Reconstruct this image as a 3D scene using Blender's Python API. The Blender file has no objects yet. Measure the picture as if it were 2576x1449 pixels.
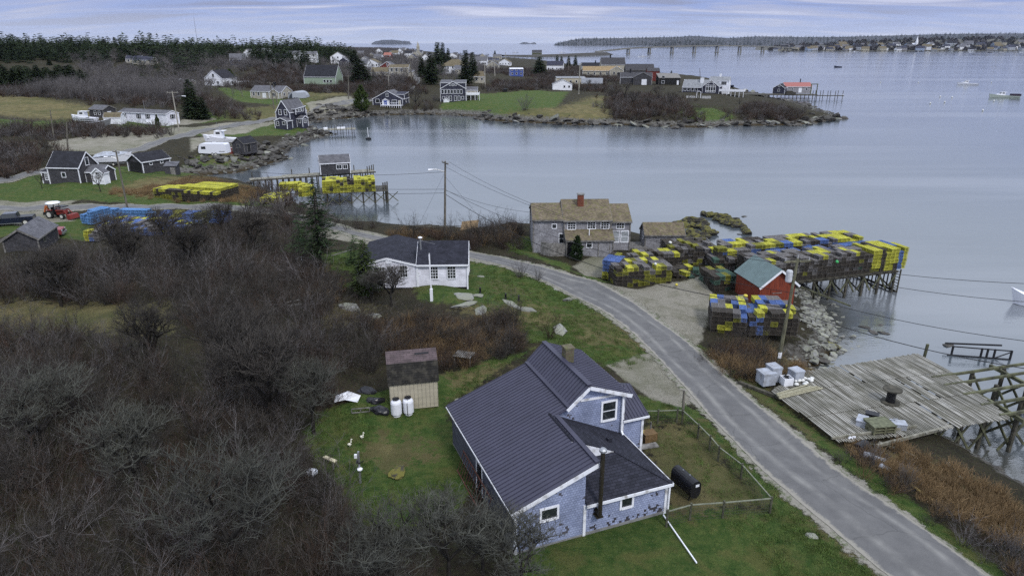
import bpy, bmesh, math, random
import numpy as np
from mathutils import Vector, Matrix, Euler
R = math.radians
random.seed(11); rng = np.random.default_rng(11)
scene = bpy.context.scene
C = scene.collection
# ---------------------------------------------------------------- camera
CAMZ = 28.0; F = 1717.4; CX, CY = 1288.0, 724.5; TH = math.atan((724.5-109)/F)
cam = bpy.data.objects.new('camera', bpy.data.cameras.new('camera')); C.objects.link(cam)
cam.location = (0, 0, CAMZ); cam.rotation_euler = (R(90)-TH, 0, 0)
cam.data.sensor_width = 36; cam.data.lens = 36*F/2576; cam.data.clip_start = 0.5; cam.data.clip_end = 60000
scene.camera = cam
# ---------------------------------------------------------------- light
SUN_EL, SUN_AZ = R(48), R(150)      # azimuth measured clockwise from +Y
scene.view_settings.view_transform = 'Standard'; scene.view_settings.look = 'None'
scene.view_settings.gamma = 1; scene.view_settings.exposure = 0.50
w = bpy.data.worlds.new('World'); scene.world = w; w.use_nodes = True
nt = w.node_tree; nt.nodes.clear()
def N(nt, t, **k):
    n = nt.nodes.new(t)
    for a, b in k.items():
        if a.startswith('i_'):
            key = a[2:]; key = int(key) if key.isdigit() else key.replace('_', ' ')
            n.inputs[key].default_value = b
        else: setattr(n, a, b)
    return n
L = lambda nt, a, b: nt.links.new(a, b)
sky = N(nt, 'ShaderNodeTexSky', sky_type='NISHITA', sun_disc=False, sun_elevation=SUN_EL, sun_rotation=SUN_AZ)
tc = N(nt, 'ShaderNodeTexCoord'); sep = N(nt, 'ShaderNodeSeparateXYZ'); L(nt, tc.outputs['Generated'], sep.inputs[0])
zc = N(nt, 'ShaderNodeMath', operation='MAXIMUM'); L(nt, sep.outputs[2], zc.inputs[0]); zc.inputs[1].default_value = 0.0
za = N(nt, 'ShaderNodeMath', operation='ADD'); L(nt, zc.outputs[0], za.inputs[0]); za.inputs[1].default_value = 0.085
dv = N(nt, 'ShaderNodeVectorMath', operation='DIVIDE'); cb = N(nt, 'ShaderNodeCombineXYZ')
for i in range(3): L(nt, za.outputs[0], cb.inputs[i])
L(nt, tc.outputs['Generated'], dv.inputs[0]); L(nt, cb.outputs[0], dv.inputs[1])
mp = N(nt, 'ShaderNodeMapping'); mp.inputs['Scale'].default_value = (0.17, 0.42, 0.02); mp.inputs['Rotation'].default_value = (0, 0, R(8)); L(nt, dv.outputs[0], mp.inputs[0])
n1 = N(nt, 'ShaderNodeTexNoise'); n1.inputs['Scale'].default_value = 2.9; n1.inputs['Detail'].default_value = 7; n1.inputs['Roughness'].default_value = 0.55; n1.inputs['Distortion'].default_value = 0.6; L(nt, mp.outputs[0], n1.inputs[0])
cr = N(nt, 'ShaderNodeValToRGB'); L(nt, n1.outputs[0], cr.inputs[0])
cr.color_ramp.elements[0].position = .34; cr.color_ramp.elements[0].color = (.20, .225, .36, 1)
cr.color_ramp.elements[1].position = .70; cr.color_ramp.elements[1].color = (.50, .52, .66, 1)
e = cr.color_ramp.elements.new(.47); e.color = (.215, .28, .52, 1)
e = cr.color_ramp.elements.new(.56); e.color = (.30, .33, .49, 1)
# paler towards the horizon, brighter overcast overhead
hr = N(nt, 'ShaderNodeMapRange', clamp=True); L(nt, sep.outputs[2], hr.inputs[0]); hr.inputs[1].default_value = 0.0; hr.inputs[2].default_value = 0.045; hr.inputs[3].default_value = 0.75; hr.inputs[4].default_value = 0.0
mh = N(nt, 'ShaderNodeMix', data_type='RGBA'); L(nt, hr.outputs[0], mh.inputs[0]); L(nt, cr.outputs[0], mh.inputs[6]); mh.inputs[7].default_value = (.44, .49, .62, 1)
zr = N(nt, 'ShaderNodeMapRange', clamp=True); L(nt, sep.outputs[2], zr.inputs[0]); zr.inputs[1].default_value = 0.08; zr.inputs[2].default_value = 0.75; zr.inputs[3].default_value = 1.0; zr.inputs[4].default_value = 1.75
nr_ = N(nt, 'ShaderNodeMapRange', clamp=True); L(nt, sep.outputs[2], nr_.inputs[0]); nr_.inputs[1].default_value = .06; nr_.inputs[2].default_value = .22
mn = N(nt, 'ShaderNodeMix', data_type='RGBA'); L(nt, nr_.outputs[0], mn.inputs[0]); L(nt, mh.outputs[2], mn.inputs[6]); mn.inputs[7].default_value = (.475, .525, .62, 1)
ms = N(nt, 'ShaderNodeVectorMath', operation='SCALE'); L(nt, mn.outputs[2], ms.inputs[0]); L(nt, zr.outputs[0], ms.inputs[3])
b1 = N(nt, 'ShaderNodeBackground'); b1.inputs[1].default_value = 0.10; L(nt, sky.outputs[0], b1.inputs[0])
b2 = N(nt, 'ShaderNodeBackground'); b2.inputs[1].default_value = 1.0; L(nt, ms.outputs[0], b2.inputs[0])
mx = N(nt, 'ShaderNodeMixShader'); mx.inputs[0].default_value = 0.93; L(nt, b1.outputs[0], mx.inputs[1]); L(nt, b2.outputs[0], mx.inputs[2])
wo = N(nt, 'ShaderNodeOutputWorld'); L(nt, mx.outputs[0], wo.inputs[0])
sl = bpy.data.lights.new('sun', 'SUN'); sl.energy = 1.5; sl.angle = R(11); sl.color = (1, .97, .92)
so = bpy.data.objects.new('sun', sl); C.objects.link(so)
sd_ = Vector((math.sin(SUN_AZ)*math.cos(SUN_EL), math.cos(SUN_AZ)*math.cos(SUN_EL), math.sin(SUN_EL)))
so.rotation_euler = sd_.to_track_quat('Z', 'Y').to_euler()
scene.cycles.max_bounces = 5; scene.cycles.volume_bounces = 0; scene.cycles.diffuse_bounces = 2; scene.cycles.glossy_bounces = 2
scene.cycles.transparent_max_bounces = 8; scene.cycles.caustics_reflective = False; scene.cycles.caustics_refractive = False
scene.cycles.use_denoising = False
# ---------------------------------------------------------------- pixel <-> place
def ray(px, py):
    x = (px-CX)/F; y = -(py-CY)/F
    return (x, math.cos(TH)+y*math.sin(TH), -math.sin(TH)+y*math.cos(TH))
def at(px, py, z=0.0):
    d = ray(px, py); t = (z-CAMZ)/d[2]
    return (d[0]*t, d[1]*t)
def proj(x, y, z):
    c, s = math.cos(TH), math.sin(TH)
    zz = z-CAMZ; dep = y*c-zz*s; up = y*s+zz*c
    return CX+F*x/dep, CY-F*up/dep
# ---------------------------------------------------------------- coast and relief
COAST = [(3300,1640),(2750,1330),(2576,1232),(2500,1180),(2430,1140),(2360,1105),(2280,1060),(2210,1010),(2120,965),(2050,945),(2030,925),(2070,915),(2098,880),(2100,845),
 (2075,800),(2060,770),(2040,745),(2015,720),(1990,690),(1950,665),(1880,655),(1800,648),(1740,640),(1690,628),(1640,612),(1590,600),(1500,590),(1400,586),(1330,585),(1280,578),
 (1200,594),(1100,592),(1020,590),(985,584),(930,580),(880,574),(850,560),(800,538),(740,512),(690,490),(630,468),(560,460),(490,452),(470,444),(520,440),(590,436),(640,424),(690,408),
 (716,398),(702,386),(735,368),(770,352),(830,340),(800,332),(770,322),(752,312),(776,304),(830,302),(880,298),(930,292),(990,290),(1060,289),(1130,290),(1200,294),(1215,302),(1290,308),(1400,312),(1460,316),(1540,314),
 (1600,318),(1700,320),(1760,322),(1805,318),(1850,316),(1900,317),(1960,316),(2010,314),(2060,309),(2095,302),(2118,298),(2085,291),(2050,280),(2020,266),(1975,256),(1930,248),(1905,240),(1880,232),(1850,222),(1800,205),
 (1770,202),(1700,196),(1620,186),(1560,180),(1480,170),(1400,160),(1330,153),(1290,152),(1235,147),(1160,141),(1100,136),(1030,131),(960,126),(900,121),(500,115.5),(-500,115),(-3500,116)]
CW = [at(*p) for p in COAST]
CW = np.array(CW + [(-2600, -300), (0, -300), (300, -300)])
def sdist(X, Y, poly):
    X = np.asarray(X, float); Y = np.asarray(Y, float)
    d = np.full(X.shape, 1e18); ins = np.zeros(X.shape, bool); n = len(poly)
    for i in range(n):
        ax, ay = poly[i]; bx, by = poly[(i+1) % n]
        ex, ey = bx-ax, by-ay; wx, wy = X-ax, Y-ay
        t = np.clip((wx*ex+wy*ey)/(ex*ex+ey*ey+1e-12), 0, 1)
        d = np.minimum(d, (wx-t*ex)**2+(wy-t*ey)**2)
        c = ((ay <= Y) & (by > Y)) | ((by <= Y) & (ay > Y))
        with np.errstate(divide='ignore', invalid='ignore'):
            xi = ax+(Y-ay)/(by-ay if by != ay else 1e-12)*ex
        ins ^= c & (X < xi)
    d = np.sqrt(d)
    return np.where(ins, d, -d)
CTL = [(200,1400,4.2),(600,1300,4),(900,1250,3.7),(1285,1388,3.5),(1670,1336,3.45),(1500,1440,3.5),(2000,1250,3.4),(2300,1440,3.2),(2450,1330,2.6),(2150,1150,3.0),
 (1100,1020,3.9),(300,900,4.6),(700,800,4.6),(100,650,4),(50,560,3.6),(330,530,3.2),(500,510,2.9),(600,560,3.2),(1100,750,4.2),(1250,760,4.0),(1176,650,3.3),(1500,700,3.0),(1700,790,3.0),(1800,720,2.8),
 (1350,640,3.2),(1500,900,3.8),(1640,950,3.5),(1880,880,2.8),(1960,960,2.9),(0,450,4),(180,460,3.8),(300,340,4),(450,330,4),(560,330,3.5),(720,320,3),(640,370,2.6),(100,330,5),(400,250,7),(545,217,8),
 (430,220,6.5),(680,250,5),(50,230,8),(200,190,12),(600,170,14),(700,165,14),(0,145,18.5),(400,145,18.5),(700,148,17),(850,134,13),(900,200,8),(975,194,9),(1000,195,8.5),(1060,170,8),(1130,187,8),(1015,150,8),(1180,165,7),
 (1200,142,4),(900,150,10),(1130,255,4),(1250,240,4),(1400,225,4.5),(1500,190,5),(1650,215,4),(1780,240,3.8),(1900,245,2),(970,264,3.5),(800,240,6),(1300,170,5),(1450,163,4),(2000,280,2.5),(1600,270,3.5)]
CT = np.array([(*at(a, b, z), z) for a, b, z in CTL] + [(-900, 1300, 16), (-1500, 700, 16), (-400, 1500, 13), (-600,200,12),(-1000,300,16)])
def lgc(X, Y):
    r = np.sqrt(X*X+Y*Y)+15
    return X/r*3.0, np.log(r)*1.0*1.6
CTx, CTy = lgc(CT[:, 0], CT[:, 1])
def HT(X, Y):
    X = np.atleast_1d(np.asarray(X, float)); Y = np.atleast_1d(np.asarray(Y, float))
    u, v = lgc(X, Y); num = np.zeros(X.shape); den = np.zeros(X.shape)
    for a, b, z in zip(CTx, CTy, CT[:, 2]):
        wt = 1/((u-a)**2+(v-b)**2+0.004)**1.6
        num += wt*z; den += wt
    base = num/den
    s = sdist(X, Y, CW)
    rr = np.sqrt(X*X+Y*Y); wsh = 2.2+rr*0.012
    und = .25*np.sin(X*.31+1)*np.sin(Y*.27)+.12*np.sin(X*.9+Y*.7)
    h = (base+und*np.clip(s/12, 0, 1))*(1-np.exp(-np.maximum(s, 0)/wsh))
    # flat benches under buildings and roads are cut later through FLAT
    h = np.where(s > 0, h+0.05, np.maximum(-3, s*0.22))
    for fx, fy, rad, fz in FLAT:
        d = np.hypot(X-fx, Y-fy); k = np.clip((rad*1.6-d)/(rad*.6), 0, 1); k = k*k*(3-2*k)
        h = h*(1-k)+fz*k
    return h
FLAT = [(1.5, 35, 9, 3.5)]
def hz(x, y): return float(HT(x, y)[0])
_T = np.exp(np.linspace(math.log(15), math.log(9000), 900))
def g(px, py):
    """ground point seen at a photograph pixel"""
    d = ray(px, py); n = math.hypot(d[0], d[1]); dx, dy, dz = d[0]/n, d[1]/n, d[2]/n
    z = CAMZ+_T*dz; h = HT(_T*dx, _T*dy); k = np.argmax(z < h)
    if k == 0: k = len(_T)-1
    a, b = _T[k-1], _T[k]
    for _ in range(2):
        t = np.linspace(a, b, 12); c = CAMZ+t*dz < HT(t*dx, t*dy); j = int(np.argmax(c)) if c.any() else 11
        a, b = t[max(j-1, 0)], t[j]
    t = (a+b)/2
    return Vector((t*dx, t*dy, float(HT(t*dx, t*dy)[0])))
# ---------------------------------------------------------------- materials
MATS = {}
def newmat(name):
    m = bpy.data.materials.new(name); m.use_nodes = True; t = m.node_tree; t.nodes.clear()
    o = t.nodes.new('ShaderNodeOutputMaterial'); p = t.nodes.new('ShaderNodeBsdfPrincipled'); t.links.new(p.outputs[0], o.inputs[0])
    MATS[name] = m
    return m, t, p
def mat(name, col, rough=.8, var=.25, scale=6.0, metal=0, spec=.3, col2=None, stretch=(1,1,1), bump=0, rnd=0, lo=.35, hi=.65):
    """plain surface with weathering noise: col -> col2 patches, fine grain"""
    if name in MATS: return MATS[name]
    m, t, p = newmat(name)
    tc = N(t, 'ShaderNodeTexCoord'); mp = N(t, 'ShaderNodeMapping'); mp.inputs['Scale'].default_value = stretch; L(t, tc.outputs['Object'], mp.inputs[0])
    n = N(t, 'ShaderNodeTexNoise'); n.inputs['Scale'].default_value = scale; n.inputs['Detail'].default_value = 6; L(t, mp.outputs[0], n.inputs[0])
    mr = N(t, 'ShaderNodeMapRange', clamp=True); L(t, n.outputs[0], mr.inputs[0]); mr.inputs[1].default_value = lo; mr.inputs[2].default_value = hi
    c2 = col2 or tuple(c*(1-var) for c in col)
    mi = N(t, 'ShaderNodeMix', data_type='RGBA'); L(t, mr.outputs[0], mi.inputs[0]); mi.inputs[6].default_value = (*col, 1); mi.inputs[7].default_value = (*c2, 1)
    out = mi.outputs[2]
    if rnd:
        oi = N(t, 'ShaderNodeObjectInfo'); hs = N(t, 'ShaderNodeHueSaturation'); m2 = N(t, 'ShaderNodeMapRange'); L(t, oi.outputs['Random'], m2.inputs[0]); m2.inputs[3].default_value = 1-rnd; m2.inputs[4].default_value = 1+rnd
        L(t, m2.outputs[0], hs.inputs['Value']); L(t, out, hs.inputs['Color']); out = hs.outputs[0]
    L(t, out, p.inputs['Base Color']); p.inputs['Roughness'].default_value = rough; p.inputs['Metallic'].default_value = metal; p.inputs['Specular IOR Level'].default_value = spec
    if bump:
        bm_ = N(t, 'ShaderNodeBump'); bm_.inputs['Strength'].default_value = bump; L(t, n.outputs[0], bm_.inputs['Height']); L(t, bm_.outputs[0], p.inputs['Normal'])
    return m
def shingle(name, c1, c2, mortar, bw=.14, rh=.12, vary=.6, dark=None, darkamt=.5, axis='wall', moss=None, low=0):
    """shingle courses from a brick texture; planar u along the wall, v = local Z (walls) or slope (roofs)"""
    if name in MATS: return MATS[name]
    m, t, p = newmat(name)
    uv = N(t, 'ShaderNodeUVMap'); br = N(t, 'ShaderNodeTexBrick'); L(t, uv.outputs[0], br.inputs[0])
    br.inputs['Scale'].default_value = 1; br.inputs['Brick Width'].default_value = bw; br.inputs['Row Height'].default_value = rh
    br.inputs['Mortar Size'].default_value = rh*.07; br.inputs['Mortar Smooth'].default_value = .3; br.inputs['Bias'].default_value = vary-.5
    br.inputs['Color1'].default_value = (*c1, 1); br.inputs['Color2'].default_value = (*c2, 1); br.inputs['Mortar'].default_value = (*mortar, 1)
    n = N(t, 'ShaderNodeTexNoise'); n.inputs['Scale'].default_value = .9; n.inputs['Detail'].default_value = 8; L(t, uv.outputs[0], n.inputs[0])
    hs = N(t, 'ShaderNodeHueSaturation'); mr = N(t, 'ShaderNodeMapRange'); L(t, n.outputs[0], mr.inputs[0]); mr.inputs[1].default_value = .3; mr.inputs[2].default_value = .7; mr.inputs[3].default_value = .72; mr.inputs[4].default_value = 1.2
    L(t, mr.outputs[0], hs.inputs['Value']); L(t, br.outputs['Color'], hs.inputs['Color']); out = hs.outputs[0]
    if dark:      # single weathered shingles, cell by cell
        def mm(op, a, b):
            q = N(t, 'ShaderNodeMath', operation=op)
            for i_, v_ in enumerate((a, b)):
                if isinstance(v_, (int, float)): q.inputs[i_].default_value = v_
                else: L(t, v_, q.inputs[i_])
            return q.outputs[0]
        su = N(t, 'ShaderNodeSeparateXYZ'); L(t, uv.outputs[0], su.inputs[0]); row = mm('FLOOR', mm('DIVIDE', su.outputs[1], rh), 0); colm = mm('FLOOR', mm('ADD', mm('DIVIDE', su.outputs[0], bw), mm('MULTIPLY', mm('FLOORED_MODULO', row, 2), .5)), 0)
        cbx = N(t, 'ShaderNodeCombineXYZ'); L(t, colm, cbx.inputs[0]); L(t, row, cbx.inputs[1]); wn = N(t, 'ShaderNodeTexWhiteNoise', noise_dimensions='2D'); L(t, cbx.outputs[0], wn.inputs['Vector'])
        n2 = N(t, 'ShaderNodeTexNoise'); n2.inputs['Scale'].default_value = .8; n2.inputs['Detail'].default_value = 7; L(t, uv.outputs[0], n2.inputs[0])
        ad = N(t, 'ShaderNodeMath', operation='MULTIPLY'); L(t, wn.outputs[0], ad.inputs[0]); m3 = N(t, 'ShaderNodeMapRange', clamp=True); L(t, n2.outputs[0], m3.inputs[0]); m3.inputs[1].default_value = .30; m3.inputs[2].default_value = .78; lowb = N(t, 'ShaderNodeMapRange', clamp=True); L(t, su.outputs[1], lowb.inputs[0]); lowb.inputs[1].default_value = .15; lowb.inputs[2].default_value = .75; lowb.inputs[3].default_value = low; lowb.inputs[4].default_value = 0; L(t, mm('ADD', m3.outputs[0], lowb.outputs[0]), ad.inputs[1])
        gt = N(t, 'ShaderNodeMath', operation='GREATER_THAN'); L(t, ad.outputs[0], gt.inputs[0]); gt.inputs[1].default_value = darkamt
        mi = N(t, 'ShaderNodeMix', data_type='RGBA'); L(t, gt.outputs[0], mi.inputs[0]); L(t, out, mi.inputs[6]); mi.inputs[7].default_value = (*dark, 1); out = mi.outputs[2]
    if moss:
        n3 = N(t, 'ShaderNodeTexNoise'); n3.inputs['Scale'].default_value = 2.2; n3.inputs['Detail'].default_value = 8; L(t, uv.outputs[0], n3.inputs[0])
        m4 = N(t, 'ShaderNodeMapRange', clamp=True); L(t, n3.outputs[0], m4.inputs[0]); m4.inputs[1].default_value = .48; m4.inputs[2].default_value = .68; m4.inputs[4].default_value = .8
        mi = N(t, 'ShaderNodeMix', data_type='RGBA'); L(t, m4.outputs[0], mi.inputs[0]); L(t, out, mi.inputs[6]); mi.inputs[7].default_value = (*moss, 1); out = mi.outputs[2]
    L(t, out, p.inputs['Base Color']); p.inputs['Roughness'].default_value = .9; p.inputs['Specular IOR Level'].default_value = .2
    bu = N(t, 'ShaderNodeBump'); bu.inputs['Strength'].default_value = .5; bu.inputs['Distance'].default_value = .02; L(t, br.outputs['Fac'], bu.inputs['Height']); bu.invert = True; L(t, bu.outputs[0], p.inputs['Normal'])
    return m
# ---------------------------------------------------------------- mesh builder
class MB:
    def __init__(s): s.v = []; s.f = []; s.m = []; s.k = 0
    def mat(s, k): s.k = k; return s
    def add(s, vs, fs):
        b = len(s.v); s.v += [tuple(v) for v in vs]
        for f in fs: s.f.append([b+i for i in f]); s.m.append(s.k)
        return s
    def box(s, x0, x1, y0, y1, z0, z1):
        vs = [(x, y, z) for z in (z0, z1) for y in (y0, y1) for x in (x0, x1)]
        return s.add(vs, [(0,2,3,1),(4,5,7,6),(0,1,5,4),(2,6,7,3),(0,4,6,2),(1,3,7,5)])
    def bar(s, a, b, wd, ht=None, up=(0,0,1), w2=None):
        """rectangular bar from a to b"""
        ht = ht or wd; w2 = w2 if w2 is not None else 1
        a, b = Vector(a), Vector(b); d = (b-a)
        if d.length < 1e-6: return s
        d.normalize(); u = Vector(up)
        if abs(d.dot(u)) > .98: u = Vector((0,1,0))
        r = d.cross(u).normalized(); u = r.cross(d)
        vs = []
        for p, q in ((a, 1), (b, w2)):
            for i, j in ((-1,-1),(1,-1),(1,1),(-1,1)): vs.append(p+r*i*wd/2*q+u*j*ht/2*q)
        return s.add(vs, [(0,1,2,3),(7,6,5,4),(0,4,5,1),(1,5,6,2),(2,6,7,3),(3,7,4,0)])
    def tube(s, pts, rad, n=6, cap=True):
        if not hasattr(rad, '__len__'): rad = [rad]*len(pts)
        P = [Vector(p) for p in pts]; rings = []
        for i, p in enumerate(P):
            d = (P[min(i+1, len(P)-1)]-P[max(i-1, 0)])
            if d.length < 1e-9: d = Vector((0,0,1))
            d.normalize(); u = Vector((0,0,1)) if abs(d.z) < .9 else Vector((1,0,0)); r = d.cross(u).normalized(); u = r.cross(d)
            rings.append([p+(r*math.cos(2*math.pi*k/n)+u*math.sin(2*math.pi*k/n))*rad[i] for k in range(n)])
        b = len(s.v)
        for rg in rings: s.v += [tuple(q) for q in rg]
        for i in range(len(P)-1):
            for k in range(n):
                s.f.append([b+i*n+k, b+i*n+(k+1) % n, b+(i+1)*n+(k+1) % n, b+(i+1)*n+k]); s.m.append(s.k)
        if cap:
            s.f.append([b+k for k in range(n)][::-1]); s.m.append(s.k); s.f.append([b+(len(P)-1)*n+k for k in range(n)]); s.m.append(s.k)
        return s
    def lathe(s, prof, n=12, c=(0,0,0)):
        return s.tube([(c[0], c[1], c[2]+z) for r, z in prof], [r for r, z in prof], n) if False else s._lathe(prof, n, c)
    def _lathe(s, prof, n, c):
        b = len(s.v)
        for r, z in prof:
            for k in range(n):
                a = 2*math.pi*k/n; s.v.append((c[0]+r*math.cos(a), c[1]+r*math.sin(a), c[2]+z))
        for i in range(len(prof)-1):
            for k in range(n): s.f.append([b+i*n+k, b+i*n+(k+1) % n, b+(i+1)*n+(k+1) % n, b+(i+1)*n+k]); s.m.append(s.k)
        s.f.append([b+k for k in range(n)][::-1]); s.m.append(s.k); s.f.append([b+(len(prof)-1)*n+k for k in range(n)]); s.m.append(s.k)
        return s
    def slab(s, pts, th, dz=True):
        """polygon (list of 3D points) thickened downwards by th along its normal"""
        P = [Vector(p) for p in pts]; nrm = Vector((0,0,0))
        for i in range(len(P)): nrm += P[i].cross(P[(i+1) % len(P)])
        nrm.normalize()
        if nrm.z < 0: P = P[::-1]; nrm = -nrm
        Q = [p-nrm*th for p in P]; n = len(P)
        return s.add(P+Q, [list(range(n)), list(range(n, 2*n))[::-1]]+[(i, n+i, n+(i+1) % n, (i+1) % n) for i in range(n)])
    def extr(s, poly, axis, a, b):
        """extrude a 2D polygon along an axis: axis 'y' -> poly is (x,z); 'x' -> (y,z); 'z' -> (x,y)"""
        def mk(p, t): return {'y': (p[0], t, p[1]), 'x': (t, p[0], p[1]), 'z': (p[0], p[1], t)}[axis]
        n = len(poly); vs = [mk(p, a) for p in poly]+[mk(p, b) for p in poly]
        return s.add(vs, [list(range(n)), list(range(n, 2*n))[::-1]]+[(i, (i+1) % n, n+(i+1) % n, n+i) for i in range(n)])
    def mesh(s, name, mats, smooth=False):
        me = bpy.data.meshes.new(name); me.from_pydata(s.v, [], s.f)
        for m in (mats if isinstance(mats, (list, tuple)) else [mats]): me.materials.append(m)
        me.polygons.foreach_set('material_index', s.m)
        if smooth: me.polygons.foreach_set('use_smooth', [True]*len(s.f))
        bm = bmesh.new(); bm.from_mesh(me); bmesh.ops.recalc_face_normals(bm, faces=bm.faces); bm.to_mesh(me); bm.free()
        uvbox(me); me.update(); return me
def uvbox(me):
    """planar uv in metres: u along the horizontal run of each face, v up the face"""
    uv = me.uv_layers.new(name='UVMap'); co = np.empty(len(me.vertices)*3); me.vertices.foreach_get('co', co); co = co.reshape(-1, 3)
    nl = len(me.loops); vi = np.empty(nl, int); me.loops.foreach_get('vertex_index', vi)
    nr = np.empty(len(me.polygons)*3); me.polygons.foreach_get('normal', nr); nr = nr.reshape(-1, 3)
    lt = np.empty(len(me.polygons), int); me.polygons.foreach_get('loop_total', lt); nr = np.repeat(nr, lt, 0)
    h = np.stack([-nr[:, 1], nr[:, 0], np.zeros(nl)], 1); ln = np.linalg.norm(h, axis=1); flat = ln < .05
    h[flat] = (1, 0, 0); ln[flat] = 1; h /= ln[:, None]; v = np.cross(nr, h); v[flat] = (0, 1, 0)
    p = co[vi]; out = np.stack([(p*h).sum(1), (p*v).sum(1)], 1)
    uv.data.foreach_set('uv', out.ravel())
def link(o, parent=None):
    C.objects.link(o)
    if parent is not None: o.parent = parent
    return o
def part(name, mb, mats, parent=None, smooth=False, label=None):
    o = link(bpy.data.objects.new(name, mb.mesh(name, mats, smooth)), parent)
    if label: o['label'] = label
    return o
def tag(o, label, cat, group=None, kind=None):
    if label: o['label'] = label
    if cat: o['category'] = cat
    if group: o['group'] = group
    if kind: o['kind'] = kind
    return o
def thing(name, label, cat, loc=(0,0,0), rz=0, group=None):
    o = bpy.data.objects.new(name, None); o.empty_display_size = .3; C.objects.link(o); o.location = loc; o.rotation_euler = (0, 0, rz)
    return tag(o, label, cat, group)
def copy_tree(o, loc=None, rz=None, label=None, sc=None, parent=None, group=None):
    c = o.copy(); C.objects.link(c); c.parent = parent
    if loc is not None: c.location = loc
    if rz is not None: c.rotation_euler = (0, 0, rz)
    if sc is not None: c.scale = (sc,)*3 if not hasattr(sc, '__len__') else sc
    if label: c['label'] = label
    if group: c['group'] = group
    for ch in list(o.children):
        if ch.name in C.objects: copy_tree(ch, parent=c)
    return c
def single(name, mb, mats, label, cat, loc=(0,0,0), rz=0, group=None, kind=None, smooth=False):
    o = part(name, mb, mats, None, smooth); o.location = loc; o.rotation_euler = (0, 0, rz)
    return tag(o, label, cat, group, kind)
# ---------------------------------------------------------------- ground sheet
def W(poly): return np.array([at(x, y, 3.2 if y > 300 else 4.5) for x, y in poly])
LAWN = [[(800,1060),(960,1010),(1130,955),(1340,900),(1230,965),(1120,1030),(1150,1110),(1190,1250),(1100,1340),(900,1330),(870,1240),(800,1200),(770,1120)],
 [(1290,1440),(1290,1395),(1469,1335),(1670,1280),(1940,1290),(2050,1345),(2190,1440),(2280,1560),(2190,1700),(1200,1700),(1300,1500)],
 [(1600,1010),(1700,1020),(1760,1050),(1900,1190),(2060,1320),(2200,1435),(2250,1500),(2100,1420),(1940,1300),(1900,1240),(1740,1080),(1610,1050)],
 [(1180,652),(1320,698),(1450,740),(1530,800),(1640,900),(1530,935),(1390,890),(1330,880),(1300,800),(1200,800),(1060,785),(1040,745),(1180,700)],
 [(800,650),(905,645),(905,705),(820,705)],[(1265,605),(1340,592),(1360,650),(1430,662),(1440,690),(1300,640)],[(1440,682),(1500,690),(1540,705),(1500,712)],
 [(-100,470),(90,440),(270,430),(400,425),(480,395),(560,372),(620,375),(700,350),(800,320),(800,335),(740,365),(690,395),(600,405),(480,440),(400,460),(380,470),(560,505),(640,498),(730,505),(640,520),(300,512),(0,516),(-100,520)],
 [(-100,560),(0,545),(150,548),(240,560),(215,615),(100,600),(0,610),(-100,620)],
 [(460,300),(500,290),(600,280),(700,272),(690,292),(560,310),(470,320)],[(480,345),(560,322),(680,300),(800,318),(690,335),(560,350)],[(290,318),(440,314),(430,330),(300,332)],
 [(1095,266),(1130,245),(1210,235),(1320,228),(1430,232),(1400,270),(1300,276),(1110,274)],[(880,270),(1000,266),(1060,278),(960,288)],
 [(1690,262),(1800,266),(1850,280),(1800,292),(1730,288)],[(540,238),(650,245),(760,262),(700,270),(600,262)],[(700,258),(790,255),(800,268),(720,274)],
 [(1745,860),(1850,940),(1960,1030),(2080,1130),(2200,1230),(2450,1449),(2600,1560),(2640,1540),(2510,1400),(2250,1220),(2100,1100),(1930,975),(1860,915),(1800,870)],
 [(0,318),(80,322),(200,318),(210,330),(100,345),(0,345)]]
GRAV = [[(1525,932),(1590,905),(1640,888),(1700,945),(1750,1015),(1710,1040),(1640,1020),(1560,960)],[(1440,665),(1500,640),(1560,655),(1520,690),(1470,690)],
 [(1500,705),(1600,725),(1690,705),(1780,690),(1800,740),(1780,800),(1765,850),(1740,872),(1640,800)],
 [(120,372),(300,338),(560,322),(470,345),(350,385),(250,398),(150,395)],[(480,330),(520,350),(620,335),(700,305),(650,300),(560,315)],
 [(180,520),(-100,540),(-100,515),(200,512)],[(460,300),(560,305),(470,322),(430,326)],[(780,560),(900,585),(1000,600),(930,620),(800,610)],[(480,388),(480,350),(620,348),(620,360),(500,372)],[(770,265),(880,248),(900,256),(800,282)],
 [(0,524),(160,528),(190,560),(60,580),(0,560)]]
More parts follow.
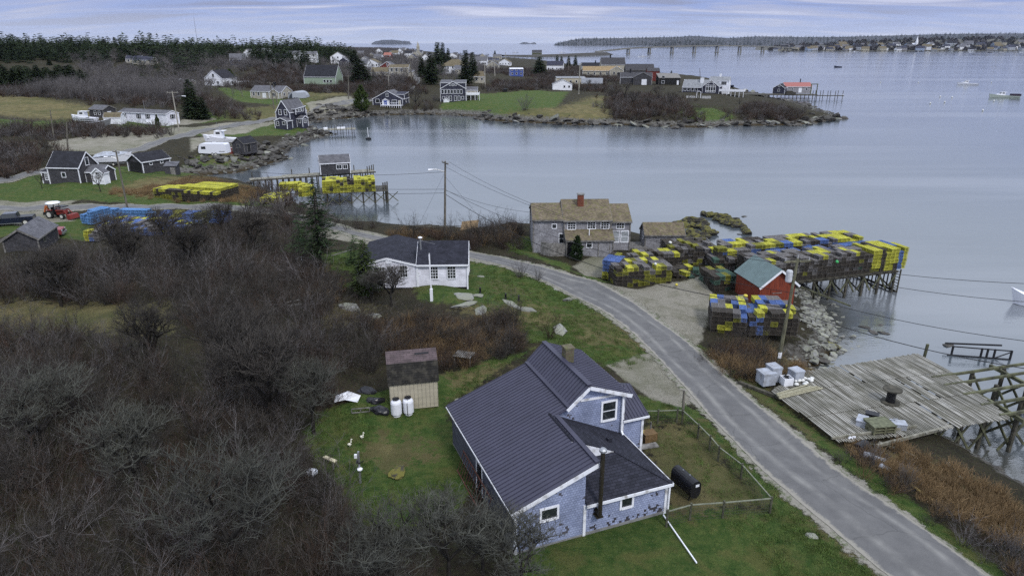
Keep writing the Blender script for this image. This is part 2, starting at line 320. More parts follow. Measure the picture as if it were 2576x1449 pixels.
TAN = [[(1095,276),(1400,270),(1500,240),(1530,240),(1530,306),(1280,302),(1140,287)],[(-100,262),(120,268),(240,285),(260,315),(200,322),(0,312),(-100,310)],
 [(370,455),(520,440),(640,465),(720,500),(560,505),(430,500),(290,492),(270,480)],[(1620,1075),(1750,1078),(1930,1262),(1900,1290),(1700,1290),(1640,1180)],
 [(900,1120),(1060,1110),(1090,1160),(980,1190),(900,1160)],[(1100,960),(1280,935),(1240,960),(1140,1000)],[(770,860),(960,850),(940,800),(850,780)],[(1300,780),(1400,770),(1380,830),(1310,820)],
 [(2150,1110),(2400,1180),(2576,1270),(2576,1340),(2400,1240),(2200,1150)],[(600,280),(780,260),(780,285),(640,300),(560,310)],[(560,365),(640,375),(560,398),(500,395)],
 [(1150,800),(1330,770),(1440,820),(1320,860)],[(1620,880),(1560,820),(1500,790),(1400,800),(1480,890)],[(760,240),(880,245),(780,262)],[(-100,780),(420,790),(420,860),(100,880),(-100,860)],[(1960,870),(2090,880),(2060,930),(1960,950)],[(2240,1120),(2400,1170),(2600,1260),(2620,1330),(2420,1260),(2260,1190)],[(1240,720),(1330,735),(1330,760),(1230,750)],[(1180,1050),(1230,1090),(1190,1130)],[(2020,1260),(2120,1340),(2200,1420),(2160,1420),(2060,1330)],[(1850,920),(1960,1010),(2060,1090),(2040,1095),(1900,980)]]
CH = [(PXX, PYY) for PXX in [0] for PYY in [0]]
def mask(X, Y, polys, soft):
    o = np.zeros(X.shape)
    r = np.hypot(X, Y)
    for p in polys:
        w_ = W(p); lo = w_.min(0)-5; hi = w_.max(0)+5
        k = (X > lo[0]) & (X < hi[0]) & (Y > lo[1]) & (Y < hi[1])
        if not k.any(): continue
        s = sdist(X[k], Y[k], w_); o[k] = np.maximum(o[k], np.clip(.5+s/(soft*(1+r[k]*.02)), 0, 1))
    return o
px = np.linspace(-700, 3300, 560); py = np.concatenate([np.linspace(1800, 300, 330), np.linspace(299, 112.5, 190)])
PX, PY = np.meshgrid(px, py)
y_ = -(PY-CY)/F; dz_ = -math.sin(TH)+y_*math.cos(TH); t_ = (3.0-CAMZ)/dz_
GX = (PX-CX)/F*t_; GY = (math.cos(TH)+y_*math.sin(TH))*t_
GZ = HT(GX, GY)
nr, nc = GX.shape
vs = np.stack([GX, GY, GZ], -1).reshape(-1, 3)
ii = (np.arange(nr-1)[:, None]*nc+np.arange(nc-1)[None]).ravel()
fa = np.stack([ii, ii+1, ii+nc+1, ii+nc], 1)
sd = sdist(GX, GY, CW).ravel(); keep = (sd[fa].max(1) > -14-np.hypot(GX, GY).ravel()[fa[:, 0]]*.03)
fa = fa[keep]
me = bpy.data.meshes.new('ground')
me.vertices.add(len(vs)); me.vertices.foreach_set('co', vs.ravel()); me.loops.add(len(fa)*4); me.loops.foreach_set('vertex_index', fa.ravel())
me.polygons.add(len(fa)); me.polygons.foreach_set('loop_start', np.arange(len(fa))*4); me.polygons.foreach_set('loop_total', np.full(len(fa), 4)); me.polygons.foreach_set('use_smooth', np.ones(len(fa), bool)); me.update(calc_edges=True)
ca = me.color_attributes.new('zones', 'FLOAT_COLOR', 'POINT')
cols = np.stack([mask(GX, GY, LAWN, 1.0), mask(GX, GY, GRAV, .6), mask(GX, GY, TAN, 2.6), np.clip(1-sd.reshape(nr, nc)/(3.5+np.hypot(GX, GY)*.012), 0, 1)], -1)
ca.data.foreach_set('color', cols.reshape(-1))
m, t, p = newmat('ground'); tc = N(t, 'ShaderNodeTexCoord'); at_ = N(t, 'ShaderNodeVertexColor', layer_name='zones'); sp = N(t, 'ShaderNodeSeparateColor'); L(t, at_.outputs[0], sp.inputs[0])
def noise(t, src, sc, det=8, rough=.6, st=None):
    n = N(t, 'ShaderNodeTexNoise'); n.inputs['Scale'].default_value = sc; n.inputs['Detail'].default_value = det; n.inputs['Roughness'].default_value = rough
    if st: q = N(t, 'ShaderNodeMapping'); q.inputs['Scale'].default_value = st; L(t, src, q.inputs[0]); L(t, q.outputs[0], n.inputs[0])
    else: L(t, src, n.inputs[0])
    return n.outputs[0]
def mrange(t, src, a, b, c=0, d=1):
    n = N(t, 'ShaderNodeMapRange', clamp=True); L(t, src, n.inputs[0]); n.inputs[1].default_value = a; n.inputs[2].default_value = b; n.inputs[3].default_value = c; n.inputs[4].default_value = d; return n.outputs[0]
def mixc(t, f, a, b):
    n = N(t, 'ShaderNodeMix', data_type='RGBA')
    for s_, v in ((0, f), (6, a), (7, b)):
        if isinstance(v, (tuple, float)): n.inputs[s_].default_value = (*v, 1) if isinstance(v, tuple) else v
        else: L(t, v, n.inputs[s_])
    return n.outputs[2]
def math_(t, op, a, b):
    n = N(t, 'ShaderNodeMath', operation=op)
    for i, v in enumerate((a, b)):
        if isinstance(v, (int, float)): n.inputs[i].default_value = v
        else: L(t, v, n.inputs[i])
    return n.outputs[0]
O = tc.outputs['Object']
nf = noise(t, O, 5.0, 8, .7); nm = noise(t, O, .55, 8, .65); nb = noise(t, O, .09, 6, .6); nff = noise(t, O, 22, 4, .8)
nedge = noise(t, O, 1.1, 10, .8)
def edge(ch, k=.7): return mrange(t, math_(t, 'ADD', ch, math_(t, 'MULTIPLY', math_(t, 'SUBTRACT', nedge, .5), k*2.4)), .40, .60)
base = mixc(t, mrange(t, nm, .38, .62), (.014, .012, .009), (.036, .028, .019)); base = mixc(t, mrange(t, nf, .45, .65, 0, .6), base, (.050, .058, .022)); base = mixc(t, mrange(t, nff, .52, .7, 0, .7), base, (.085, .066, .045))
n15 = noise(t, O, 1.6, 9, .75); grass = mixc(t, mrange(t, n15, .40, .60), (.036, .076, .015), (.095, .128, .034)); grass = mixc(t, mrange(t, nm, .50, .62, 0, .6), grass, (.14, .125, .045)); grass = mixc(t, mrange(t, nff, .42, .62, 0, .75), grass, (.018, .036, .008)); grass = mixc(t, mrange(t, nf, .56, .70, 0, .7), grass, (.13, .15, .04))
grav = mixc(t, mrange(t, nf, .35, .65), (.30, .28, .235), (.20, .187, .155)); grav = mixc(t, mrange(t, nm, .46, .62, 0, .65), grav, (.14, .135, .095)); grav = mixc(t, mrange(t, nb, .46, .6, 0, .5), grav, (.12, .125, .075))
tan = mixc(t, mrange(t, nm, .38, .62), (.22, .185, .085), (.11, .095, .042)); tan = mixc(t, mrange(t, nb, .45, .6, 0, .6), tan, (.065, .085, .026)); tan = mixc(t, mrange(t, nff, .42, .62, 0, .7), tan, (.06, .045, .025)); tan = mixc(t, mrange(t, n15, .52, .64, 0, .5), tan, (.05, .075, .02))
rock = mixc(t, mrange(t, noise(t, O, 1.6, 8, .7), .4, .6), (.05, .045, .038), (.15, .145, .135)); 
zz = N(t, 'ShaderNodeSeparateXYZ'); L(t, O, zz.inputs[0])
weed = mixc(t, mrange(t, nf, .4, .6), (.022, .016, .010), (.055, .042, .020))
rock = mixc(t, mrange(t, math_(t, 'ADD', zz.outputs[2], math_(t, 'MULTIPLY', nm, 1.2)), .9, 1.5), weed, rock)
c = mixc(t, edge(sp.outputs[0]), base, grass); c = mixc(t, edge(sp.outputs[2], 1.0), c, tan); c = mixc(t, edge(sp.outputs[1], .5), c, grav); c = mixc(t, edge(at_.outputs['Alpha'], .8), c, rock)
L(t, c, p.inputs['Base Color']); p.inputs['Roughness'].default_value = .95; p.inputs['Specular IOR Level'].default_value = .15
bu = N(t, 'ShaderNodeBump'); bu.inputs['Strength'].default_value = .9; bu.inputs['Distance'].default_value = .12; L(t, math_(t, 'ADD', nf, nff), bu.inputs['Height']); L(t, bu.outputs[0], p.inputs['Normal'])
me.materials.append(m); ground = link(bpy.data.objects.new('ground', me)); ground['kind'] = 'structure'
# ---------------------------------------------------------------- water
m, t, p = newmat('sea'); tc = N(t, 'ShaderNodeTexCoord'); O = tc.outputs['Object']
p.inputs['Roughness'].default_value = .10; p.inputs['IOR'].default_value = 2.7; p.inputs['Specular IOR Level'].default_value = .5
nbig = noise(t, O, .012, 5, .6, (.35, 1.0, 1)); nstr = noise(t, O, .02, 6, .6, (.12, 1, 1)); nmid = noise(t, O, .16, 6, .65)
c = mixc(t, mrange(t, nbig, .35, .65), (.050, .063, .076), (.090, .105, .120)); c = mixc(t, mrange(t, nstr, .50, .60, 0, .6), c, (.17, .18, .20))
# shallows beside the shore show weed and mud
vc = N(t, 'ShaderNodeVertexColor', layer_name='shallow'); sp2 = N(t, 'ShaderNodeSeparateColor'); L(t, vc.outputs[0], sp2.inputs[0])
c = mixc(t, mrange(t, math_(t, 'ADD', sp2.outputs[0], math_(t, 'MULTIPLY', math_(t, 'SUBTRACT', nmid, .5), 1.3)), .50, .95, 0, .85), c, (.045, .045, .038))
wd = noise(t, O, .55, 7, .72, (.5, 1.4, 1)); wb = noise(t, O, .035, 3, .5)
c = mixc(t, math_(t, 'MULTIPLY', mrange(t, wd, .66, .70, 0, .8), mrange(t, math_(t, 'ADD', wb, math_(t, 'MULTIPLY', sp2.outputs[1], .16)), .56, .66)), c, (.075, .055, .085))
L(t, c, p.inputs['Base Color'])
L(t, mrange(t, nstr, .35, .65, .02, .14), p.inputs['Roughness'])
w1 = noise(t, O, .9, 4, .6, (.6, 1.3, 1)); w2 = noise(t, O, 4.5, 3, .6, (.7, 1.3, 1))
bu = N(t, 'ShaderNodeBump'); bu.inputs['Strength'].default_value = .30; bu.inputs['Distance'].default_value = .10; L(t, math_(t, 'ADD', w1, math_(t, 'MULTIPLY', w2, .35)), bu.inputs['Height']); L(t, bu.outputs[0], p.inputs['Normal'])
wpx = np.linspace(-900, 3500, 300); wpy = np.concatenate([np.linspace(1900, 260, 200), np.linspace(257, 109.8, 110)]); WX, WY = np.meshgrid(wpx, wpy)
y_ = -(WY-CY)/F; dz_ = -math.sin(TH)+y_*math.cos(TH); t_ = (0-CAMZ)/dz_; XX = (WX-CX)/F*t_; YY = (math.cos(TH)+y_*math.sin(TH))*t_
vs = np.stack([XX, YY, XX*0], -1).reshape(-1, 3); nr, nc = XX.shape; ii = (np.arange(nr-1)[:, None]*nc+np.arange(nc-1)[None]).ravel(); fa = np.stack([ii, ii+1, ii+nc+1, ii+nc], 1)
s_ = sdist(XX, YY, CW).ravel()
fa = fa[s_[fa].min(1) < 12+np.hypot(XX, YY).ravel()[fa[:, 0]]*.06]
me = bpy.data.meshes.new('sea'); me.from_pydata(vs.tolist(), [], fa.tolist()); ca = me.color_attributes.new('shallow', 'FLOAT_COLOR', 'POINT')
sh = np.clip(1+s_/7.0, 0, 1)*np.clip(1.6-np.hypot(XX, YY).ravel()/150, .15, 1); sh2 = np.clip(1+s_/45.0, 0, 1)*np.clip(2-np.hypot(XX, YY).ravel()/140, 0, 1)
ca.data.foreach_set('color', np.stack([sh, sh2, sh*0, sh*0+1], -1).ravel()); me.polygons.foreach_set('use_smooth', [True]*len(me.polygons)); me.materials.append(m)
sea = link(bpy.data.objects.new('sea', me)); sea['kind'] = 'structure'
# ---------------------------------------------------------------- roads
def strip(name, left, right, mats, lift, n=160, cols=7, rag=0, pxl=True, widen=0):
    """a ribbon between two edge lines given as photograph pixels, laid on the relief"""
    A = np.array([tuple(g(*p_)[:2]) for p_ in left]) if pxl else np.array(left); B = np.array([tuple(g(*p_)[:2]) for p_ in right]) if pxl else np.array(right)
    def res(P):
        s = np.concatenate([[0], np.cumsum(np.hypot(*np.diff(P, axis=0).T))]); u = np.linspace(0, 1, n)*s[-1]
        Q = np.stack([np.interp(u, s, P[:, 0]), np.interp(u, s, P[:, 1])], 1)
        for _ in range(3): Q[1:-1] = (Q[:-2]+2*Q[1:-1]+Q[2:])/4
        return Q
    A, B = res(A), res(B); D = B-A; D /= np.linalg.norm(D, axis=1)[:, None]+1e-9
    ra = widen+rag*(rng.random(n)-.5)*2; rb = widen+rag*(rng.random(n)-.5)*2
    A2 = A-D*ra[:, None]; B2 = B+D*rb[:, None]
    k = np.linspace(0, 1, cols)[None, :, None]; P = A2[:, None]*(1-k)+B2[:, None]*k
    z = HT(P[..., 0].ravel(), P[..., 1].ravel()).reshape(n, cols)+lift
    vs = np.concatenate([P, z[..., None]], -1).reshape(-1, 3); ii = (np.arange(n-1)[:, None]*cols+np.arange(cols-1)[None]).ravel()
    me = bpy.data.meshes.new(name); me.from_pydata(vs.tolist(), [], np.stack([ii, ii+1, ii+cols+1, ii+cols], 1).tolist())
    ca = me.color_attributes.new('across', 'FLOAT_COLOR', 'POINT'); kk = np.broadcast_to(np.linspace(0, 1, cols)[None], (n, cols)).ravel(); ca.data.foreach_set('color', np.stack([np.minimum(kk, 1-kk)*2, kk, kk, kk*0+1], -1).ravel())
    me.materials.append(mats); me.polygons.foreach_set('use_smooth', [True]*len(me.polygons))
    o = link(bpy.data.objects.new(name, me)); o['kind'] = 'structure'; return (A+B)/2
def asphalt():
    m, t, p = newmat('asphalt'); tc = N(t, 'ShaderNodeTexCoord'); O = tc.outputs['Object']
    c = mixc(t, mrange(t, noise(t, O, .8, 7, .6), .35, .65), (.085, .084, .087), (.132, .130, .131)); c = mixc(t, mrange(t, noise(t, O, 18, 3, .8), .3, .75, 0, .5), c, (.075, .073, .073))
    c = mixc(t, mrange(t, noise(t, O, .45, 4, .6, (.5, .5, 1)), .60, .70, 0, .45), c, (.21, .20, .185)); c = mixc(t, mrange(t, noise(t, O, .28, 8, .75), .485, .492, .0, .0), c, (.05, .05, .05))
    vo = N(t, 'ShaderNodeTexVoronoi', feature='DISTANCE_TO_EDGE'); vo.inputs['Scale'].default_value = .21; wq = N(t, 'ShaderNodeVectorMath', operation='ADD'); wn = N(t, 'ShaderNodeTexNoise'); wn.inputs['Scale'].default_value = .8; wn.inputs['Detail'].default_value = 5; L(t, O, wn.inputs[0]); L(t, O, wq.inputs[0]); L(t, wn.outputs[1], wq.inputs[1]); L(t, wq.outputs[0], vo.inputs['Vector']); c = mixc(t, mrange(t, vo.outputs[0], .0, .012, .6, 0), c, (.05, .05, .05))
    va = N(t, 'ShaderNodeVertexColor', layer_name='across'); sc_ = N(t, 'ShaderNodeSeparateColor'); L(t, va.outputs[0], sc_.inputs[0]); ne = noise(t, O, 1.3, 10, .8); e_ = math_(t, 'ADD', sc_.outputs[0], math_(t, 'MULTIPLY', math_(t, 'SUBTRACT', ne, .5), .55))
    c = mixc(t, mrange(t, e_, .05, .13, 1, 0), c, (.235, .22, .19)); wv = math_(t, 'ABSOLUTE', math_(t, 'SUBTRACT', sc_.outputs[0], .55), 0); c = mixc(t, math_(t, 'MULTIPLY', mrange(t, wv, .0, .16, 1, 0), mrange(t, noise(t, O, .5, 5), .4, .6, .15, .8)), c, (.215, .21, .20))
    c = mixc(t, mrange(t, noise(t, O, 40, 2, .9), .55, .75, 0, .5), c, (.26, .255, .245)); L(t, c, p.inputs['Base Color']); p.inputs['Roughness'].default_value = .88; return m
def shoulder():
    m, t, p = newmat('road_shoulder'); tc = N(t, 'ShaderNodeTexCoord'); O = tc.outputs['Object']
    c = mixc(t, mrange(t, noise(t, O, 6, 6, .7), .35, .65), (.24, .225, .195), (.17, .16, .135)); c = mixc(t, mrange(t, noise(t, O, 1.4, 10, .8), .50, .58, 0, .9), c, (.055, .075, .022)); c = mixc(t, mrange(t, noise(t, O, 30, 3, .9), .5, .7, 0, .5), c, (.11, .10, .08)); L(t, c, p.inputs['Base Color']); p.inputs['Roughness'].default_value = .95
    va = N(t, 'ShaderNodeVertexColor', layer_name='across'); sc_ = N(t, 'ShaderNodeSeparateColor'); L(t, va.outputs[0], sc_.inputs[0]); ne = noise(t, O, .9, 10, .75); e_ = math_(t, 'ADD', sc_.outputs[0], math_(t, 'MULTIPLY', math_(t, 'SUBTRACT', ne, .5), .75)); L(t, mrange(t, e_, .14, .20), p.inputs['Alpha']); return m
AS, SH = asphalt(), shoulder()
RL = [(2420,1600),(2211,1432),(2134,1367),(2051,1297),(1971,1230),(1904,1172),(1794,1058),(1744,1000),(1690,940),(1640,885),(1600,845),(1540,798),(1480,763),(1400,722),(1330,692),(1260,667),(1180,649),(1100,632),(1020,618),(950,606),(880,590),(820,574),(760,556),(700,541),(600,531),(500,528),(400,527),(330,528),(200,528),(100,528),(0,530),(-150,536)]
RR = [(2700,1600),(2481,1449),(2384,1375),(2251,1280),(2117,1190),(2007,1098),(1904,1018),(1840,960),(1765,892),(1700,838),(1620,780),(1550,735),(1500,708),(1400,682),(1320,662),(1250,646),(1180,635),(1100,620),(1020,606),(950,595),(890,582),(830,562),(770,545),(700,530),(600,520),(500,516),(400,515),(330,515),(200,516),(100,517),(0,518),(-150,523)]
strip('road_shoulder', RL, RR, SH, .035, n=420, cols=15, widen=1.0)
strip('road', RL, RR, AS, .06, n=420, rag=.03)
RL2 = [(-150,480),(0,461),(80,442),(160,424),(250,404),(330,388),(400,366),(450,350),(520,333),(560,326),(640,313),(700,301),(790,279),(860,266),(890,262)]
RR2 = [(-150,466),(0,449),(80,431),(160,413),(250,394),(330,375),(400,352),(450,338),(520,323),(560,317),(640,306),(700,295),(790,272),(850,257),(890,250)]
strip('road_shoulder', RL2, RR2, SH, .06, n=160, cols=15, widen=1.6)
strip('road', RL2, RR2, AS, .12, n=160, cols=5)
RL3 = [(890,262),(925,258),(970,254),(1010,246),(1035,232),(1048,215),(1040,196),(1026,184),(1010,166),(1004,152)]
RR3 = [(890,250),(925,247),(965,244),(1000,238),(1035,225),(1058,212),(1056,192),(1040,180),(1020,160),(1012,150)]
strip('road', RL3, RR3, AS, .25, n=90, cols=5)
# ---------------------------------------------------------------- vegetation
def segmesh(name, segs, m, n=3):
    """segs: array (k,8) = p0, p1, r0, r1 -> thin tapered prisms in one mesh"""
    S = np.asarray(segs, float); k = len(S); p0, p1, r0, r1 = S[:, :3], S[:, 3:6], S[:, 6], S[:, 7]
    d = p1-p0; d /= np.linalg.norm(d, axis=1)[:, None]+1e-9
    up = np.where(np.abs(d[:, 2:3]) < .9, [[0, 0, 1.]], [[1., 0, 0]]); a = np.cross(d, up); a /= np.linalg.norm(a, axis=1)[:, None]+1e-9; b = np.cross(d, a)
    vs = np.zeros((k, 2*n, 3))
    for i in range(n):
        q = 2*math.pi*i/n; o = a*math.cos(q)+b*math.sin(q); vs[:, i] = p0+o*r0[:, None]; vs[:, n+i] = p1+o*r1[:, None]
    f = np.array([[i, (i+1) % n, n+(i+1) % n, n+i] for i in range(n)]); fa = (f[None]+(np.arange(k)*2*n)[:, None, None]).reshape(-1, 4)
    return quadmesh(name, vs.reshape(-1, 3), fa, m)
def quadmesh(name, vs, fa, m, mi=None):
    me = bpy.data.meshes.new(name); me.vertices.add(len(vs)); me.vertices.foreach_set('co', np.asarray(vs, np.float32).ravel()); fa = np.asarray(fa); q = fa.shape[1]
    me.loops.add(fa.size); me.loops.foreach_set('vertex_index', fa.ravel().astype(np.int32)); me.polygons.add(len(fa)); me.polygons.foreach_set('loop_start', np.arange(len(fa))*q); me.polygons.foreach_set('loop_total', np.full(len(fa), q))
    for x in (m if isinstance(m, (list, tuple)) else [m]): me.materials.append(x)
    if mi is not None: me.polygons.foreach_set('material_index', mi)
    me.update(calc_edges=True); return me
BARK = mat('twig_bark', (.085, .075, .066), col2=(.014, .012, .011), scale=1.4, rnd=.35); BARKD = mat('dark_bark', (.026, .023, .020), col2=(.012, .010, .009), scale=3, rnd=.2)
TWRED = mat('red_brown_canes', (.075, .048, .036), col2=(.022, .016, .013), scale=1.2, rnd=.4); TWGREY = mat('grey_twigs', (.15, .138, .14), col2=(.062, .056, .056), scale=1.0, rnd=.35)
STRAW = mat('dry_straw', (.24, .165, .085), col2=(.12, .075, .038), scale=.8, rnd=.35); LICH = mat('lichen_twigs', (.098, .100, .084), col2=(.026, .025, .021), scale=1.2, rnd=.2)
def rnd_dir(r, base, spread):
    v = np.array(base)+r.normal(0, spread, 3); return v/np.linalg.norm(v)
def bush(seed, stems=26, h=2.4, spread=.42, twigs=9, rad=.011, m=None, upw=.9):
    r = np.random.default_rng(seed); S = []
    for i in range(stems):
        a = r.random()*6.28; o = np.array([math.cos(a), math.sin(a), 0])*r.random()*.35
        d = rnd_dir(r, (math.cos(a)*spread*r.random()*1.6, math.sin(a)*spread*r.random()*1.6, upw), .12); p = o.copy(); hh = h*(.6+.45*r.random()); k = 5
        for j in range(k):
            q = p+d*hh/k; S.append([*p, *q, rad*(1.3-.2*j), rad*(1.1-.2*j)])
            if j >= 1:
                for _ in range(twigs//4+(r.random() < (twigs % 4)/4)):
                    e = rnd_dir(r, d*.9, .45); e[2] = abs(e[2])*.9+.1; l = hh*(.12+.22*r.random()); mid = q+e*l*.5; e2 = rnd_dir(r, e, .25)
                    S.append([*q, *mid, rad*.6, rad*.5]); S.append([*mid, *(mid+e2*l*.5), rad*.5, rad*.3])
            p = q; d = rnd_dir(r, d, .13)
    return segmesh('shrub', S, m)
def baretree(seed, h=6, trunk=.16, levels=5, spread=.62, m=BARK, tw=.011, fork=3, flat=0, k0=4):
    """a bare crown grown fork by fork; returns thick wood and fine twigs apart"""
    r = np.random.default_rng(seed); wood, fine = [], []
    def grow(p, d, l, rad, lv):
        k = 3 if lv < 3 else 2
        for j in range(k):
            q = p+d*l/k; r1 = rad*(1-.12*(j+1)); (wood if rad > .035 else fine).append([*p, *q, max(rad*(1-.12*j), tw*.7), max(r1, tw*.6)])
            if lv >= 2 and j < k-1 and lv < levels:
                e = rnd_dir(r, d*.5, .6); e[2] = e[2]*.7+.12; grow(q, e/np.linalg.norm(e), l*.55, rad*.5, lv+1)
            p = q; d = rnd_dir(r, d, .13 if lv else .05); d[2] += .05
        if lv >= levels: return
        for i in range(fork if lv else k0):
            a = 6.283*(i+r.random()*.6)/(fork if lv else k0); s = spread*(.7+.6*r.random()); side = np.array([math.cos(a), math.sin(a), 0])
            e = d*.75+side*s; e[2] += .12-(flat if lv == 1 else 0); e /= np.linalg.norm(e); grow(p, e, l*(.62+.22*r.random()), rad*.62, lv+1)
    grow(np.zeros(3)-np.array([0, 0, .15]), np.array([0, 0, 1.]), h*.26, trunk, 0)
    return wood, fine
def tree_meshes(seed, m1=BARKD, m2=BARK, **k):
    a, b = baretree(seed, **k); return segmesh('trunk', a, m1, 5), segmesh('crown', b, m2, 3)
# spruces: whorls of drooping boughs set with small needle tufts
NEED = mat('spruce_needles', (.018, .036, .016), col2=(.038, .060, .022), scale=1.2, rnd=.3, rough=.9, spec=.15); NEEDY = mat('yellow_green_needles', (.050, .070, .018), col2=(.022, .036, .012), scale=1.5, rnd=.2, rough=.9, spec=.15)
NEEDD = mat('dark_needles', (.020, .034, .019), col2=(.040, .054, .024), scale=.3, rnd=.35, rough=.95, spec=.1)
def spruce(seed, h=11, w=2.6, whorls=26, per=9, tufts=10, bare=.08, droop=.25, m=NEED, size=.42, lean=0, irr=.25, top=1.0):
    r = np.random.default_rng(seed); V = []; S = [[0, 0, -.2, 0, 0, h*.5, .02*h, .012*h], [0, 0, h*.5, 0, 0, h*.98, .012*h, .003*h]]
    for i in range(whorls):
        u = i/(whorls-1); z = h*(bare+(1-bare)*u)*.99; rad = w*((1-u)**(.85*top))*(1-.35*max(0, .15-u)/.15)*(1+irr*r.normal()*.6)+.12
        n = max(3, int(per*(.5+.6*(1-u))))
        for j in range(n):
            a = 6.283*(j+r.random())/n; l = rad*(.65+.5*r.random()); dx, dy = math.cos(a), math.sin(a)
            S.append([0, 0, z, dx*l*.95, dy*l*.95, z-l*droop*.8, .018, .006])
            nt = max(2, int(tufts*(l/w)+1))
            for q in range(nt):
                t_ = (q+.6+.4*r.random())/nt; p = np.array([dx*l*t_, dy*l*t_, z-l*droop*t_+l*.10*t_*t_]); s = size*(.55+.6*r.random())*(1.15-.4*t_)
                for _ in range(2):
                    b = a+r.normal()*.55; f = np.array([math.cos(b), math.sin(b), -.12+r.normal()*.2]); f /= np.linalg.norm(f); sd_ = np.cross(f, [0, 0, 1]); sd_ += np.array([0, 0, r.normal()*.35]); sd_ /= np.linalg.norm(sd_)
                    o = p+r.normal(0, .06, 3); wd = s*.30
                    V += [o-sd_*wd*.5, o+sd_*wd*.5, o+f*s+sd_*wd*.25, o+f*s-sd_*wd*.25]
    V = np.array(V); fa = np.arange(len(V)).reshape(-1, 4)
    return segmesh('trunk', S, BARKD, 4), quadmesh('crown', V, fa, m)
def conifer_blob(seed, h=5, w=1.6, n=1500, m=NEEDY, size=.3, egg=.35):
    """dense cedar-like crown: upright sprays through an egg-shaped volume"""
    r = np.random.default_rng(seed); V = []
    while len(V) < n*4:
        z = r.random(); prof = math.sin(math.pi*min(1, (z+.04)**.62))**.8 if z < 1 else 0; rr = w*prof*(.55+.5*r.random())*(1+.18*math.sin(z*17+seed)); a = r.random()*6.283
        p = np.array([math.cos(a)*rr, math.sin(a)*rr, z*h]); f = np.array([math.cos(a)*.5, math.sin(a)*.5, .8])+r.normal(0, .35, 3); f /= np.linalg.norm(f); sd_ = np.cross(f, r.normal(0, 1, 3)); sd_ /= np.linalg.norm(sd_); s = size*(.5+r.random())
        V += [p-sd_*s*.25, p+sd_*s*.25, p+f*s+sd_*s*.12, p+f*s-sd_*s*.12]
    V = np.array(V); return quadmesh('crown', V, np.arange(len(V)).reshape(-1, 4), m)
def scatter(name, meshes, P, scl, rot, idx, label, cat):
    """one uncountable mass: the given meshes set on points"""
    col = bpy.data.collections.new(name+'_kinds'); kinds = []
    for i, me_ in enumerate(meshes):
        o = bpy.data.objects.new('%s_%02d' % (name, i), me_); col.objects.link(o)
    pm = bpy.data.meshes.new(name); pm.from_pydata([tuple(p) for p in P], [], [])
    for nme, dt, arr in (('scl', 'FLOAT_VECTOR', scl), ('rot', 'FLOAT_VECTOR', rot)):
        a = pm.attributes.new(nme, dt, 'POINT'); a.data.foreach_set('vector', np.asarray(arr, np.float32).ravel())
    a = pm.attributes.new('idx', 'INT', 'POINT'); a.data.foreach_set('value', np.asarray(idx, np.int32))
    ob = link(bpy.data.objects.new(name, pm)); ng = bpy.data.node_groups.new(name, 'GeometryNodeTree')
    ng.interface.new_socket('Geometry', in_out='INPUT', socket_type='NodeSocketGeometry'); ng.interface.new_socket('Geometry', in_out='OUTPUT', socket_type='NodeSocketGeometry')
    gi = ng.nodes.new('NodeGroupInput'); go = ng.nodes.new('NodeGroupOutput'); ip = ng.nodes.new('GeometryNodeInstanceOnPoints'); ci = ng.nodes.new('GeometryNodeCollectionInfo')
    ci.inputs[0].default_value = col; ci.inputs[1].default_value = True; ci.inputs[2].default_value = True; ip.inputs['Pick Instance'].default_value = True
    def na(nm, dt): q = ng.nodes.new('GeometryNodeInputNamedAttribute'); q.data_type = dt; q.inputs[0].default_value = nm; return [s for s in q.outputs if s.enabled][0]
    ng.links.new(gi.outputs[0], ip.inputs['Points']); ng.links.new(ci.outputs[0], ip.inputs['Instance'])
    ng.links.new(na('scl', 'FLOAT_VECTOR'), ip.inputs['Scale']); ng.links.new(na('rot', 'FLOAT_VECTOR'), ip.inputs['Rotation']); ng.links.new(na('idx', 'INT'), ip.inputs['Instance Index']); ng.links.new(ip.outputs[0], go.inputs[0])
    md = ob.modifiers.new('scatter', 'NODES'); md.node_group = ng
    return tag(ob, label, cat, kind='stuff')
AVOID = []   # (x, y, r) places kept clear, filled before scattering
def fill(polys, dens, r, zlev=3.5, holes=(), minsea=.4, jitter=0, thin=None):
    """random ground points inside pixel polygons; dens = plants per square metre"""
    out = []
    for poly in polys:
        w_ = np.array([at(x, y, zlev) for x, y in poly]); lo, hi = w_.min(0), w_.max(0); n = int((hi-lo).prod()*dens); 
        if n < 1: continue
        P = lo+r.random((n, 2))*(hi-lo); k = sdist(P[:, 0], P[:, 1], w_) > 0
        for h_ in holes:
            hw = np.array([at(x, y, zlev) for x, y in h_]); k &= sdist(P[:, 0], P[:, 1], hw) < 0
        P = P+r.normal(0, 1, P.shape)*(.012*np.hypot(P[:, 0], P[:, 1])-.3).clip(0)[:, None]; k &= sdist(P[:, 0], P[:, 1], CW) > minsea
        for ax, ay, ca, sa, x0, x1, y0, y1 in AVOID:
            u = (P[:, 0]-ax)*ca+(P[:, 1]-ay)*sa; v = -(P[:, 0]-ax)*sa+(P[:, 1]-ay)*ca; k &= ~((u > x0) & (u < x1) & (v > y0) & (v < y1))
        out.append(P[k])
    P = np.concatenate(out) if out else np.zeros((0, 2)); return np.column_stack([P, HT(P[:, 0], P[:, 1])-.08]) if len(P) else np.zeros((0, 3))
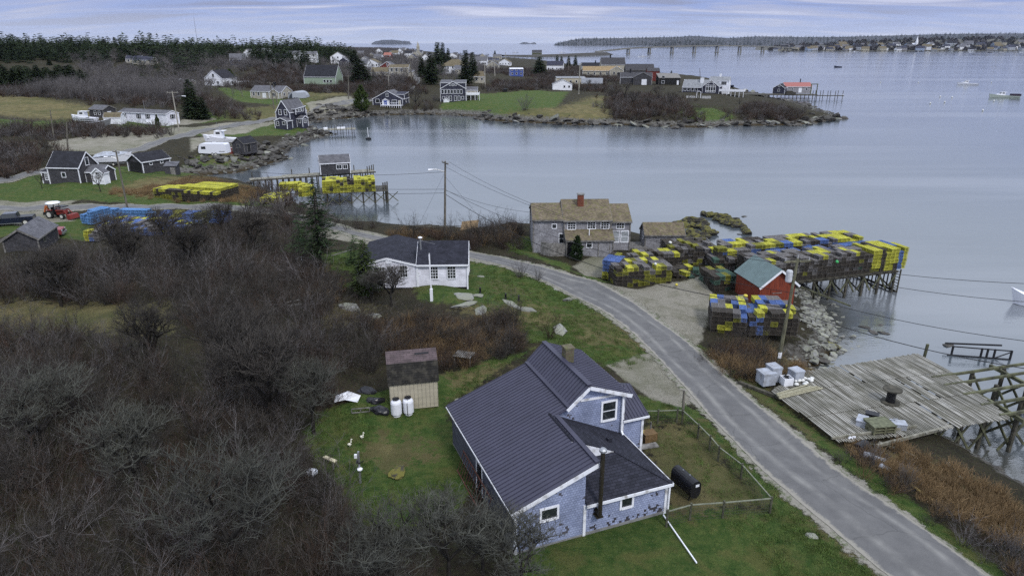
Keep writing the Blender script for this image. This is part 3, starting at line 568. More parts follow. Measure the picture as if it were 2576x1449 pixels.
def spread(name, meshes, P, r, lo, hi, label, cat, tilt=.12, far=0, zs=None):
    n = len(P); s = lo+(hi-lo)*r.random(n)**1.2; sc = np.stack([s*(.9+.25*r.random(n)), s*(.9+.25*r.random(n)), s*(.8+.4*r.random(n))], 1)
    rot = np.stack([r.normal(0, tilt, n), r.normal(0, tilt, n), r.random(n)*6.283], 1)
    return scatter(name, meshes, P, sc, rot, r.integers(0, len(meshes), n), label, cat)
rv = np.random.default_rng(5)
B_DARK = [bush(20+i, 18, 2.6, .5, 10, .011, BARK) for i in range(3)]+[bush(30+i, 18, 2.3, .42, 10, .010, TWRED) for i in range(2)]+[bush(36, 14, 3.2, .6, 12, .012, TWGREY)]
B_RED = [bush(40+i, 30, 1.5, .5, 7, .009, TWRED) for i in range(3)]+[bush(44, 30, 1.35, .6, 6, .009, STRAW), bush(45, 26, 1.5, .5, 8, .010, BARK)]
B_FAR = [bush(50+i, 16, 2.2, .6, 8, .030, m_) for i, m_ in enumerate((TWRED, BARK, TWGREY, TWRED))]
T_FAR = []
for i in range(3):
    a_, b_ = baretree(60+i, h=9, trunk=.18, levels=4, spread=.62, tw=.03, fork=2, k0=5); T_FAR.append(segmesh('bare_tree', a_+b_, TWGREY, 3))
STR = []
for i in range(2):
    r_ = np.random.default_rng(70+i); S_ = []
    for _ in range(70):
        a = r_.random()*6.283; o = np.array([math.cos(a), math.sin(a), 0])*r_.random()*.45; d_ = rnd_dir(r_, (0, 0, 1), .35); d_[2] = abs(d_[2]); l = .35+.5*r_.random(); q = o+d_*l*.6; S_.append([*o, *q, .010, .008]); S_.append([*q, *(q+rnd_dir(r_, d_, .4)*l*.5), .008, .004])
    STR.append(segmesh('grass_tuft', S_, STRAW, 3))
# ---------------------------------------------------------------- building kit
WH = mat('white_paint', (.74,.75,.80), col2=(.55,.56,.60), scale=1.2, lo=.45, hi=.8); TRIMD = mat('old_white_trim', (.68,.69,.74), col2=(.30,.29,.28), scale=2.4, lo=.5, hi=.72)
GLASS = mat('window_glass', (.025,.03,.035), rough=.08, spec=.8, var=.5); CURT = mat('drawn_blind', (.32,.34,.36), var=.2); CONC = mat('concrete', (.22,.22,.22), var=.35, scale=2)
SIDW = shingle('white_clapboard', (.74,.74,.82), (.69,.69,.77), (.44,.44,.52), bw=4, rh=.16); SHBLUE = shingle('blue_grey_shingles', (.30,.34,.49), (.225,.26,.39), (.12,.14,.21), bw=.17, rh=.145, dark=(.075,.072,.088), darkamt=.50)
SHBLUE2 = shingle('pale_blue_shingles', (.33,.37,.53), (.25,.285,.43), (.13,.15,.22), bw=.17, rh=.145, dark=(.05,.047,.056), darkamt=.50, low=.6)
SHGREY = shingle('weathered_grey_shingles', (.34,.34,.37), (.235,.23,.25), (.07,.07,.08), bw=.16, rh=.15); SHDK = shingle('dark_grey_shingles', (.085,.083,.092), (.05,.049,.056), (.02,.02,.022), bw=.18, rh=.16)
SHDK2 = shingle('slate_shingles', (.055,.057,.085), (.036,.038,.058), (.018,.018,.025), bw=.25, rh=.2)
RFBLK = shingle('black_asphalt_shingles', (.034,.035,.050), (.020,.021,.030), (.008,.008,.012), bw=.32, rh=.17); RFBLK2 = shingle('black_roof_far', (.030,.031,.040), (.022,.022,.028), (.012,.012,.014), bw=.5, rh=.3)
RFBRN = shingle('mossy_brown_shingles', (.205,.168,.118), (.115,.092,.066), (.05,.04,.03), bw=.22, rh=.16, moss=(.13,.125,.05)); RFGRY = shingle('grey_roof_shingles', (.15,.15,.165), (.105,.105,.12), (.05,.05,.06), bw=.3, rh=.2)
RFTAN = shingle('tan_roof_shingles', (.33,.24,.13), (.26,.185,.10), (.15,.11,.07), bw=.5, rh=.3); RFPLUM = shingle('worn_purple_brown_shingles', (.125,.095,.10), (.095,.072,.078), (.035,.028,.03), bw=.45, rh=.17, moss=(.055,.045,.045)); RFDK = shingle('lichened_dark_shingles', (.030,.028,.026), (.020,.019,.018), (.008,.008,.008), bw=.45, rh=.17, moss=(.06,.055,.045))
BEIGE = shingle('beige_clapboard', (.36,.34,.29), (.33,.31,.26), (.22,.2,.17), bw=5, rh=.2); REDB = mat('red_barn_board', (.215,.045,.022), col2=(.12,.025,.015), scale=1.5, stretch=(6,6,.6)); REDC = shingle('red_clapboard', (.16,.035,.03), (.12,.028,.025), (.06,.02,.02), bw=4, rh=.2)
SAGE = mat('pale_green_board', (.27,.34,.26), var=.2, scale=2); YELB = mat('tan_board', (.44,.40,.31), var=.2, scale=1, stretch=(1,1,4)); BRICK = shingle('brick', (.20,.062,.035), (.14,.045,.028), (.10,.09,.08), bw=.2, rh=.07); OLDW = mat('old_grey_wood', (.22,.21,.20), col2=(.09,.085,.08), scale=3, stretch=(1,1,1), rnd=.2)
METD = mat('galvanised_metal', (.40,.41,.43), rough=.4, metal=.7, var=.3); BLUED = mat('blue_door_paint', (.055,.09,.30), var=.2); BLK = mat('black_paint', (.014,.014,.017), rough=.35, var=.3); DKHOLE = mat('dark_interior', (.012,.012,.013), var=.2)
def hitv(A, rz, v, px, py, side=False):
    """local (along, height) of the point of the upright plane y=v (or x=v when side) seen at a photograph pixel"""
    U = (math.cos(rz), math.sin(rz)); V = (-math.sin(rz), math.cos(rz)); d = ray(px, py); n, w_ = (U, V) if side else (V, U)
    k = (A[0]*n[0]+A[1]*n[1]+v)/(d[0]*n[0]+d[1]*n[1]); x, y, z = d[0]*k, d[1]*k, CAMZ+d[2]*k
    return (x-A[0])*w_[0]+(y-A[1])*w_[1], z-A[2]
def block(root, x0, x1, y0, y1, h, rise, ridge='x', wall=WH, roof=RFBLK, trim=WH, zb=-.6, oh=.25, gab=.18, th=.12, names=('wall', 'roof', 'trim'), found=None, z0=0, kn=.5, kr=.62, hb=None):
    """walls, roof and trim of one gabled, gambrel, shed or hipped volume"""
    W_, L_ = (y1-y0, x1-x0) if ridge != 'y' else (x1-x0, y1-y0)
    wm = MB(); rm = MB(); tm = MB(); H0 = z0+h; t_ = .02
    if ridge in 'xy' and len(ridge) == 1: prof = [(0, H0), (W_/2, H0+rise), (W_, H0)]
    elif ridge == 'gx': prof = [(0, H0), (W_*.17, H0+rise*kr), (W_/2, H0+rise), (W_*.83, H0+rise*kr), (W_, H0)]
    elif ridge == 'shed': prof = [(0, H0), (W_, H0+rise)]
    elif ridge == 'hip': prof = None
    if prof:
        def P(t, z, s): return (s, y0+t, z) if ridge != 'y' else (x0+t, s, z)
        a, b = (x0, x1) if ridge != 'y' else (y0, y1)
        pl = [(0, zb)]+prof+[(W_, zb)]
        if ridge == 'y': wm.extr([(x0+p, q) for p, q in pl], 'y', a, b)
        else: wm.extr([(y0+p, q) for p, q in pl], 'x', a, b)
        for i in range(len(prof)-1):
            (p, q), (p2, q2) = prof[i], prof[i+1]; dl = math.hypot(p2-p, q2-q); ux, uz = (p2-p)/dl, (q2-q)/dl
            s1 = oh if i == 0 else 0; s2 = oh if i == len(prof)-2 else 0
            A_ = (p-ux*s1, q-uz*s1+th); B_ = (p2+ux*s2, q2+uz*s2+th)
            rm.slab([P(*A_, a-gab), P(*A_, b+gab), P(*B_, b+gab), P(*B_, a-gab)], th-t_)
            for e in (a-gab-.012, b+gab+.012):      # rake boards
                tm.bar(P(A_[0], A_[1]-th*1.2, e), P(B_[0], B_[1]-th*1.2, e), .05, th*1.7, up=P(0, 1, 0) if 0 else (0, 0, 1))
        # eave boards
        for t, q, sg in ((prof[0][0], prof[0][1], -1), (prof[-1][0], prof[-1][1], 1)):
            if ridge == 'shed' and sg == 1: ezz = q+.02
            else: ezz = q-oh*.35
            tm.bar(P(t+sg*(oh*.93+.012), ezz, a-gab), P(t+sg*(oh*.93+.012), ezz, b+gab), .05, .17)
    else:
        m_ = min(x1-x0, y1-y0)/2; wm.box(x0, x1, y0, y1, zb, H0); o = oh
        c = [(x0-o, y0-o, H0), (x1+o, y0-o, H0), (x1+o, y1+o, H0), (x0-o, y1+o, H0)]
        if (x1-x0) >= (y1-y0): r = [(x0+m_, (y0+y1)/2, H0+rise), (x1-m_, (y0+y1)/2, H0+rise)]; fs = [[c[0], c[1], r[1], r[0]], [c[1], c[2], r[1]], [c[2], c[3], r[0], r[1]], [c[3], c[0], r[0]]]
        else: r = [((x0+x1)/2, y0+m_, H0+rise), ((x0+x1)/2, y1-m_, H0+rise)]; fs = [[c[0], c[1], r[0]], [c[1], c[2], r[1], r[0]], [c[2], c[3], r[1]], [c[3], c[0], r[0], r[1]]]
        for f_ in fs: rm.slab(f_, .08)
        for i in range(4): tm.bar(Vector(c[i])-Vector((0, 0, .1)), Vector(c[(i+1) % 4])-Vector((0, 0, .1)), .05, .16)
    for cx_, cy_ in ((x0, y0), (x1, y0), (x0, y1), (x1, y1)):      # corner boards
        sx = -1 if cx_ == x0 else 1; sy = -1 if cy_ == y0 else 1
        tm.box(cx_-.07+.04*sx, cx_+.07+.04*sx, cy_-.07+.04*sy, cy_+.07+.04*sy, max(zb, -.1), H0-.05)
    part(names[0], wm, wall, root); part(names[1], rm, roof, root)
    if trim: part(names[2], tm, trim, root)
    if found: part('foundation', MB().box(x0-.03, x1+.03, y0-.03, y1+.03, zb-.3, .12), found, root)
def window(root, face, u, z, w_, h_, pos, frame=WH, pane=GLASS, grid=(1, 2), fw=.09, name='window', sh=None, proud=.06):
    """face f/b/l/r at coordinate pos; u runs along the wall, z is the centre height"""
    def P(a, n, c): return {'f': (a, pos-n, c), 'b': (a, pos+n, c), 'l': (pos-n, a, c), 'r': (pos+n, a, c)}[face]
    def bx(m_, a0, a1, c0, c1, n0, n1):
        p, q = P(a0, n0, c0), P(a1, n1, c1); m_.box(min(p[0], q[0]), max(p[0], q[0]), min(p[1], q[1]), max(p[1], q[1]), c0, c1)
    fm = MB(); x0, x1, z0, z1 = u-w_/2, u+w_/2, z-h_/2, z+h_/2
    bx(fm, x0-fw, x0, z0-fw, z1+fw, -.02, proud); bx(fm, x1, x1+fw, z0-fw, z1+fw, -.02, proud); bx(fm, x0+.001, x1-.001, z1, z1+fw, -.02, proud-.002); bx(fm, x0+.001, x1-.001, z0-fw, z0, -.02, proud+.03)
    for i in range(1, grid[0]): a = x0+w_*i/grid[0]; bx(fm, a-.02, a+.02, z0+.001, z1-.001, .0, proud-.02)
    for i in range(1, grid[1]): a = z0+h_*i/grid[1]; bx(fm, x0+.001, x1-.001, a-.02, a+.02, .0, proud-.024)
    f = part(name, fm, frame, root); pm = MB(); bx(pm, x0+.002, x1-.002, z0+.002, z1-.002, -.01, .012); part('pane', pm, pane, f)
    if sh:
        for s_ in (-1, 1):
            sm = MB(); a = u+s_*(w_/2+fw+.2); bx(sm, a-.17, a+.17, z0-.05, z1+.05, -.01, .04); part('shutter', sm, sh, root)
    return f
def door(root, face, u, w_, h_, pos, m_=WH, frame=WH, z0=0, knob=True):
    def P(a, n): return {'f': (a, pos-n), 'b': (a, pos+n), 'l': (pos-n, a), 'r': (pos+n, a)}[face]
    def bx(mb, a0, a1, c0, c1, n0, n1):
        p, q = P(a0, n0), P(a1, n1); mb.box(min(p[0], q[0]), max(p[0], q[0]), min(p[1], q[1]), max(p[1], q[1]), c0, c1)
    d_ = MB(); bx(d_, u-w_/2, u+w_/2, z0, z0+h_, -.01, .03); dd = part('door', d_, m_, root)
    f = MB(); bx(f, u-w_/2-.1, u-w_/2-.002, z0, z0+h_+.1, -.02, .06); bx(f, u+w_/2+.002, u+w_/2+.1, z0, z0+h_+.1, -.02, .06); bx(f, u-w_/2, u+w_/2, z0+h_+.002, z0+h_+.1, -.02, .058); part('door_frame', f, frame, root)
    if knob: k = MB(); bx(k, u+w_*.36, u+w_*.42, z0+h_*.45, z0+h_*.49, .03, .09); part('handle', k, METD, dd)
def chimney(root, x, y, z0, z1, s=.5, m_=BRICK, cap=True):
    mb = MB().box(x-s/2, x+s/2, y-s/2, y+s/2, z0, z1); 
    if cap: mb.box(x-s/2-.06, x+s/2+.06, y-s/2-.06, y+s/2+.06, z1+.002, z1+.1)
    part('chimney', mb, m_, root)
D2 = lambda X, Y, x0, y0, s=3.435: ((x0+X/s)/1.16459, (y0+Y/s)/1.16459)
# ---------------------------------------------------------------- the near house with the ribbed metal roof
def metal(name, col):
    m, t, p = newmat(name); tc = N(t, 'ShaderNodeTexCoord'); c = mixc(t, mrange(t, noise(t, tc.outputs['Object'], 1.1, 6), .35, .65), col, tuple(x*.8 for x in col)); c = mixc(t, mrange(t, noise(t, tc.outputs['Object'], 9, 6, .8), .62, .72, 0, .4), c, (.11, .11, .13))
    L(t, c, p.inputs['Base Color']); p.inputs['Roughness'].default_value = .5; p.inputs['Specular IOR Level'].default_value = .4; return m
METR = metal('ribbed_black_metal_roof', (.045, .044, .072)); METG = metal('ribbed_green_metal_roof', (.14, .195, .20))
def ribbed(mb, pts, n, axis=0, up=.035):
    """a metal sheet: flat quad pts = a,b (eave) c,d (top) with n ribs running from eave to top"""
    a, b, c, d = [Vector(p) for p in pts]; mb.slab([a, b, c, d], .05); nr_ = (b-a).cross(d-a).normalized()
    if nr_.z < 0: nr_ = -nr_
    for i in range(n+1):
        k = i/n; p, q = a.lerp(b, k), d.lerp(c, k); mb.bar(p+nr_*up*.45, q+nr_*up*.45, .05, up, up=nr_)
hr_ = .374; H0 = Vector((3.784, 29.611, 3.5)); home = thing('house', 'near blue grey shingled house with ribbed dark metal roof', 'house', H0, hr_)
a_, L_, h1, w2, h2, w3, w4, h4, v1, w5, h5, bb, h6, s6 = 4.18, 11.15, 2.73, .536, 4.5, 1.37, 2.62, 6.0, 5.12, 5.44, 4.92, 5.0, 2.06, .49
sl_ = (h2-h1)/(w2+a_); zl = lambda u: h1+(u+a_)*sl_
mb = MB(); mb.extr([(-a_+.3, -.5), (0, -.5), (0, zl(0)-.16), (-a_+.3, zl(-a_+.3)-.16)], 'y', 0, v1); mb.extr([(-a_+.3, -.5), (w3-.25, -.5), (w3-.25, zl(w3-.25)-.16), (-a_+.3, zl(-a_+.3)-.16)], 'y', v1+.002, L_-.2)
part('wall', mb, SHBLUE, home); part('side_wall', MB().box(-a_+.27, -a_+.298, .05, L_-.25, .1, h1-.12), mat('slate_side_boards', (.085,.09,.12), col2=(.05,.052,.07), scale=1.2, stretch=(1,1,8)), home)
mb = MB(); mb.extr([(w3-.248, -.5), (w5-.3, -.5), (w5-.3, h5-.1), (w4, h4-.16), (w3+.02, zl(w3)-.1), (w3-.248, zl(w3)-.3)], 'y', v1+.004, L_-.1); part('wall', mb, SHBLUE, home)
mb = MB(); mb.box(.002, bb, 0.0, v1, -.6, h6-.06); part('wall', mb, SHBLUE2, home)
mb = MB(); mb.extr([(w5-.298, -.5), (6.66, -.5), (6.66, 3.0), (w5-.298, 3.0)], 'y', v1+.15, v1+4.2); mb.extr([(v1+.152, 3.0), (v1+2.3, 3.9), (v1+4.19, 3.0)], 'x', w5-.29, 6.658); part('wall', mb, SHBLUE, home)
mb = MB(); ribbed(mb, [(-a_, -.25, h1), (-a_, L_, h1), (w3-.02, L_, zl(w3-.02)), (w2, -.25, h2)], 2, up=.001) if 0 else None
# shed roof in two sheets, ribs run from the low eave up
nrib = 40; e0 = -.25
for i in range(nrib+1):
    v = e0+(L_-e0)*i/nrib; top = w3 if v > v1-.3 else w2
    mb.bar((-a_, v, h1+.02), (top, v, zl(top)+.02), .035, .04)
mb.slab([(-a_, e0, h1), (w2, e0, zl(w2)), (w2, v1-.35, zl(w2)), (-a_, v1-.35, h1)], .06); mb.slab([(-a_, v1-.348, h1), (w3, v1-.348, zl(w3)), (w3, L_, zl(w3)), (-a_, L_, h1)], .06)
mb.bar((w2-.02, e0, zl(w2)+.05), (w2-.02, v1-.35, zl(w2)+.05), .26, .05); mb.bar((w3-.02, v1-.35, zl(w3)+.06), (w3-.02, L_, zl(w3)+.06), .3, .06)
part('roof', mb, METR, home)
mb = MB(); f0, f1 = v1-.35, L_+.15
ribbed(mb, [(w3+.06, f0, zl(w3)+.05), (w3+.06, f1, zl(w3)+.05), (w4, f1, h4), (w4, f0, h4)], 21); ribbed(mb, [(w5, f0, h5), (w5, f1, h5), (w4, f1, h4), (w4, f0, h4)], 21); mb.bar((w4, f0-.01, h4+.05), (w4, f1+.01, h4+.05), .32, .06)
part('roof', mb, METR, home)
mb = MB(); ribbed(mb, [(w5-.33, v1-.1, 3.05), (6.9, v1-.1, 3.05), (6.9, v1+2.3, 4.05), (w5-.3, v1+2.3, 4.05)], 8); mb.slab([(w5-.3, v1+2.3, 4.05), (6.9, v1+2.3, 4.05), (6.9, v1+4.5, 3.05), (w5-.3, v1+4.5, 3.05)], .05); part('roof', mb, METR, home)
c_ = 2.32; E_ = bb+.22; mb = MB()
mb.slab([(.03, -.22, h6), (E_, -.22, h6), (E_-c_, -.22+c_, h6+s6*c_), (.03, -.22+c_, h6+s6*c_)], .08); mb.slab([(E_, -.22, h6), (E_, v1+.1, h6), (.25, v1+.1, h6+s6*(E_-.25)), (.25, -.22+c_+.01, h6+s6*(E_-.25)), (E_-c_, -.22+c_+.01, h6+s6*c_)], .08)
mb.bar((E_, -.22, h6+.01), (E_-c_, -.22+c_, h6+s6*c_+.01), .22, .04); mb.box(3.1, 3.35, 3.2, 3.45, h6+s6*(E_-3.1)-.1, h6+s6*(E_-3.1)+.16); part('roof', mb, RFBLK, home)
mb = MB(); mb.extr([(.2, h6+s6*c_-.02), (E_-c_-.05, h6+s6*c_-.02), (.2, h6+s6*(E_-.2)-.1)], 'y', -.22+c_-.02, -.22+c_+.05); part('flashing', mb, TRIMD, home)
mb = MB()   # white trim: rakes, eaves and corner boards
mb.bar((-a_-.02, e0-.02, h1-.14), (w2+.02, e0-.02, h2-.14), .05, .24); mb.bar((-a_-.03, e0, h1-.1), (-a_-.03, L_, h1-.1), .04, .08); mb.bar((w2+.05, e0, h2-.1), (w2+.05, v1-.4, h2-.1), .05, .18)
mb.bar((w3-.15, f0-.03, zl(w3)-.16), (w4, f0-.03, h4-.15), .05, .2); mb.bar((w4, f0-.03, h4-.15), (w5+.03, f0-.03, h5-.14), .05, .22); mb.bar((w5+.03, f0, h5-.12), (w5+.03, f1, h5-.12), .05, .14)
mb.bar((w4-.4, v1-.02, h5+.02), (w5-.25, v1-.02, h5-.1), .05, .14)
mb.bar((0, E_*0-.27, h6-.09), (E_+.03, -.27, h6-.09), .05, .17); mb.bar((E_+.03, -.27, h6-.09), (E_+.03, v1, h6-.09), .05, .17); mb.bar((w5-.3, v1-.14, 2.95), (6.95, v1-.14, 2.95), .05, .14)
for x, y, z in ((-a_+.3, 0, zl(-a_+.3)-.2), (.0, -.012, h6-.15), (bb, 0, h6-.12), (w5-.3, v1, h5-.1), (6.66, v1+.15, 2.95)): mb.box(x-.09, x+.07, y-.06, y+.06, -.4, z)
part('trim', mb, TRIMD, home)
mb = MB(); mb.box(-a_+.27, -.0, -.03, L_-.22, -.9, .10); mb.box(.01, bb+.03, -.04, v1, -.9, .16); part('foundation', mb, CONC, home)
for (px_, py_), v_, w_, h_, gr in ((D2(1093, 455, 1250, 980, 2.049), v1, .85, 1.15, (1, 2)), (D2(1200, 1000, 1250, 980, 2.049), 0, .62, .62, (1, 1)), (D2(735, 1072, 1250, 980, 2.049), 0, .85, .6, (1, 1))):
    u, z = hitv(H0, hr_, v_, px_, py_); window(home, 'f', u, z, w_, h_, v_-.0, grid=gr, fw=.12)
window(home, 'r', 3.1, 1.35, .9, .8, bb, grid=(1, 2)); window(home, 'r', v1+2.2, 1.4, .8, 1.0, 6.66); door(home, 'l', 5.5, .9, 1.9, -a_+.3, BLK)
u, z = hitv(H0, hr_, L_*.5+2, *D2(845, 190, 1250, 980, 2.049)); cy_ = 8.6; cxx = hitv(H0, hr_, cy_, *D2(846, 180, 1250, 980, 2.049))[0]
OLDBR = shingle('lichened_brick', (.13, .12, .075), (.10, .075, .05), (.17, .17, .15), bw=.2, rh=.09, moss=(.12, .13, .05)); mb = MB(); mb.box(cxx-.28, cxx+.28, cy_-.28, cy_+.28, 4.6, 6.65); mb.box(cxx-.32, cxx+.32, cy_-.32, cy_+.32, 6.652, 6.78); part('chimney', mb, OLDBR, home)
mb = MB(); u_, zt = hitv(H0, hr_, -.45, *D2(1060, 690, 1250, 980, 2.049)); u2, zb_ = hitv(H0, hr_, -.45, *D2(1050, 1085, 1250, 980, 2.049)); FLUE = mat('bronze_flue', (.045, .038, .028), rough=.4, metal=.4)
mb.tube([(u_, -.45, zb_), (u_, -.45, zt-.12)], .115, 12); mb.tube([(u_, -.45, (zt+zb_)/2+.7), (u_, -.45, (zt+zb_)/2+.82)], .13, 12); mb.tube([(u_, -.45, zb_+.1), (u_, .02, zb_+.1)], .12, 10); mb.box(u_-.2, u_+.2, -.5, -.02, zb_-.12, zb_-.05)
fl = part('stove_pipe', mb, FLUE, home); part('rain_cap', MB().lathe([(.05, -.02), (.2, 0), (.2, .1), (.12, .18), (.02, .2)], 14, (u_, -.45, zt-.1)), METD, fl)
part('service_panel', MB().box(u_-.42, u_-.17, -.05, .01, zb_-.3, h6-.25), SHBLUE, home)
u3, z3 = hitv(H0, hr_, v1-.1, *D2(1163, 600, 1250, 980, 2.049)); part('downspout', MB().bar((w5-.42, v1-.12, h5-.2), (w5-.42, v1-.12, 2.35), .11, .11).bar((w5-.42, v1-.12, 2.36), (w5-.42, v1-.35, 2.2), .11, .11), WH, home)
part('downspout', MB().bar((bb+.12, -.12, h6-.2), (bb+.12, -.12, .2), .09, .09), WH, home)
# lattice skirt leaning on the left wall
lt = thing('trellis', 'rusty red leaning trellis against the left wall of the metal roofed house', 'trellis', H0, hr_); mb = MB()
for k in range(15): mb.bar((-a_-.35, 3.0+k*.35, .0), (-a_+.1, 3.0+k*.35, 1.35), .03, .03)
mb.bar((-a_-.34, 2.9, .05), (-a_-.34, 8.0, .05), .05); mb.bar((-a_+.08, 2.9, 1.33), (-a_+.08, 8.0, 1.33), .06); part('slats', mb, mat('rusty_wood', (.14, .06, .045), var=.4), lt)
# ---------------------------------------------------------------- white cottage
A = Vector((-9.61, 66.38, 4.15)); rz = R(2); wc = thing('cottage', 'white clapboard cottage with black shingle roof beside the road', 'cottage', A, rz)
block(wc, 0, 5.0, 0, 5.6, 2.65, 1.55, 'x', SIDW, RFBLK, WH, zb=-.15, oh=.3, gab=.15, found=BLK); block(wc, -6.1, -.18, .02, 8.6, 2.55, .75, 'y', SIDW, RFBLK, WH, zb=-.15, oh=.25, gab=.1, found=BLK)
for cx_, cy2, w_, h_, gr in ((1620, 547, .75, 1.25, (3, 4)), (1795, 543, .8, 1.25, (3, 4)), (1040, 550, .5, 1.2, (1, 2)), (1098, 550, .5, 1.2, (2, 3)), (1315, 535, .7, 1.2, (3, 3))):
    u, z = hitv(A, rz, 0, *D2(cx_, cy2, 800, 640)); window(wc, 'f', u, z, w_, h_, 0 if u > 0 else .02, grid=gr, fw=.08)
u, z = hitv(A, rz, 0, *D2(1163, 433, 800, 640)); mb = MB(); mb.box(u-.32, u+.32, -.05, .03, z-.25, z+.2)
for k in range(4): mb.box(u-.26, u+.26, -.07, -.052, z-.2+k*.1, z-.15+k*.1)
part('gable_vent', mb, WH, wc); u, z = hitv(A, rz, 0, *D2(1462, 560, 800, 640)); mb = MB().box(u-.16, u+.16, -.06, .02, z-.18, z+.18); k_ = part('letter_plaque', mb, WH, wc); part('letter', MB().bar((u, -.075, z-.13), (u, -.075, z), .04, .02).bar((u, -.075, z), (u-.07, -.075, z+.13), .04, .02).bar((u, -.075, z), (u+.07, -.075, z+.13), .04, .02), BLK, k_)
u, z = hitv(A, rz, 2.2, *D2(1490, 300, 800, 640)); sp_ = part('stove_pipe', MB().tube([(u, 1.7, z-.5), (u, 1.7, z+1.2)], .1, 10).tube([(u, 1.7, z-.6), (u, 1.7, z-.25)], .2, 10).bar((u, 1.7, z+.95), (u+1.5, 2.0, z+.5), .03), METD, wc); part('rain_cap', MB().lathe([(.22, 0), (.22, .06), (.06, .14)], 12, (u, 1.7, z+1.25)), WH, sp_)
mb = MB(); mb.box(5.05, 5.25, .3, 5.2, .6, 2.4); window(wc, 'r', 2.6, 1.5, .7, 1.1, 5.0); door(wc, 'r', 4.4, .85, 2, 5.0)
# ---------------------------------------------------------------- grey cape by the road
A = Vector((8.46, 81.0, 3.1)); rz = R(2); gh = thing('house', 'large weathered grey shingled house with mossy brown roof at the cove', 'house', A, rz); yb = 1.9
block(gh, -5.7, -1.86, yb, yb+6.4, 4.3, 1.25, 'x', SHGREY, RFBRN, OLDW, oh=.3); block(gh, -1.85, 3.9, yb-.15, yb+6.6, 4.25, 1.75, 'x', SHGREY, RFBRN, OLDW, oh=.35); block(gh, 3.91, 6.4, yb+.05, yb+6.2, 4.0, 1.4, 'x', SHGREY, RFBRN, OLDW, oh=.35)
block(gh, -1.7, 3.95, -.1, yb-.16, 2.15, .75, 'shed', SHGREY, RFBRN, OLDW, oh=.25)
for cx_, cy2, v_, w_, h_, gr in ((600, 555, yb-.15, .95, .85, (3, 3)), (800, 550, yb-.15, .95, .85, (3, 3)), (935, 548, yb-.15, .95, .85, (3, 3)), (1090, 555, yb+.05, .9, .65, (3, 2)), (425, 560, yb, .5, .5, (1, 1)), (503, 683, yb, .7, 1.2, (1, 2)), (778, 735, -.1, .62, .95, (1, 2))):
    u, z = hitv(A, rz, v_, *D2(cx_, cy2, 1500, 500)); window(gh, 'f', u, z, w_, h_, v_, grid=gr, fw=.08)
for cx_ in (1040, 1132):
    u, z = hitv(A, rz, yb+.05, *D2(cx_, 665, 1500, 500)); window(gh, 'f', u, z, .85, 1.35, yb+.05, grid=(1, 2), fw=.1, pane=CURT)
u, z = hitv(A, rz, yb+2.2, *D2(685, 430, 1500, 500)); part('chimney', MB().box(u-.38, u+.38, yb+1.9, yb+2.6, 4.8, 6.9), BRICK, gh); part('chimney_cap', MB().box(u-.44, u+.44, yb+1.84, yb+2.66, 6.902, 7.05), CONC, gh)
door(gh, 'f', -1.3, .8, 1.9, -.1, BLK); door(gh, 'f', 2.9, 1.3, 1.95, -.1, SHGREY, OLDW); part('vent_pipe', MB().tube([(1.1, .6, 2.3), (1.1, .6, 3.3)], .05, 8), WH, gh); part('deck', MB().box(6.45, 9.0, yb+.8, yb+3.6, -.3, .25), OLDW, gh)
fc = thing('fence', 'curved grey board fence in front of the weathered cove house', 'fence', A, rz)
pts = []
for k in range(14):
    u, z = hitv(A, rz, 0, *D2(300+k*23, 900, 1500, 500)); pts.append((u, .9-.9*math.sin(math.pi*.5*min(1, k/5))))
mb = MB()
for k in range(13):
    (x, y), (x2, y2) = pts[k], pts[k+1]
    for q in (0, .5): xx, yy = x+(x2-x)*q, y+(y2-y)*q; mb.bar((xx, yy, -.3), (xx, yy, 1.75+.04*math.sin(k*7+q*9)), .17, .03, up=(-(y2-y), x2-x, 0))
part('boards', mb, OLDW, fc)
A = Vector((17.12, 84.5, 3.0)); sb = thing('shed', 'small grey shed with mossy brown roof and railed deck at the water', 'shed', A, 0)
block(sb, 0, 4.9, 0, 3.4, 1.9, 1.15, 'x', SHGREY, RFBRN, OLDW, oh=.2, zb=-1.0); window(sb, 'l', 1.6, 1.5, .5, .95, 0, grid=(1, 3), fw=.09)
mb = MB().box(4.95, 8.6, -.2, 2.6, -.25, -.1)
for x, y in ((5.0, -.15), (6.8, -.15), (8.5, -.15), (8.5, 1.3), (8.5, 2.5), (5.0, 2.5), (6.8, 2.5)): mb.box(x-.05, x+.05, y-.05, y+.05, -2.8, .85)
part('deck', mb, OLDW, sb); mb = MB()
for z in (.85, .4): mb.bar((5, -.15, z), (8.5, -.15, z), .09, .05); mb.bar((8.5, -.15, z), (8.5, 2.5, z), .09, .05); mb.bar((5, 2.5, z), (8.5, 2.5, z), .09, .05)
part('railing', mb, OLDW, sb)
# ---------------------------------------------------------------- red boathouse with the green metal roof
A = Vector((24.77, 64.17, 2.9)); fr = Vector((27.4, 66.35)); 
P0 = Vector(at(*D2(435, 700, 2100, 640), 5.0)); P1 = Vector(at(*D2(830, 670, 2100, 640), 5.0)); PB = Vector(at(*D2(180, 535, 2100, 640), 5.0)); rz = math.atan2((P1-P0).y, (P1-P0).x); Wd = (P1-P0).length; Ld = (PB-P0).length
rzb = math.atan2((PB-P0).y, (PB-P0).x)-math.pi/2; rz = (rz+rzb)/2
rs = thing('boathouse', 'red boarded boathouse with green ribbed metal roof among the traps', 'boathouse', (P0.x, P0.y, 2.7), rz)
pk = 1.75; mb = MB(); mb.extr([(.25, -1.2), (Wd-.25, -1.2), (Wd-.25, 2.2), (Wd/2, 2.2+pk-.15), (.25, 2.2)], 'y', .3, Ld-.2); part('wall', mb, REDB, rs)
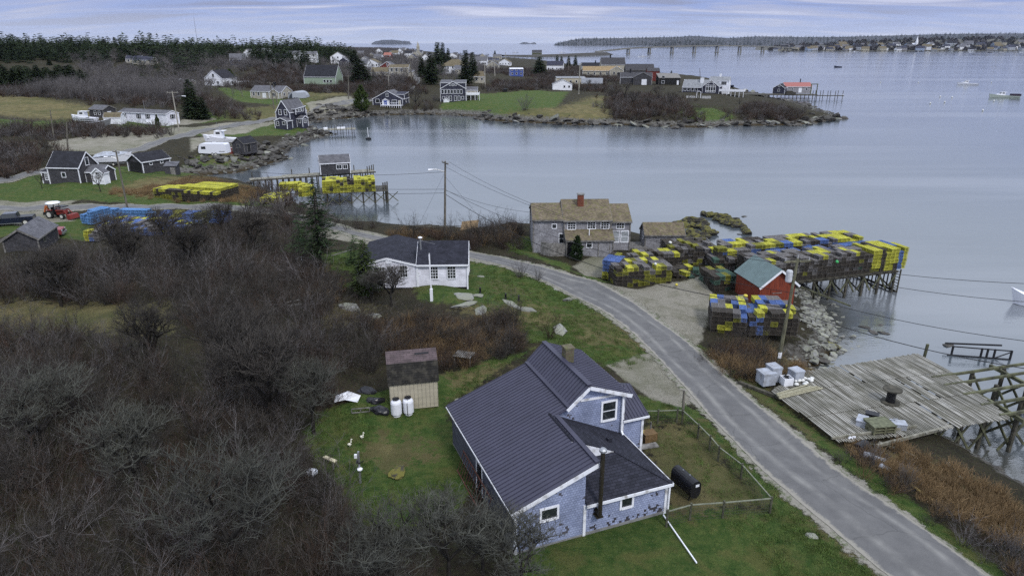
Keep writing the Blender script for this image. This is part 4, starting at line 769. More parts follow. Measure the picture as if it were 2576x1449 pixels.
mb = MB(); ribbed(mb, [(0, 0, 2.3), (0, Ld, 2.3), (Wd/2, Ld, 2.3+pk), (Wd/2, 0, 2.3+pk)], 20, up=.04); ribbed(mb, [(Wd, 0, 2.3), (Wd, Ld, 2.3), (Wd/2, Ld, 2.3+pk), (Wd/2, 0, 2.3+pk)], 20, up=.04); part('roof', mb, METG, rs)
mb = MB(); mb.bar((-.03, -.03, 2.18), (Wd/2, -.03, 2.2+pk), .06, .2); mb.bar((Wd+.03, -.03, 2.18), (Wd/2, -.03, 2.2+pk), .06, .2); part('trim', mb, WH, rs)
part('door', MB().box(Wd*.32, Wd*.68, .24, .31, -.4, 2.0), REDB, rs); part('hinge_strap', MB().box(Wd*.36, Wd*.6, .2, .235, 1.5, 1.56), OLDW, rs)
# ---------------------------------------------------------------- garden shed
A = Vector((-8.5, 42.2, 3.85)); rz = R(12); gs = thing('shed', 'weathered tan garden shed with gambrel roof behind two white gas tanks', 'shed', A, rz)
wm = MB().extr([(0, -.15), (0, 2.0), (.55, 3.15), (1.5, 3.65), (2.45, 3.15), (3.0, 2.0), (3.0, -.15)], 'x', 0, 3.35)
part('wall', wm, YELB, gs); mb = MB()
for k in range(13): mb.box(.02+k*.275, .035+k*.275, -.012, .0, -.1, 1.98)
part('board_grooves', mb, OLDW, gs)
for nm_, pr, m_ in (('lower_roof', ((-.14, 1.86), (.5, 3.2)), RFDK), ('upper_roof', ((.5, 3.2), (1.5, 3.72)), RFPLUM), ('upper_roof', ((1.5, 3.72), (2.5, 3.2)), RFPLUM), ('lower_roof', ((2.5, 3.2), (3.14, 1.86)), RFDK)):
    (p, q), (p2, q2) = pr; part(nm_, MB().slab([(-.1, p, q+.05), (3.45, p, q+.05), (3.45, p2, q2+.05), (-.1, p2, q2+.05)], .05), m_, gs)
part('roof_patch', MB().slab([(1.9, 1.05, 3.56), (2.9, 1.05, 3.56), (2.9, 1.17, 3.62), (1.9, 1.17, 3.62)], .01), BLK, gs); door(gs, 'r', 1.5, 1.2, 1.8, 3.35, YELB, OLDW)
# ---------------------------------------------------------------- shed at far left with shingle sides
A = Vector((-61.2, 79.2, 4.0)); rz = R(15); ls = thing('shed', 'dark shingled shed with shallow roof at the left edge among bushes', 'shed', A, rz)
block(ls, 0, 3.6, 0, 6.4, 1.75, 1.15, 'y', SHDK, RFGRY, OLDW, oh=.35, gab=.25); window(ls, 'r', 2.0, 1.1, .6, .7, 3.6, frame=OLDW)
# ---------------------------------------------------------------- dark cape and its outbuildings
A = Vector((-84.2, 123.8, 3.9)); rz = R(-6); dc = thing('house', 'dark shingled cape with steep black roof and white trim beside the lane', 'house', A, rz)
block(dc, 0, 5.9, 0, 5.2, 2.9, 2.5, 'x', SHDK, RFBLK2, WH, oh=.2, gab=.2); block(dc, -1.6, -.01, .3, 3.2, 2.0, .5, 'shed', SHDK, RFBLK2, WH, oh=.15); block(dc, 5.91, 9.2, 1.6, 5.0, 1.9, 1.0, 'x', SHDK, RFGRY, WH, oh=.2); block(dc, 8.2, 10.4, .3, 1.59, 2.0, .9, 'y', WH, RFGRY, WH, oh=.15)
window(dc, 'f', 2.9, 1.6, .7, .8, 0, grid=(1, 1)); window(dc, 'r', 2.6, 3.7, .8, 1.3, 5.9, grid=(1, 1)); window(dc, 'f', -.8, 1.1, .5, 1.0, .3, grid=(2, 3)); window(dc, 'r', 3.7, 1.2, .8, 1.4, 5.9, grid=(1, 1)); window(dc, 'f', 9.3, 1.9, .6, .5, .3, grid=(2, 1))
A = Vector((-77.2, 137.6, 3.8)); rz = R(-28); ga = thing('garage', 'open fronted dark garage with white corner posts by the lane', 'garage', A, rz)
block(ga, 0, 4.6, 0, 6.0, 2.1, 1.35, 'y', SHDK, RFBLK2, WH, oh=.3, gab=.3); part('opening', MB().box(.6, 4.0, -.03, .05, -.1, 1.9), DKHOLE, ga); window(ga, 'r', 1.8, 1.5, .5, .4, 4.6, grid=(1, 1)); window(ga, 'r', 4.2, 1.5, .5, .4, 4.6, grid=(1, 1))
A = Vector((-68.3, 134.2, 3.3)); pv = thing('shed', 'tiny grey outhouse shed in the grass above the trap stack', 'shed', A, R(8)); block(pv, 0, 2.2, 0, 2.0, 1.9, .5, 'shed', SHDK, RFGRY, None, oh=.15); door(pv, 'f', 1.5, .7, 1.6, 0, OLDW, OLDW)
A = Vector((-68.2, 168.5, 3.1)); bs = thing('shed', 'dark shingled shed with pyramid corner beside the white camper', 'shed', A, R(-24)); block(bs, 0, 3.7, 0, 4.2, 2.0, 1.3, 'y', SHDK, RFBLK2, OLDW, oh=.25); window(bs, 'f', 1.9, 1.3, .9, .8, 0, frame=OLDW, grid=(1, 1)); door(bs, 'r', 1.5, 1.0, 1.7, 3.7, DKHOLE, OLDW)
# ---------------------------------------------------------------- mobile home and its sheds
A = g(303, 305); rz = R(-22); mh = thing('mobile_home', 'long white mobile home with dark roof and shuttered windows', 'mobile home', A, rz); DSH = mat('dark_shutter', (.05, .045, .045))
block(mh, 0, 20.0, 0, 4.6, 2.9, .8, 'x', SIDW, RFGRY, WH, oh=.25, gab=.15, found=WH)
for u in (2.0, 8.3, 12.2): window(mh, 'f', u, 1.8, 1.0, 1.4, 0, sh=DSH)
window(mh, 'r', 2.3, 1.9, .9, 1.3, 20.0, sh=DSH); door(mh, 'f', 14.3, .9, 2.0, 0); part('steps', MB().box(13.2, 15.6, -1.8, -.05, -.3, .35).box(13.2, 13.3, -1.8, -.1, .35, 1.2).box(15.5, 15.6, -1.8, -.1, .35, 1.2), WH, mh)
part('aerial', MB().tube([(10.2, 1, 3.5), (10.2, 1, 6.5)], .05, 6), METD, mh); part('satellite_dish', MB().lathe([(.1, 0), (.5, .18)], 10, (.6, 2, 3.6)), METD, mh)
A = g(264, 314); rz = R(4); sh1 = thing('shed', 'small white gambrel shed beside the mobile home', 'shed', A, rz); block(sh1, 0, 4.9, 0, 3.2, 2.1, 1.3, 'gx', WH, RFBRN, WH, oh=.15); door(sh1, 'r', 1.6, 1.4, 1.8, 4.9)
A = g(228, 298); rz = R(-20); sh2 = thing('shed', 'grey shingled shed with two windows behind the boats on trailers', 'shed', A, rz); block(sh2, 0, 6.0, 0, 4.8, 2.9, 1.1, 'x', SHDK, RFGRY, OLDW, oh=.3); window(sh2, 'f', 2.5, 1.8, .8, 1.2, 0); window(sh2, 'f', 4.3, 1.8, .8, 1.2, 0); door(sh2, 'r', 2.2, 1.2, 2.1, 6.0, WH)
# ---------------------------------------------------------------- middle distance houses
def simple(name, label, cat, p_, rz, L_, W_, h, rise, ridge, wall, roof, trim=WH, wins=(), doors=(), chim=None, **k):
    A = g(*p_); o = thing(name, label, cat, A, rz); block(o, 0, L_, 0, W_, h, rise, ridge, wall, roof, trim, zb=-1.2, **k)
    for w_ in wins: window(o, *w_[:2], *w_[2:5], {'f': 0, 'b': W_, 'l': 0, 'r': L_}[w_[0]], grid=w_[5] if len(w_) > 5 else (1, 2), fw=.12)
    for f_, u, w_, h_, m_ in doors: door(o, f_, u, w_, h_, {'f': 0, 'r': L_, 'l': 0, 'b': W_}[f_], m_)
    if chim: chimney(o, *chim)
    return o
o = simple('house', 'dark slate house with grey roof and white framed dormer above the small dock', 'house', (698, 320), R(-20), 5.2, 8.5, 4.6, 3.6, 'y', SHDK2, RFGRY, wins=[('f', 1.6, 4.6, .9, 1.5), ('f', 3.7, 4.6, .9, 1.5), ('f', .8, 1.8, .9, 1.5), ('r', 4.5, 1.6, .9, 1.3)])
block(o, 1.3, 5.8, -2.6, -.01, 2.3, .9, 'y', SHDK2, RFGRY, WH, zb=-1.2); window(o, 'f', 2.3, 1.4, .9, 1.2, -2.6); window(o, 'f', 4.6, 1.6, .9, .8, -2.6, grid=(1, 1)); block(o, 3.4, 6.0, 2.0, 7.0, 5.6, .5, 'shed', SHDK2, RFGRY, WH, z0=0, zb=3.8)
for u in (2.8, 4.2, 5.6): window(o, 'r', u, 5.1, .9, .9, 6.0, fw=.12)
block(o, 5.25, 7.3, 3.2, 6.0, 2.5, .8, 'x', SHDK2, RFGRY, WH, zb=-1.2); window(o, 'f', 6.3, 1.7, .6, 1.1, 3.2); window(o, 'r', 4.6, 1.7, 1.2, 1.1, 7.3, grid=(3, 2))
o = simple('house', 'tan ranch house with grey hip roof and black chimney above the lane', 'house', (632, 246), R(-16), 15.5, 8, 2.7, 2.2, 'x', BEIGE, RFGRY, wins=[('f', 1.5, 1.6, 1.0, 1.2), ('f', 4, 1.6, 1.0, 1.2), ('f', 9.5, 1.6, .9, 1.2), ('r', 2, 1.6, 1.1, 1.2), ('r', 5.5, 1.6, 1.1, 1.2)], doors=[('f', 6.8, 1.6, 2.0, WH)], chim=(10, 3.5, 3.5, 6.3, 1.0, BLK))
block(o, 11, 15.4, -2.2, -.01, 2.6, 1.4, 'y', BEIGE, RFGRY, WH, zb=-1.2); window(o, 'f', 13.2, 1.6, 2.0, 1.2, -2.2, grid=(3, 1))
o = simple('house', 'dark blue cottage with bright blue door and deck at the head of the cove', 'house', (939, 265), R(-9), 13.0, 9.0, 2.6, 3.3, 'y', SHDK2, RFGRY, wins=[('f', 2.0, 1.7, 1.5, 1.4, (1, 1)), ('f', 6.4, 4.2, .9, 1.2), ('f', 9.4, 1.6, 1.9, 1.2, (3, 1)), ('r', 5, 1.6, 1, 1.2)], doors=[('f', 11.7, .9, 2.0, BEIGE)])
block(o, 4.6, 7.2, -1.2, -.01, 2.1, .8, 'y', WH, SHDK2, WH, zb=-.5, oh=.1); door(o, 'f', 5.9, 1.5, 2.1, -1.2, BLUED); block(o, 8.2, 13.2, 2.2, 8.5, 4.4, .6, 'shed', SHDK2, SHDK2, WH, zb=2.2, oh=.15); mb = MB().box(4.2, 13.2, -3.0, -1.25, .1, .3)
for k in range(10): mb.box(4.25+k*.98, 4.4+k*.98, -2.98, -2.85, -1.2, 1.3)
mb.bar((4.3, -2.92, 1.3), (13.1, -2.92, 1.3), .1, .06); part('deck', mb, WH, o); part('hedge', MB().box(-2, 4.1, -2.6, -1.4, -1, .9), NEEDD, o) if 0 else None
o = simple('house', 'tall dark blue house with seven front windows, dormers and a white side deck', 'house', (1109, 257), R(2), 11.0, 10, 5.6, 3.0, 'y', SHDK2, RFGRY, oh=.2, wins=[('f', .9+i*1.35, 4.3, .85, 1.7, (1, 1)) for i in range(7)]+[('f', 1.2, 1.7, .9, 1.1, (1, 1)), ('f', 2.8, 1.5, .9, 1.8), ('f', 4.3, 1.5, .9, 1.8), ('f', 6.4, 1.5, .9, 1.8), ('f', 8.0, 1.5, .9, 1.8), ('f', 9.6, 1.7, .9, 1.1, (1, 1)), ('f', 5.5, 7.2, .5, .9), ('f', 4.3, 7.2, .8, .5, (1, 1)), ('f', 6.7, 7.2, .8, .5, (1, 1))])
block(o, .05, 4.6, .6, 9.8, 8.0, .7, 'shed', SHDK2, RFGRY, WH, zb=5.5, oh=.2); block(o, 6.4, 10.95, .6, 9.8, 8.0, .7, 'shed', SHDK2, RFGRY, WH, zb=5.5, oh=.2); mb = MB().box(11.1, 17.0, 1.0, 5.5, 2.7, 2.9)
for x in (11.2, 13.1, 15, 16.9): mb.box(x-.08, x+.08, 1.0, 1.15, -1.5, 3.9); mb.box(x-.08, x+.08, 5.35, 5.5, -1.5, 3.9)
mb.box(11.1, 17.0, .95, 1.0, 2.9, 3.85); mb.box(16.95, 17.0, 1.0, 5.5, 2.9, 3.85); part('deck', mb, WH, o); block(o, 11.4, 16.0, 5.6, 9, 4.6, 1.3, 'x', BEIGE, RFGRY, WH, zb=-1); block(o, 1.4, 3.6, -1.8, -.01, 1.1, .8, 'y', WH, RFGRY, WH, zb=-1.3, oh=.1)
simple('house', 'white gabled house with black roof beside a rounded evergreen', 'house', (517, 216), R(-26), 12.5, 9, 3.6, 3.9, 'y', WH, RFBLK2, wins=[('f', 3.4, 1.6, 1.0, 1.4), ('f', 9, 1.6, 1.6, 1.3, (3, 1)), ('f', 6.3, 5.0, 1.4, 1.5, (2, 2)), ('r', 3, 1.6, 1, 1.3), ('r', 6, 1.6, 1, 1.3)])
o = simple('house', 'low beige ranch house with flat grey roof among scrub', 'house', (390, 219), R(-14), 13, 7.5, 2.6, 1.4, 'x', BEIGE, RFGRY, wins=[('f', 3.5, 1.5, 1.0, 1.1, (1, 1)), ('f', 8.5, 1.4, 1.8, 1.7, (2, 1)), ('r', 2, 1.5, 1, 1)]); block(o, 13.02, 20, 1.0, 6.4, 2.5, 1.1, 'x', BEIGE, RFGRY, WH, zb=-1.2); window(o, 'f', 15, 1.5, .8, 1.1, 1.0); window(o, 'f', 16.8, 1.5, .8, 1.1, 1.0)
simple('barn', 'pale green barn with huge sagging black roof', 'barn', (766, 212), R(-6), 17, 11, 3.6, 5.6, 'x', SAGE, RFBLK2, oh=.3, wins=[('f', 11+i*1.7, 1.5, 1.1, 1.2, (1, 1)) for i in range(3)])
o = simple('house', 'deep red house with twin white framed gables in the village', 'house', (956, 188), R(-4), 10, 9, 5.0, 3.0, 'y', REDC, RFGRY, wins=[('f', 2.2, 3.6, 2.2, 1.6, (3, 1)), ('f', 7.6, 3.6, 2.2, 1.6, (3, 1)), ('f', 5.2, 6.4, 1, 1.2)]); block(o, 5.4, 9.7, -2.0, -.01, 4.6, 2.2, 'y', REDC, RFGRY, WH, zb=-1)
o = simple('house', 'beige two storey house with brown roofed wing beside the village road', 'house', (980, 195), R(0), 11.5, 8, 5.4, 1.6, 'x', BEIGE, RFBRN, wins=[('f', 1.5+i*2.9, 4.2, 1.3, 1.6, (2, 1)) for i in range(3)]+[('f', 2, 1.5, 1, 1.7), ('r', 3, 1.8, 1.2, 1.5)], doors=[('f', 5.5, 1, 2, BEIGE)]); block(o, -11, -.02, .5, 8, 2.8, 2.6, 'x', BEIGE, RFBRN, WH, zb=-1.2); window(o, 'f', -9, 1.6, 1.4, 1.3, .5); window(o, 'f', -4, 1.6, 1, 1.5, .5); block(o, 11.52, 14, 1, 7, 3.2, .8, 'x', BEIGE, RFGRY, WH, zb=-1.2)
simple('house', 'small white gabled outbuilding with brown roof on the field edge', 'outbuilding', (1391, 227), R(0), 10, 6.5, 3.0, 2.3, 'y', WH, RFGRY, wins=[('f', 6, 1.7, .9, 1.1, (1, 1)), ('f', 8.5, 1.7, .9, 1.1, (1, 1))])
o = simple('house', 'long cream house with tan roof beside the harbour', 'house', (1466, 192), R(-4), 27, 11, 3.8, 2.8, 'x', BEIGE, RFTAN, oh=.5, wins=[('f', 4+i*4.5, 1.9, 1, 1.5, (1, 1)) for i in range(4)]); block(o, 19.5, 29, -3.5, -.01, 4.2, 2.8, 'y', BEIGE, RFTAN, WH, zb=-1.2); window(o, 'f', 22.5, 2.2, 1.2, 1.8, -3.5); door(o, 'f', 26, 2.6, 2.8, -3.5, DKHOLE)
simple('house', 'black roofed house standing behind the long cream house', 'house', (1463, 180), R(0), 26, 9, 4.0, 2.8, 'x', BEIGE, RFBLK2, chim=(12, 4, 6, 8.5, .9, BLK)); simple('house', 'tall grey house with dark steep roof beside the harbour water', 'house', (1512, 183), R(0), 20, 12, 6, 5.5, 'x', BEIGE, SHDK, chim=(8, 6, 10, 14, 1.0, BLK))
o = simple('workshop', 'dark weathered workshop with jumbled roofs and a white door', 'workshop', (1560, 213), R(-8), 19, 11, 4.2, 2.6, 'x', SHDK, SHDK, chim=(6, 5, 6, 9, .8, BLK)); block(o, 8, 18.5, -4, -.01, 4.6, 2.5, 'y', SHDK, RFGRY, OLDW, zb=-1.2); door(o, 'f', 14.2, 2.8, 3.2, -4, WH)
simple('house', 'grey gabled house with dormer behind the dark workshop', 'house', (1574, 196), R(0), 20, 9, 5.0, 4, 'x', SHDK, SHDK, trim=OLDW); simple('barn', 'black flat fronted barn with slanted grey roof at the harbour', 'barn', (1657, 214), R(0), 13, 9, 4.0, 2.2, 'shed', DKHOLE, OLDW, trim=OLDW, wins=[('f', 2.5, 4.5, 1.6, 1.5, (1, 1)), ('f', 2.5, 1.6, 1.6, 1.5, (1, 1))], doors=[('f', 11.5, 1, 2.4, WH)])
simple('shed', 'dark brown tower shed above the black barn', 'shed', (1628, 205), R(0), 8, 7, 6.5, 1.8, 'x', REDC, SHDK, trim=OLDW)
RFLT = shingle('light_grey_roof', (.27,.28,.30), (.22,.23,.25), (.12,.12,.13), bw=.5, rh=.3)
o = simple('house', 'grey house with great arched window and white wings near the point', 'house', (1716, 233), R(-24), 15, 9, 2.6, 3.6, 'x', SHDK2, RFLT, wins=[('f', 1.4+i*1.9, 1.6, 1.1, 1.5, (1, 1)) for i in range(4)], chim=(9.2, 3.2, 3.5, 7.2, 1.6, WH)); block(o, 10.5, 18.8, -2.0, 8.4, 3.4, 3.0, 'y', SHDK2, RFLT, WH, zb=-1.4)
fa_ = MB(); cx_ = 14.6
for i in range(5): fa_.box(cx_-2.4+i*1.2-.1, cx_-2.4+i*1.2+.1, -2.1, -1.98, .6, 3.9)
for z in (.5, 1.2, 3.1, 3.9): fa_.box(cx_-2.5, cx_+2.5, -2.12, -1.99, z, z+.2)
fa_.tube([(cx_+1.5*math.cos(t), -2.05, 4.0+1.5*math.sin(t)) for t in np.linspace(0, math.pi, 11)], .13, 5); aw = part('arched_window', fa_, WH, o); part('pane', MB().box(cx_-2.3, cx_+2.3, -2.03, -2.0, .7, 3.95), GLASS, aw)
block(o, 12, 22, 8.6, 15, 5.6, 2.0, 'x', CRW if 'CRW' in globals() else WH, RFLT, WH, zb=-1); window(o, 'f', 19.5, 4.6, 2.6, 1.6, 8.6, grid=(3, 2)); chimney(o, 17, 12, 7.4, 9.0, .9, WH); mb = MB().box(18.9, 31, -2.5, 5, 1.1, 1.3).box(18.9, 31, -2.55, -2.5, 1.3, 2.3).box(30.95, 31, -2.5, 5, 1.3, 2.3)
for k in range(7): mb.box(18.9+k*2-.1, 18.9+k*2+.1, -2.5, -2.3, -1.5, 2.4)
part('deck', mb, WH, o)
A = g(1757, 247); ar = thing('garden_arch', 'white garden arch with picket fence below the arched window house', 'arch', A, R(-6)); part('arch', MB().tube([(-.9, 0, -.3), (-.9, 0, 2.1)]+[(.9*math.cos(t), 0, 2.1+.9*math.sin(t)) for t in np.linspace(math.pi, 0, 9)]+[(.9, 0, -.3)], .13, 6), WH, ar); mb = MB()
for k in range(16):
    x = -5.5+k*.3 if k < 14 else 0
    mb.box(x-.06, x+.06, -.03, .03, -.3, .9); mb.box(-x-.06, -x+.06, -.03, .03, -.3, .9)
part('picket_fence', mb, WH, ar)
# village and slope houses, smaller in the picture
VH = [(20+738, 156, 11, 8, 5.2, 1.8, 'x', WH, RFGRY, 'white two storey farmhouse at the forest edge'), (832, 160, 11, 8, 4.6, 3.4, 'y', WH, RFBLK2, 'white gabled house beyond the scrub with grey annex'), (853, 164, 7, 6, 2.8, 2.4, 'y', SHDK2, RFGRY, 'small dark gabled cottage in front of a white house'),
 (642, 149, 11, 8, 5.0, 2.6, 'x', WH, RFGRY, 'white house with dormers under the forest at upper left'), (579, 164, 10, 8, 3.4, 3.6, 'x', mat('navy_board', (.05, .07, .14)), RFGRY, 'navy blue house with white annex below the forest'), (612, 156, 7, 7, 5.5, 3, 'y', WH, RFGRY, 'white gable rising behind the navy blue house'),
 (720, 157, 10, 8, 5, 2.5, 'x', WH, RFGRY, 'white house with porch left of the twin gables'), (335, 163, 12, 7, 2.6, 2.2, 'x', BEIGE, SHDK2, 'low house with slate roof half hidden in grey woods'), (318, 160, 9, 6, 2.6, 2, 'x', BEIGE, SHDK2, 'tiny house tucked behind the low slate roofed house'),
 (965, 150, 9, 8, 4.5, 3, 'x', REDC, mat('pink_roof', (.33, .13, .10)), 'red house with pink roof in the village'), (1110, 186, 17, 12, 5.2, 4.2, 'hip', WH, RFBRN, 'white square house with hipped brown roof in the village'), (1145, 187, 12, 9, 3.2, 2.4, 'x', BEIGE, RFGRY, 'grey lean house right of the hipped roof house'),
 (1155, 163, 13, 9, 4.6, 4, 'x', WH, RFGRY, 'white house behind the pines in the village'), (1188, 164, 15, 9, 4.2, 3.6, 'x', WH, RFGRY, 'white long house right of the village pines'), (1215, 160, 18, 9, 3.4, 1.6, 'x', BEIGE, SHDK2, 'low grey boatyard building in the village'), (1060, 158, 9, 8, 5, 3.6, 'y', WH, RFGRY, 'white narrow house behind the dark pine'),
 (880, 175, 13, 8, 3.4, 3.0, 'x', WH, RFGRY, 'white farmhouse behind the spruces with long roof'), (905, 160, 9, 7, 3.4, 2.6, 'y', WH, RFGRY, 'small white house left of the village spruces'), (1000, 137, 8, 8, 5, 4, 'y', WH, RFGRY, 'far white gable in the village centre'), (1035, 146, 10, 8, 4.5, 3.5, 'y', BEIGE, RFGRY, 'grey steep house beside the village street'),
 (985, 142, 10, 8, 4.5, 3.2, 'x', WH, RFBRN, 'white house with brown roof in the village centre'), (1010, 130, 9, 8, 4.6, 3.6, 'x', WH, RFGRY, 'farthest white house under the headland'), (1100, 140, 10, 8, 4.6, 3.2, 'y', WH, SHDK2, 'pale blue roofed village house near the sea'), (945, 136, 10, 8, 4.5, 3.2, 'y', WH, RFGRY, 'white house on the wooded rise behind the village'),
 (1375, 178, 14, 8, 4.2, 3.4, 'x', WH, SHDK2, 'dormered pale house behind the four small spruces'), (1283, 192, 9, 6, 4.6, .5, 'x', BLUED, WH, 'bright blue shed at the field edge'), (1400, 213, 17, 7, 3.8, .5, 'x', YELB, RFLT, 'flat white building behind the small outbuilding'), (1338, 143, 24, 13, 9, 6, 'x', mat('mossy_board', (.085, .09, .05)), SHDK, 'mossy dark warehouse standing on the harbour wharf'),
 (1240, 150, 12, 8, 4, 2.5, 'x', BEIGE, RFGRY, 'grey wharf building right of the village'), (1125, 150, 13, 9, 4.4, 3.4, 'y', WH, RFGRY, 'white house by the sea beyond the pines'), (790, 201, 9, 7, 3, 2.2, 'x', WH, RFGRY, 'white cottage behind the green barn'), (1180, 207, 9, 7, 3, 2.6, 'x', BEIGE, RFBRN, 'brown cottage behind the tall blue house'),
 (925, 148, 10, 8, 3.4, 3.1, 'y', BEIGE, SHDK2, 'white cape with grey roof left of the church'), (940, 152, 9, 8, 3.4, 3.1, 'x', WH, RFGRY, 'little white house left of the pink roof'), (1018, 143, 11, 8, 4.6, 3.1, 'x', WH, RFBLK2, 'white gable facing the village street'), (1072, 148, 9, 8, 4.2, 3.1, 'x', WH, RFGRY, 'white house with dark roof near the pines'), (1090, 150, 11, 8, 3.4, 3.1, 'x', BEIGE, RFBLK2, 'grey cottage between the pines and the sea'), (1140, 140, 9, 7, 3.4, 2.6, 'x', WH, RFGRY, 'white boathouse near the sea'), (1170, 148, 11, 7, 3.4, 2.6, 'x', WH, RFBLK2, 'white shed roofed cottage by the sea'), (1205, 150, 10, 9, 3.4, 3.6, 'y', BEIGE, SHDK2, 'grey roofed house near the harbour wharf'), (870, 158, 11, 7, 3.4, 2.6, 'x', WH, RFBLK2, 'white house in trees left of the dark spruce'), (915, 170, 12, 7, 3.4, 2.6, 'y', WH, RFBRN, 'white cottage below the tall dark spruce'), (1025, 153, 10, 9, 3.4, 3.6, 'y', BEIGE, SHDK2, 'beige house beside the village street'), (1050, 135, 11, 7, 3.4, 2.6, 'x', WH, RFBLK2, 'pale house right of the church'), (975, 140, 12, 7, 3.4, 2.6, 'y', BEIGE, RFBRN, 'grey gable behind the pink roof'), (900, 140, 9, 7, 3.4, 2.6, 'x', WH, RFGRY, 'white house on the wooded shoulder'), (812, 150, 9, 9, 4.2, 3.6, 'x', WH, RFGRY, 'small white house under the forest edge'), (690, 158, 11, 7, 3.4, 2.6, 'x', WH, RFBLK2, 'white shed below the forest'), (1225, 175, 10, 8, 3.4, 3.1, 'y', BEIGE, SHDK2, 'grey roofed shed in the field scrub'), (1255, 165, 12, 8, 3.4, 3.1, 'y', WH, RFBRN, 'low white building near the harbour')]
for px_, py_, L_, W_, h_, r_, rd, wl, rf, lb in VH:
    A = g(px_, py_); sc = math.hypot(A.x, A.y)/430; sc = max(1, min(sc, 1.5)) if 0 else 1
    o = thing('house', lb, 'house', A, R(rng.uniform(-14, 14))); block(o, 0, L_, 0, W_, h_, r_, rd, wl, rf, WH if wl is not WH else BEIGE, zb=-2, oh=.3)
    nw = max(2, int(L_/3))
    for k in range(nw):
        for z in ([1.6, 4.1] if h_ > 4.4 else [1.6]): window(o, 'f', (k+.5)*L_/nw, z, .95, 1.25, 0, grid=(1, 1), fw=.1)
    window(o, 'r', W_*.4, 1.6, .9, 1.2, L_, grid=(1, 1), fw=.1)
st = thing('church', 'pale church steeple rising above the village roofs', 'church', g(1052, 144), 0); block(st, -4, 4, 0, 14, 6, 5, 'y', BEIGE, SHDK2, WH, zb=-1); part('steeple', MB().box(-2, 2, .5, 4.5, 8, 14).add([(-2.2,.3,14),(2.2,.3,14),(2.2,4.7,14),(-2.2,4.7,14),(0,2.5,22)], [(0,1,4),(1,2,4),(2,3,4),(3,0,4)]), BEIGE, st)
# grey garage cover and cargo trailer next to the tan ranch
A = g(724, 248); qh = thing('storage_shelter', 'rounded silver shelter beside the tan ranch house', 'shelter', A, R(-10)); n_ = 9; pr = [(3.2*math.cos(t), 2.9*math.sin(t)) for t in np.linspace(math.pi, 0, n_)]; part('cover', MB().extr([(x+3.2, z) for x, z in pr]+[(6.4, -1), (0, -1)], 'y', 0, 8), mat('silver_cover', (.30, .32, .36), rough=.4), qh); part('opening', MB().extr([(x*.8+3.2, z*.8) for x, z in pr], 'y', -.05, .02), mat('dark_cover_end', (.05, .06, .08)), qh)
A = g(736, 250); ct = thing('cargo_trailer', 'pale grey enclosed cargo trailer parked by the silver shelter', 'trailer', A, R(-14)); part('body', MB().box(0, 5.2, 0, 2.2, .5, 2.8), mat('pale_grey_panel', (.42, .44, .50)), ct)
for x in (1.2, 2.2): part('wheel', MB().tube([(x, -.08, .35), (x, .12, .35)], .36, 12), BLK, ct)
A = g(1462, 216); wt = thing('box_trailer', 'long white box trailer parked among bare trees', 'trailer', A, R(-4)); part('body', MB().box(0, 12.5, 0, 2.6, 1.1, 4.1), mat('pale_grey_panel', (.42,.44,.50)), wt)
for x in (9, 10.3): part('wheel', MB().tube([(x, -.05, .5), (x, .3, .5)], .5, 12), BLK, wt)
def zat(y, py):
    k = (CY-py)/F; c, s = math.cos(TH), math.sin(TH); return CAMZ+(k*y*c-y*s)/(c+k*s)
def xat(y, z, px):
    return (px-CX)/F*(y*math.cos(TH)-(z-CAMZ)*math.sin(TH))
# ---------------------------------------------------------------- lobster traps
TL, TW, THH = 1.16, .60, .42
def trap_mesh(name, wire, fill_, seed):
    mw = mat('wire_'+name, wire, rough=.6, var=.25, scale=3, rnd=.15); mi = mat('netting_'+name, fill_, rough=.9, col2=tuple(c*.35 for c in fill_), scale=7, rnd=.3, lo=.42, hi=.6)
    mb = MB(); x, y, z = TW/2, TL/2, THH; e = .016
    for a in (-x, x):
        for b in (-y, y): mb.bar((a, b, 0), (a, b, z), .034)
        for c in (0, z): mb.bar((a, -y, c), (a, y, c), .034)
    for b in (-y, y):
        for c in (0, z): mb.bar((-x, b, c), (x, b, c), .034)
    for k in range(1, 14): yy = -y+TL*k/14; mb.bar((-x, yy, z+.002), (x, yy, z+.002), e)
    for k in range(1, 8): yy = -y+TL*k/8; mb.bar((-x-.002, yy, 0), (-x-.002, yy, z), e); mb.bar((x+.002, yy, 0), (x+.002, yy, z), e)
    for k in range(1, 5): xx = -x+TW*k/5; mb.bar((xx, -y, z-.004), (xx, y, z-.004), e); mb.bar((xx, -y-.002, 0), (xx, -y-.002, z), e); mb.bar((xx, y+.002, 0), (xx, y+.002, z), e)
    for k in range(1, 4): zz = z*k/4; mb.bar((-x-.003, -y, zz), (-x-.003, y, zz), e); mb.bar((x+.003, -y, zz), (x+.003, y, zz), e); mb.bar((-x, -y-.003, zz), (x, -y-.003, zz), e); mb.bar((-x, y+.003, zz), (x, y+.003, zz), e)
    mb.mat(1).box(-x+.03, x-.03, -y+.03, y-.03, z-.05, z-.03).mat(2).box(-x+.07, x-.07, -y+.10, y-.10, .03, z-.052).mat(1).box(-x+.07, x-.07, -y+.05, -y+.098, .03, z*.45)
    return mb.mesh('trap_'+name, [mw, mi, mat('trap_shadowed_inside_'+name, tuple(c*.22+.006 for c in fill_), col2=(.30, .30, .28), scale=9, lo=.60, hi=.66)])
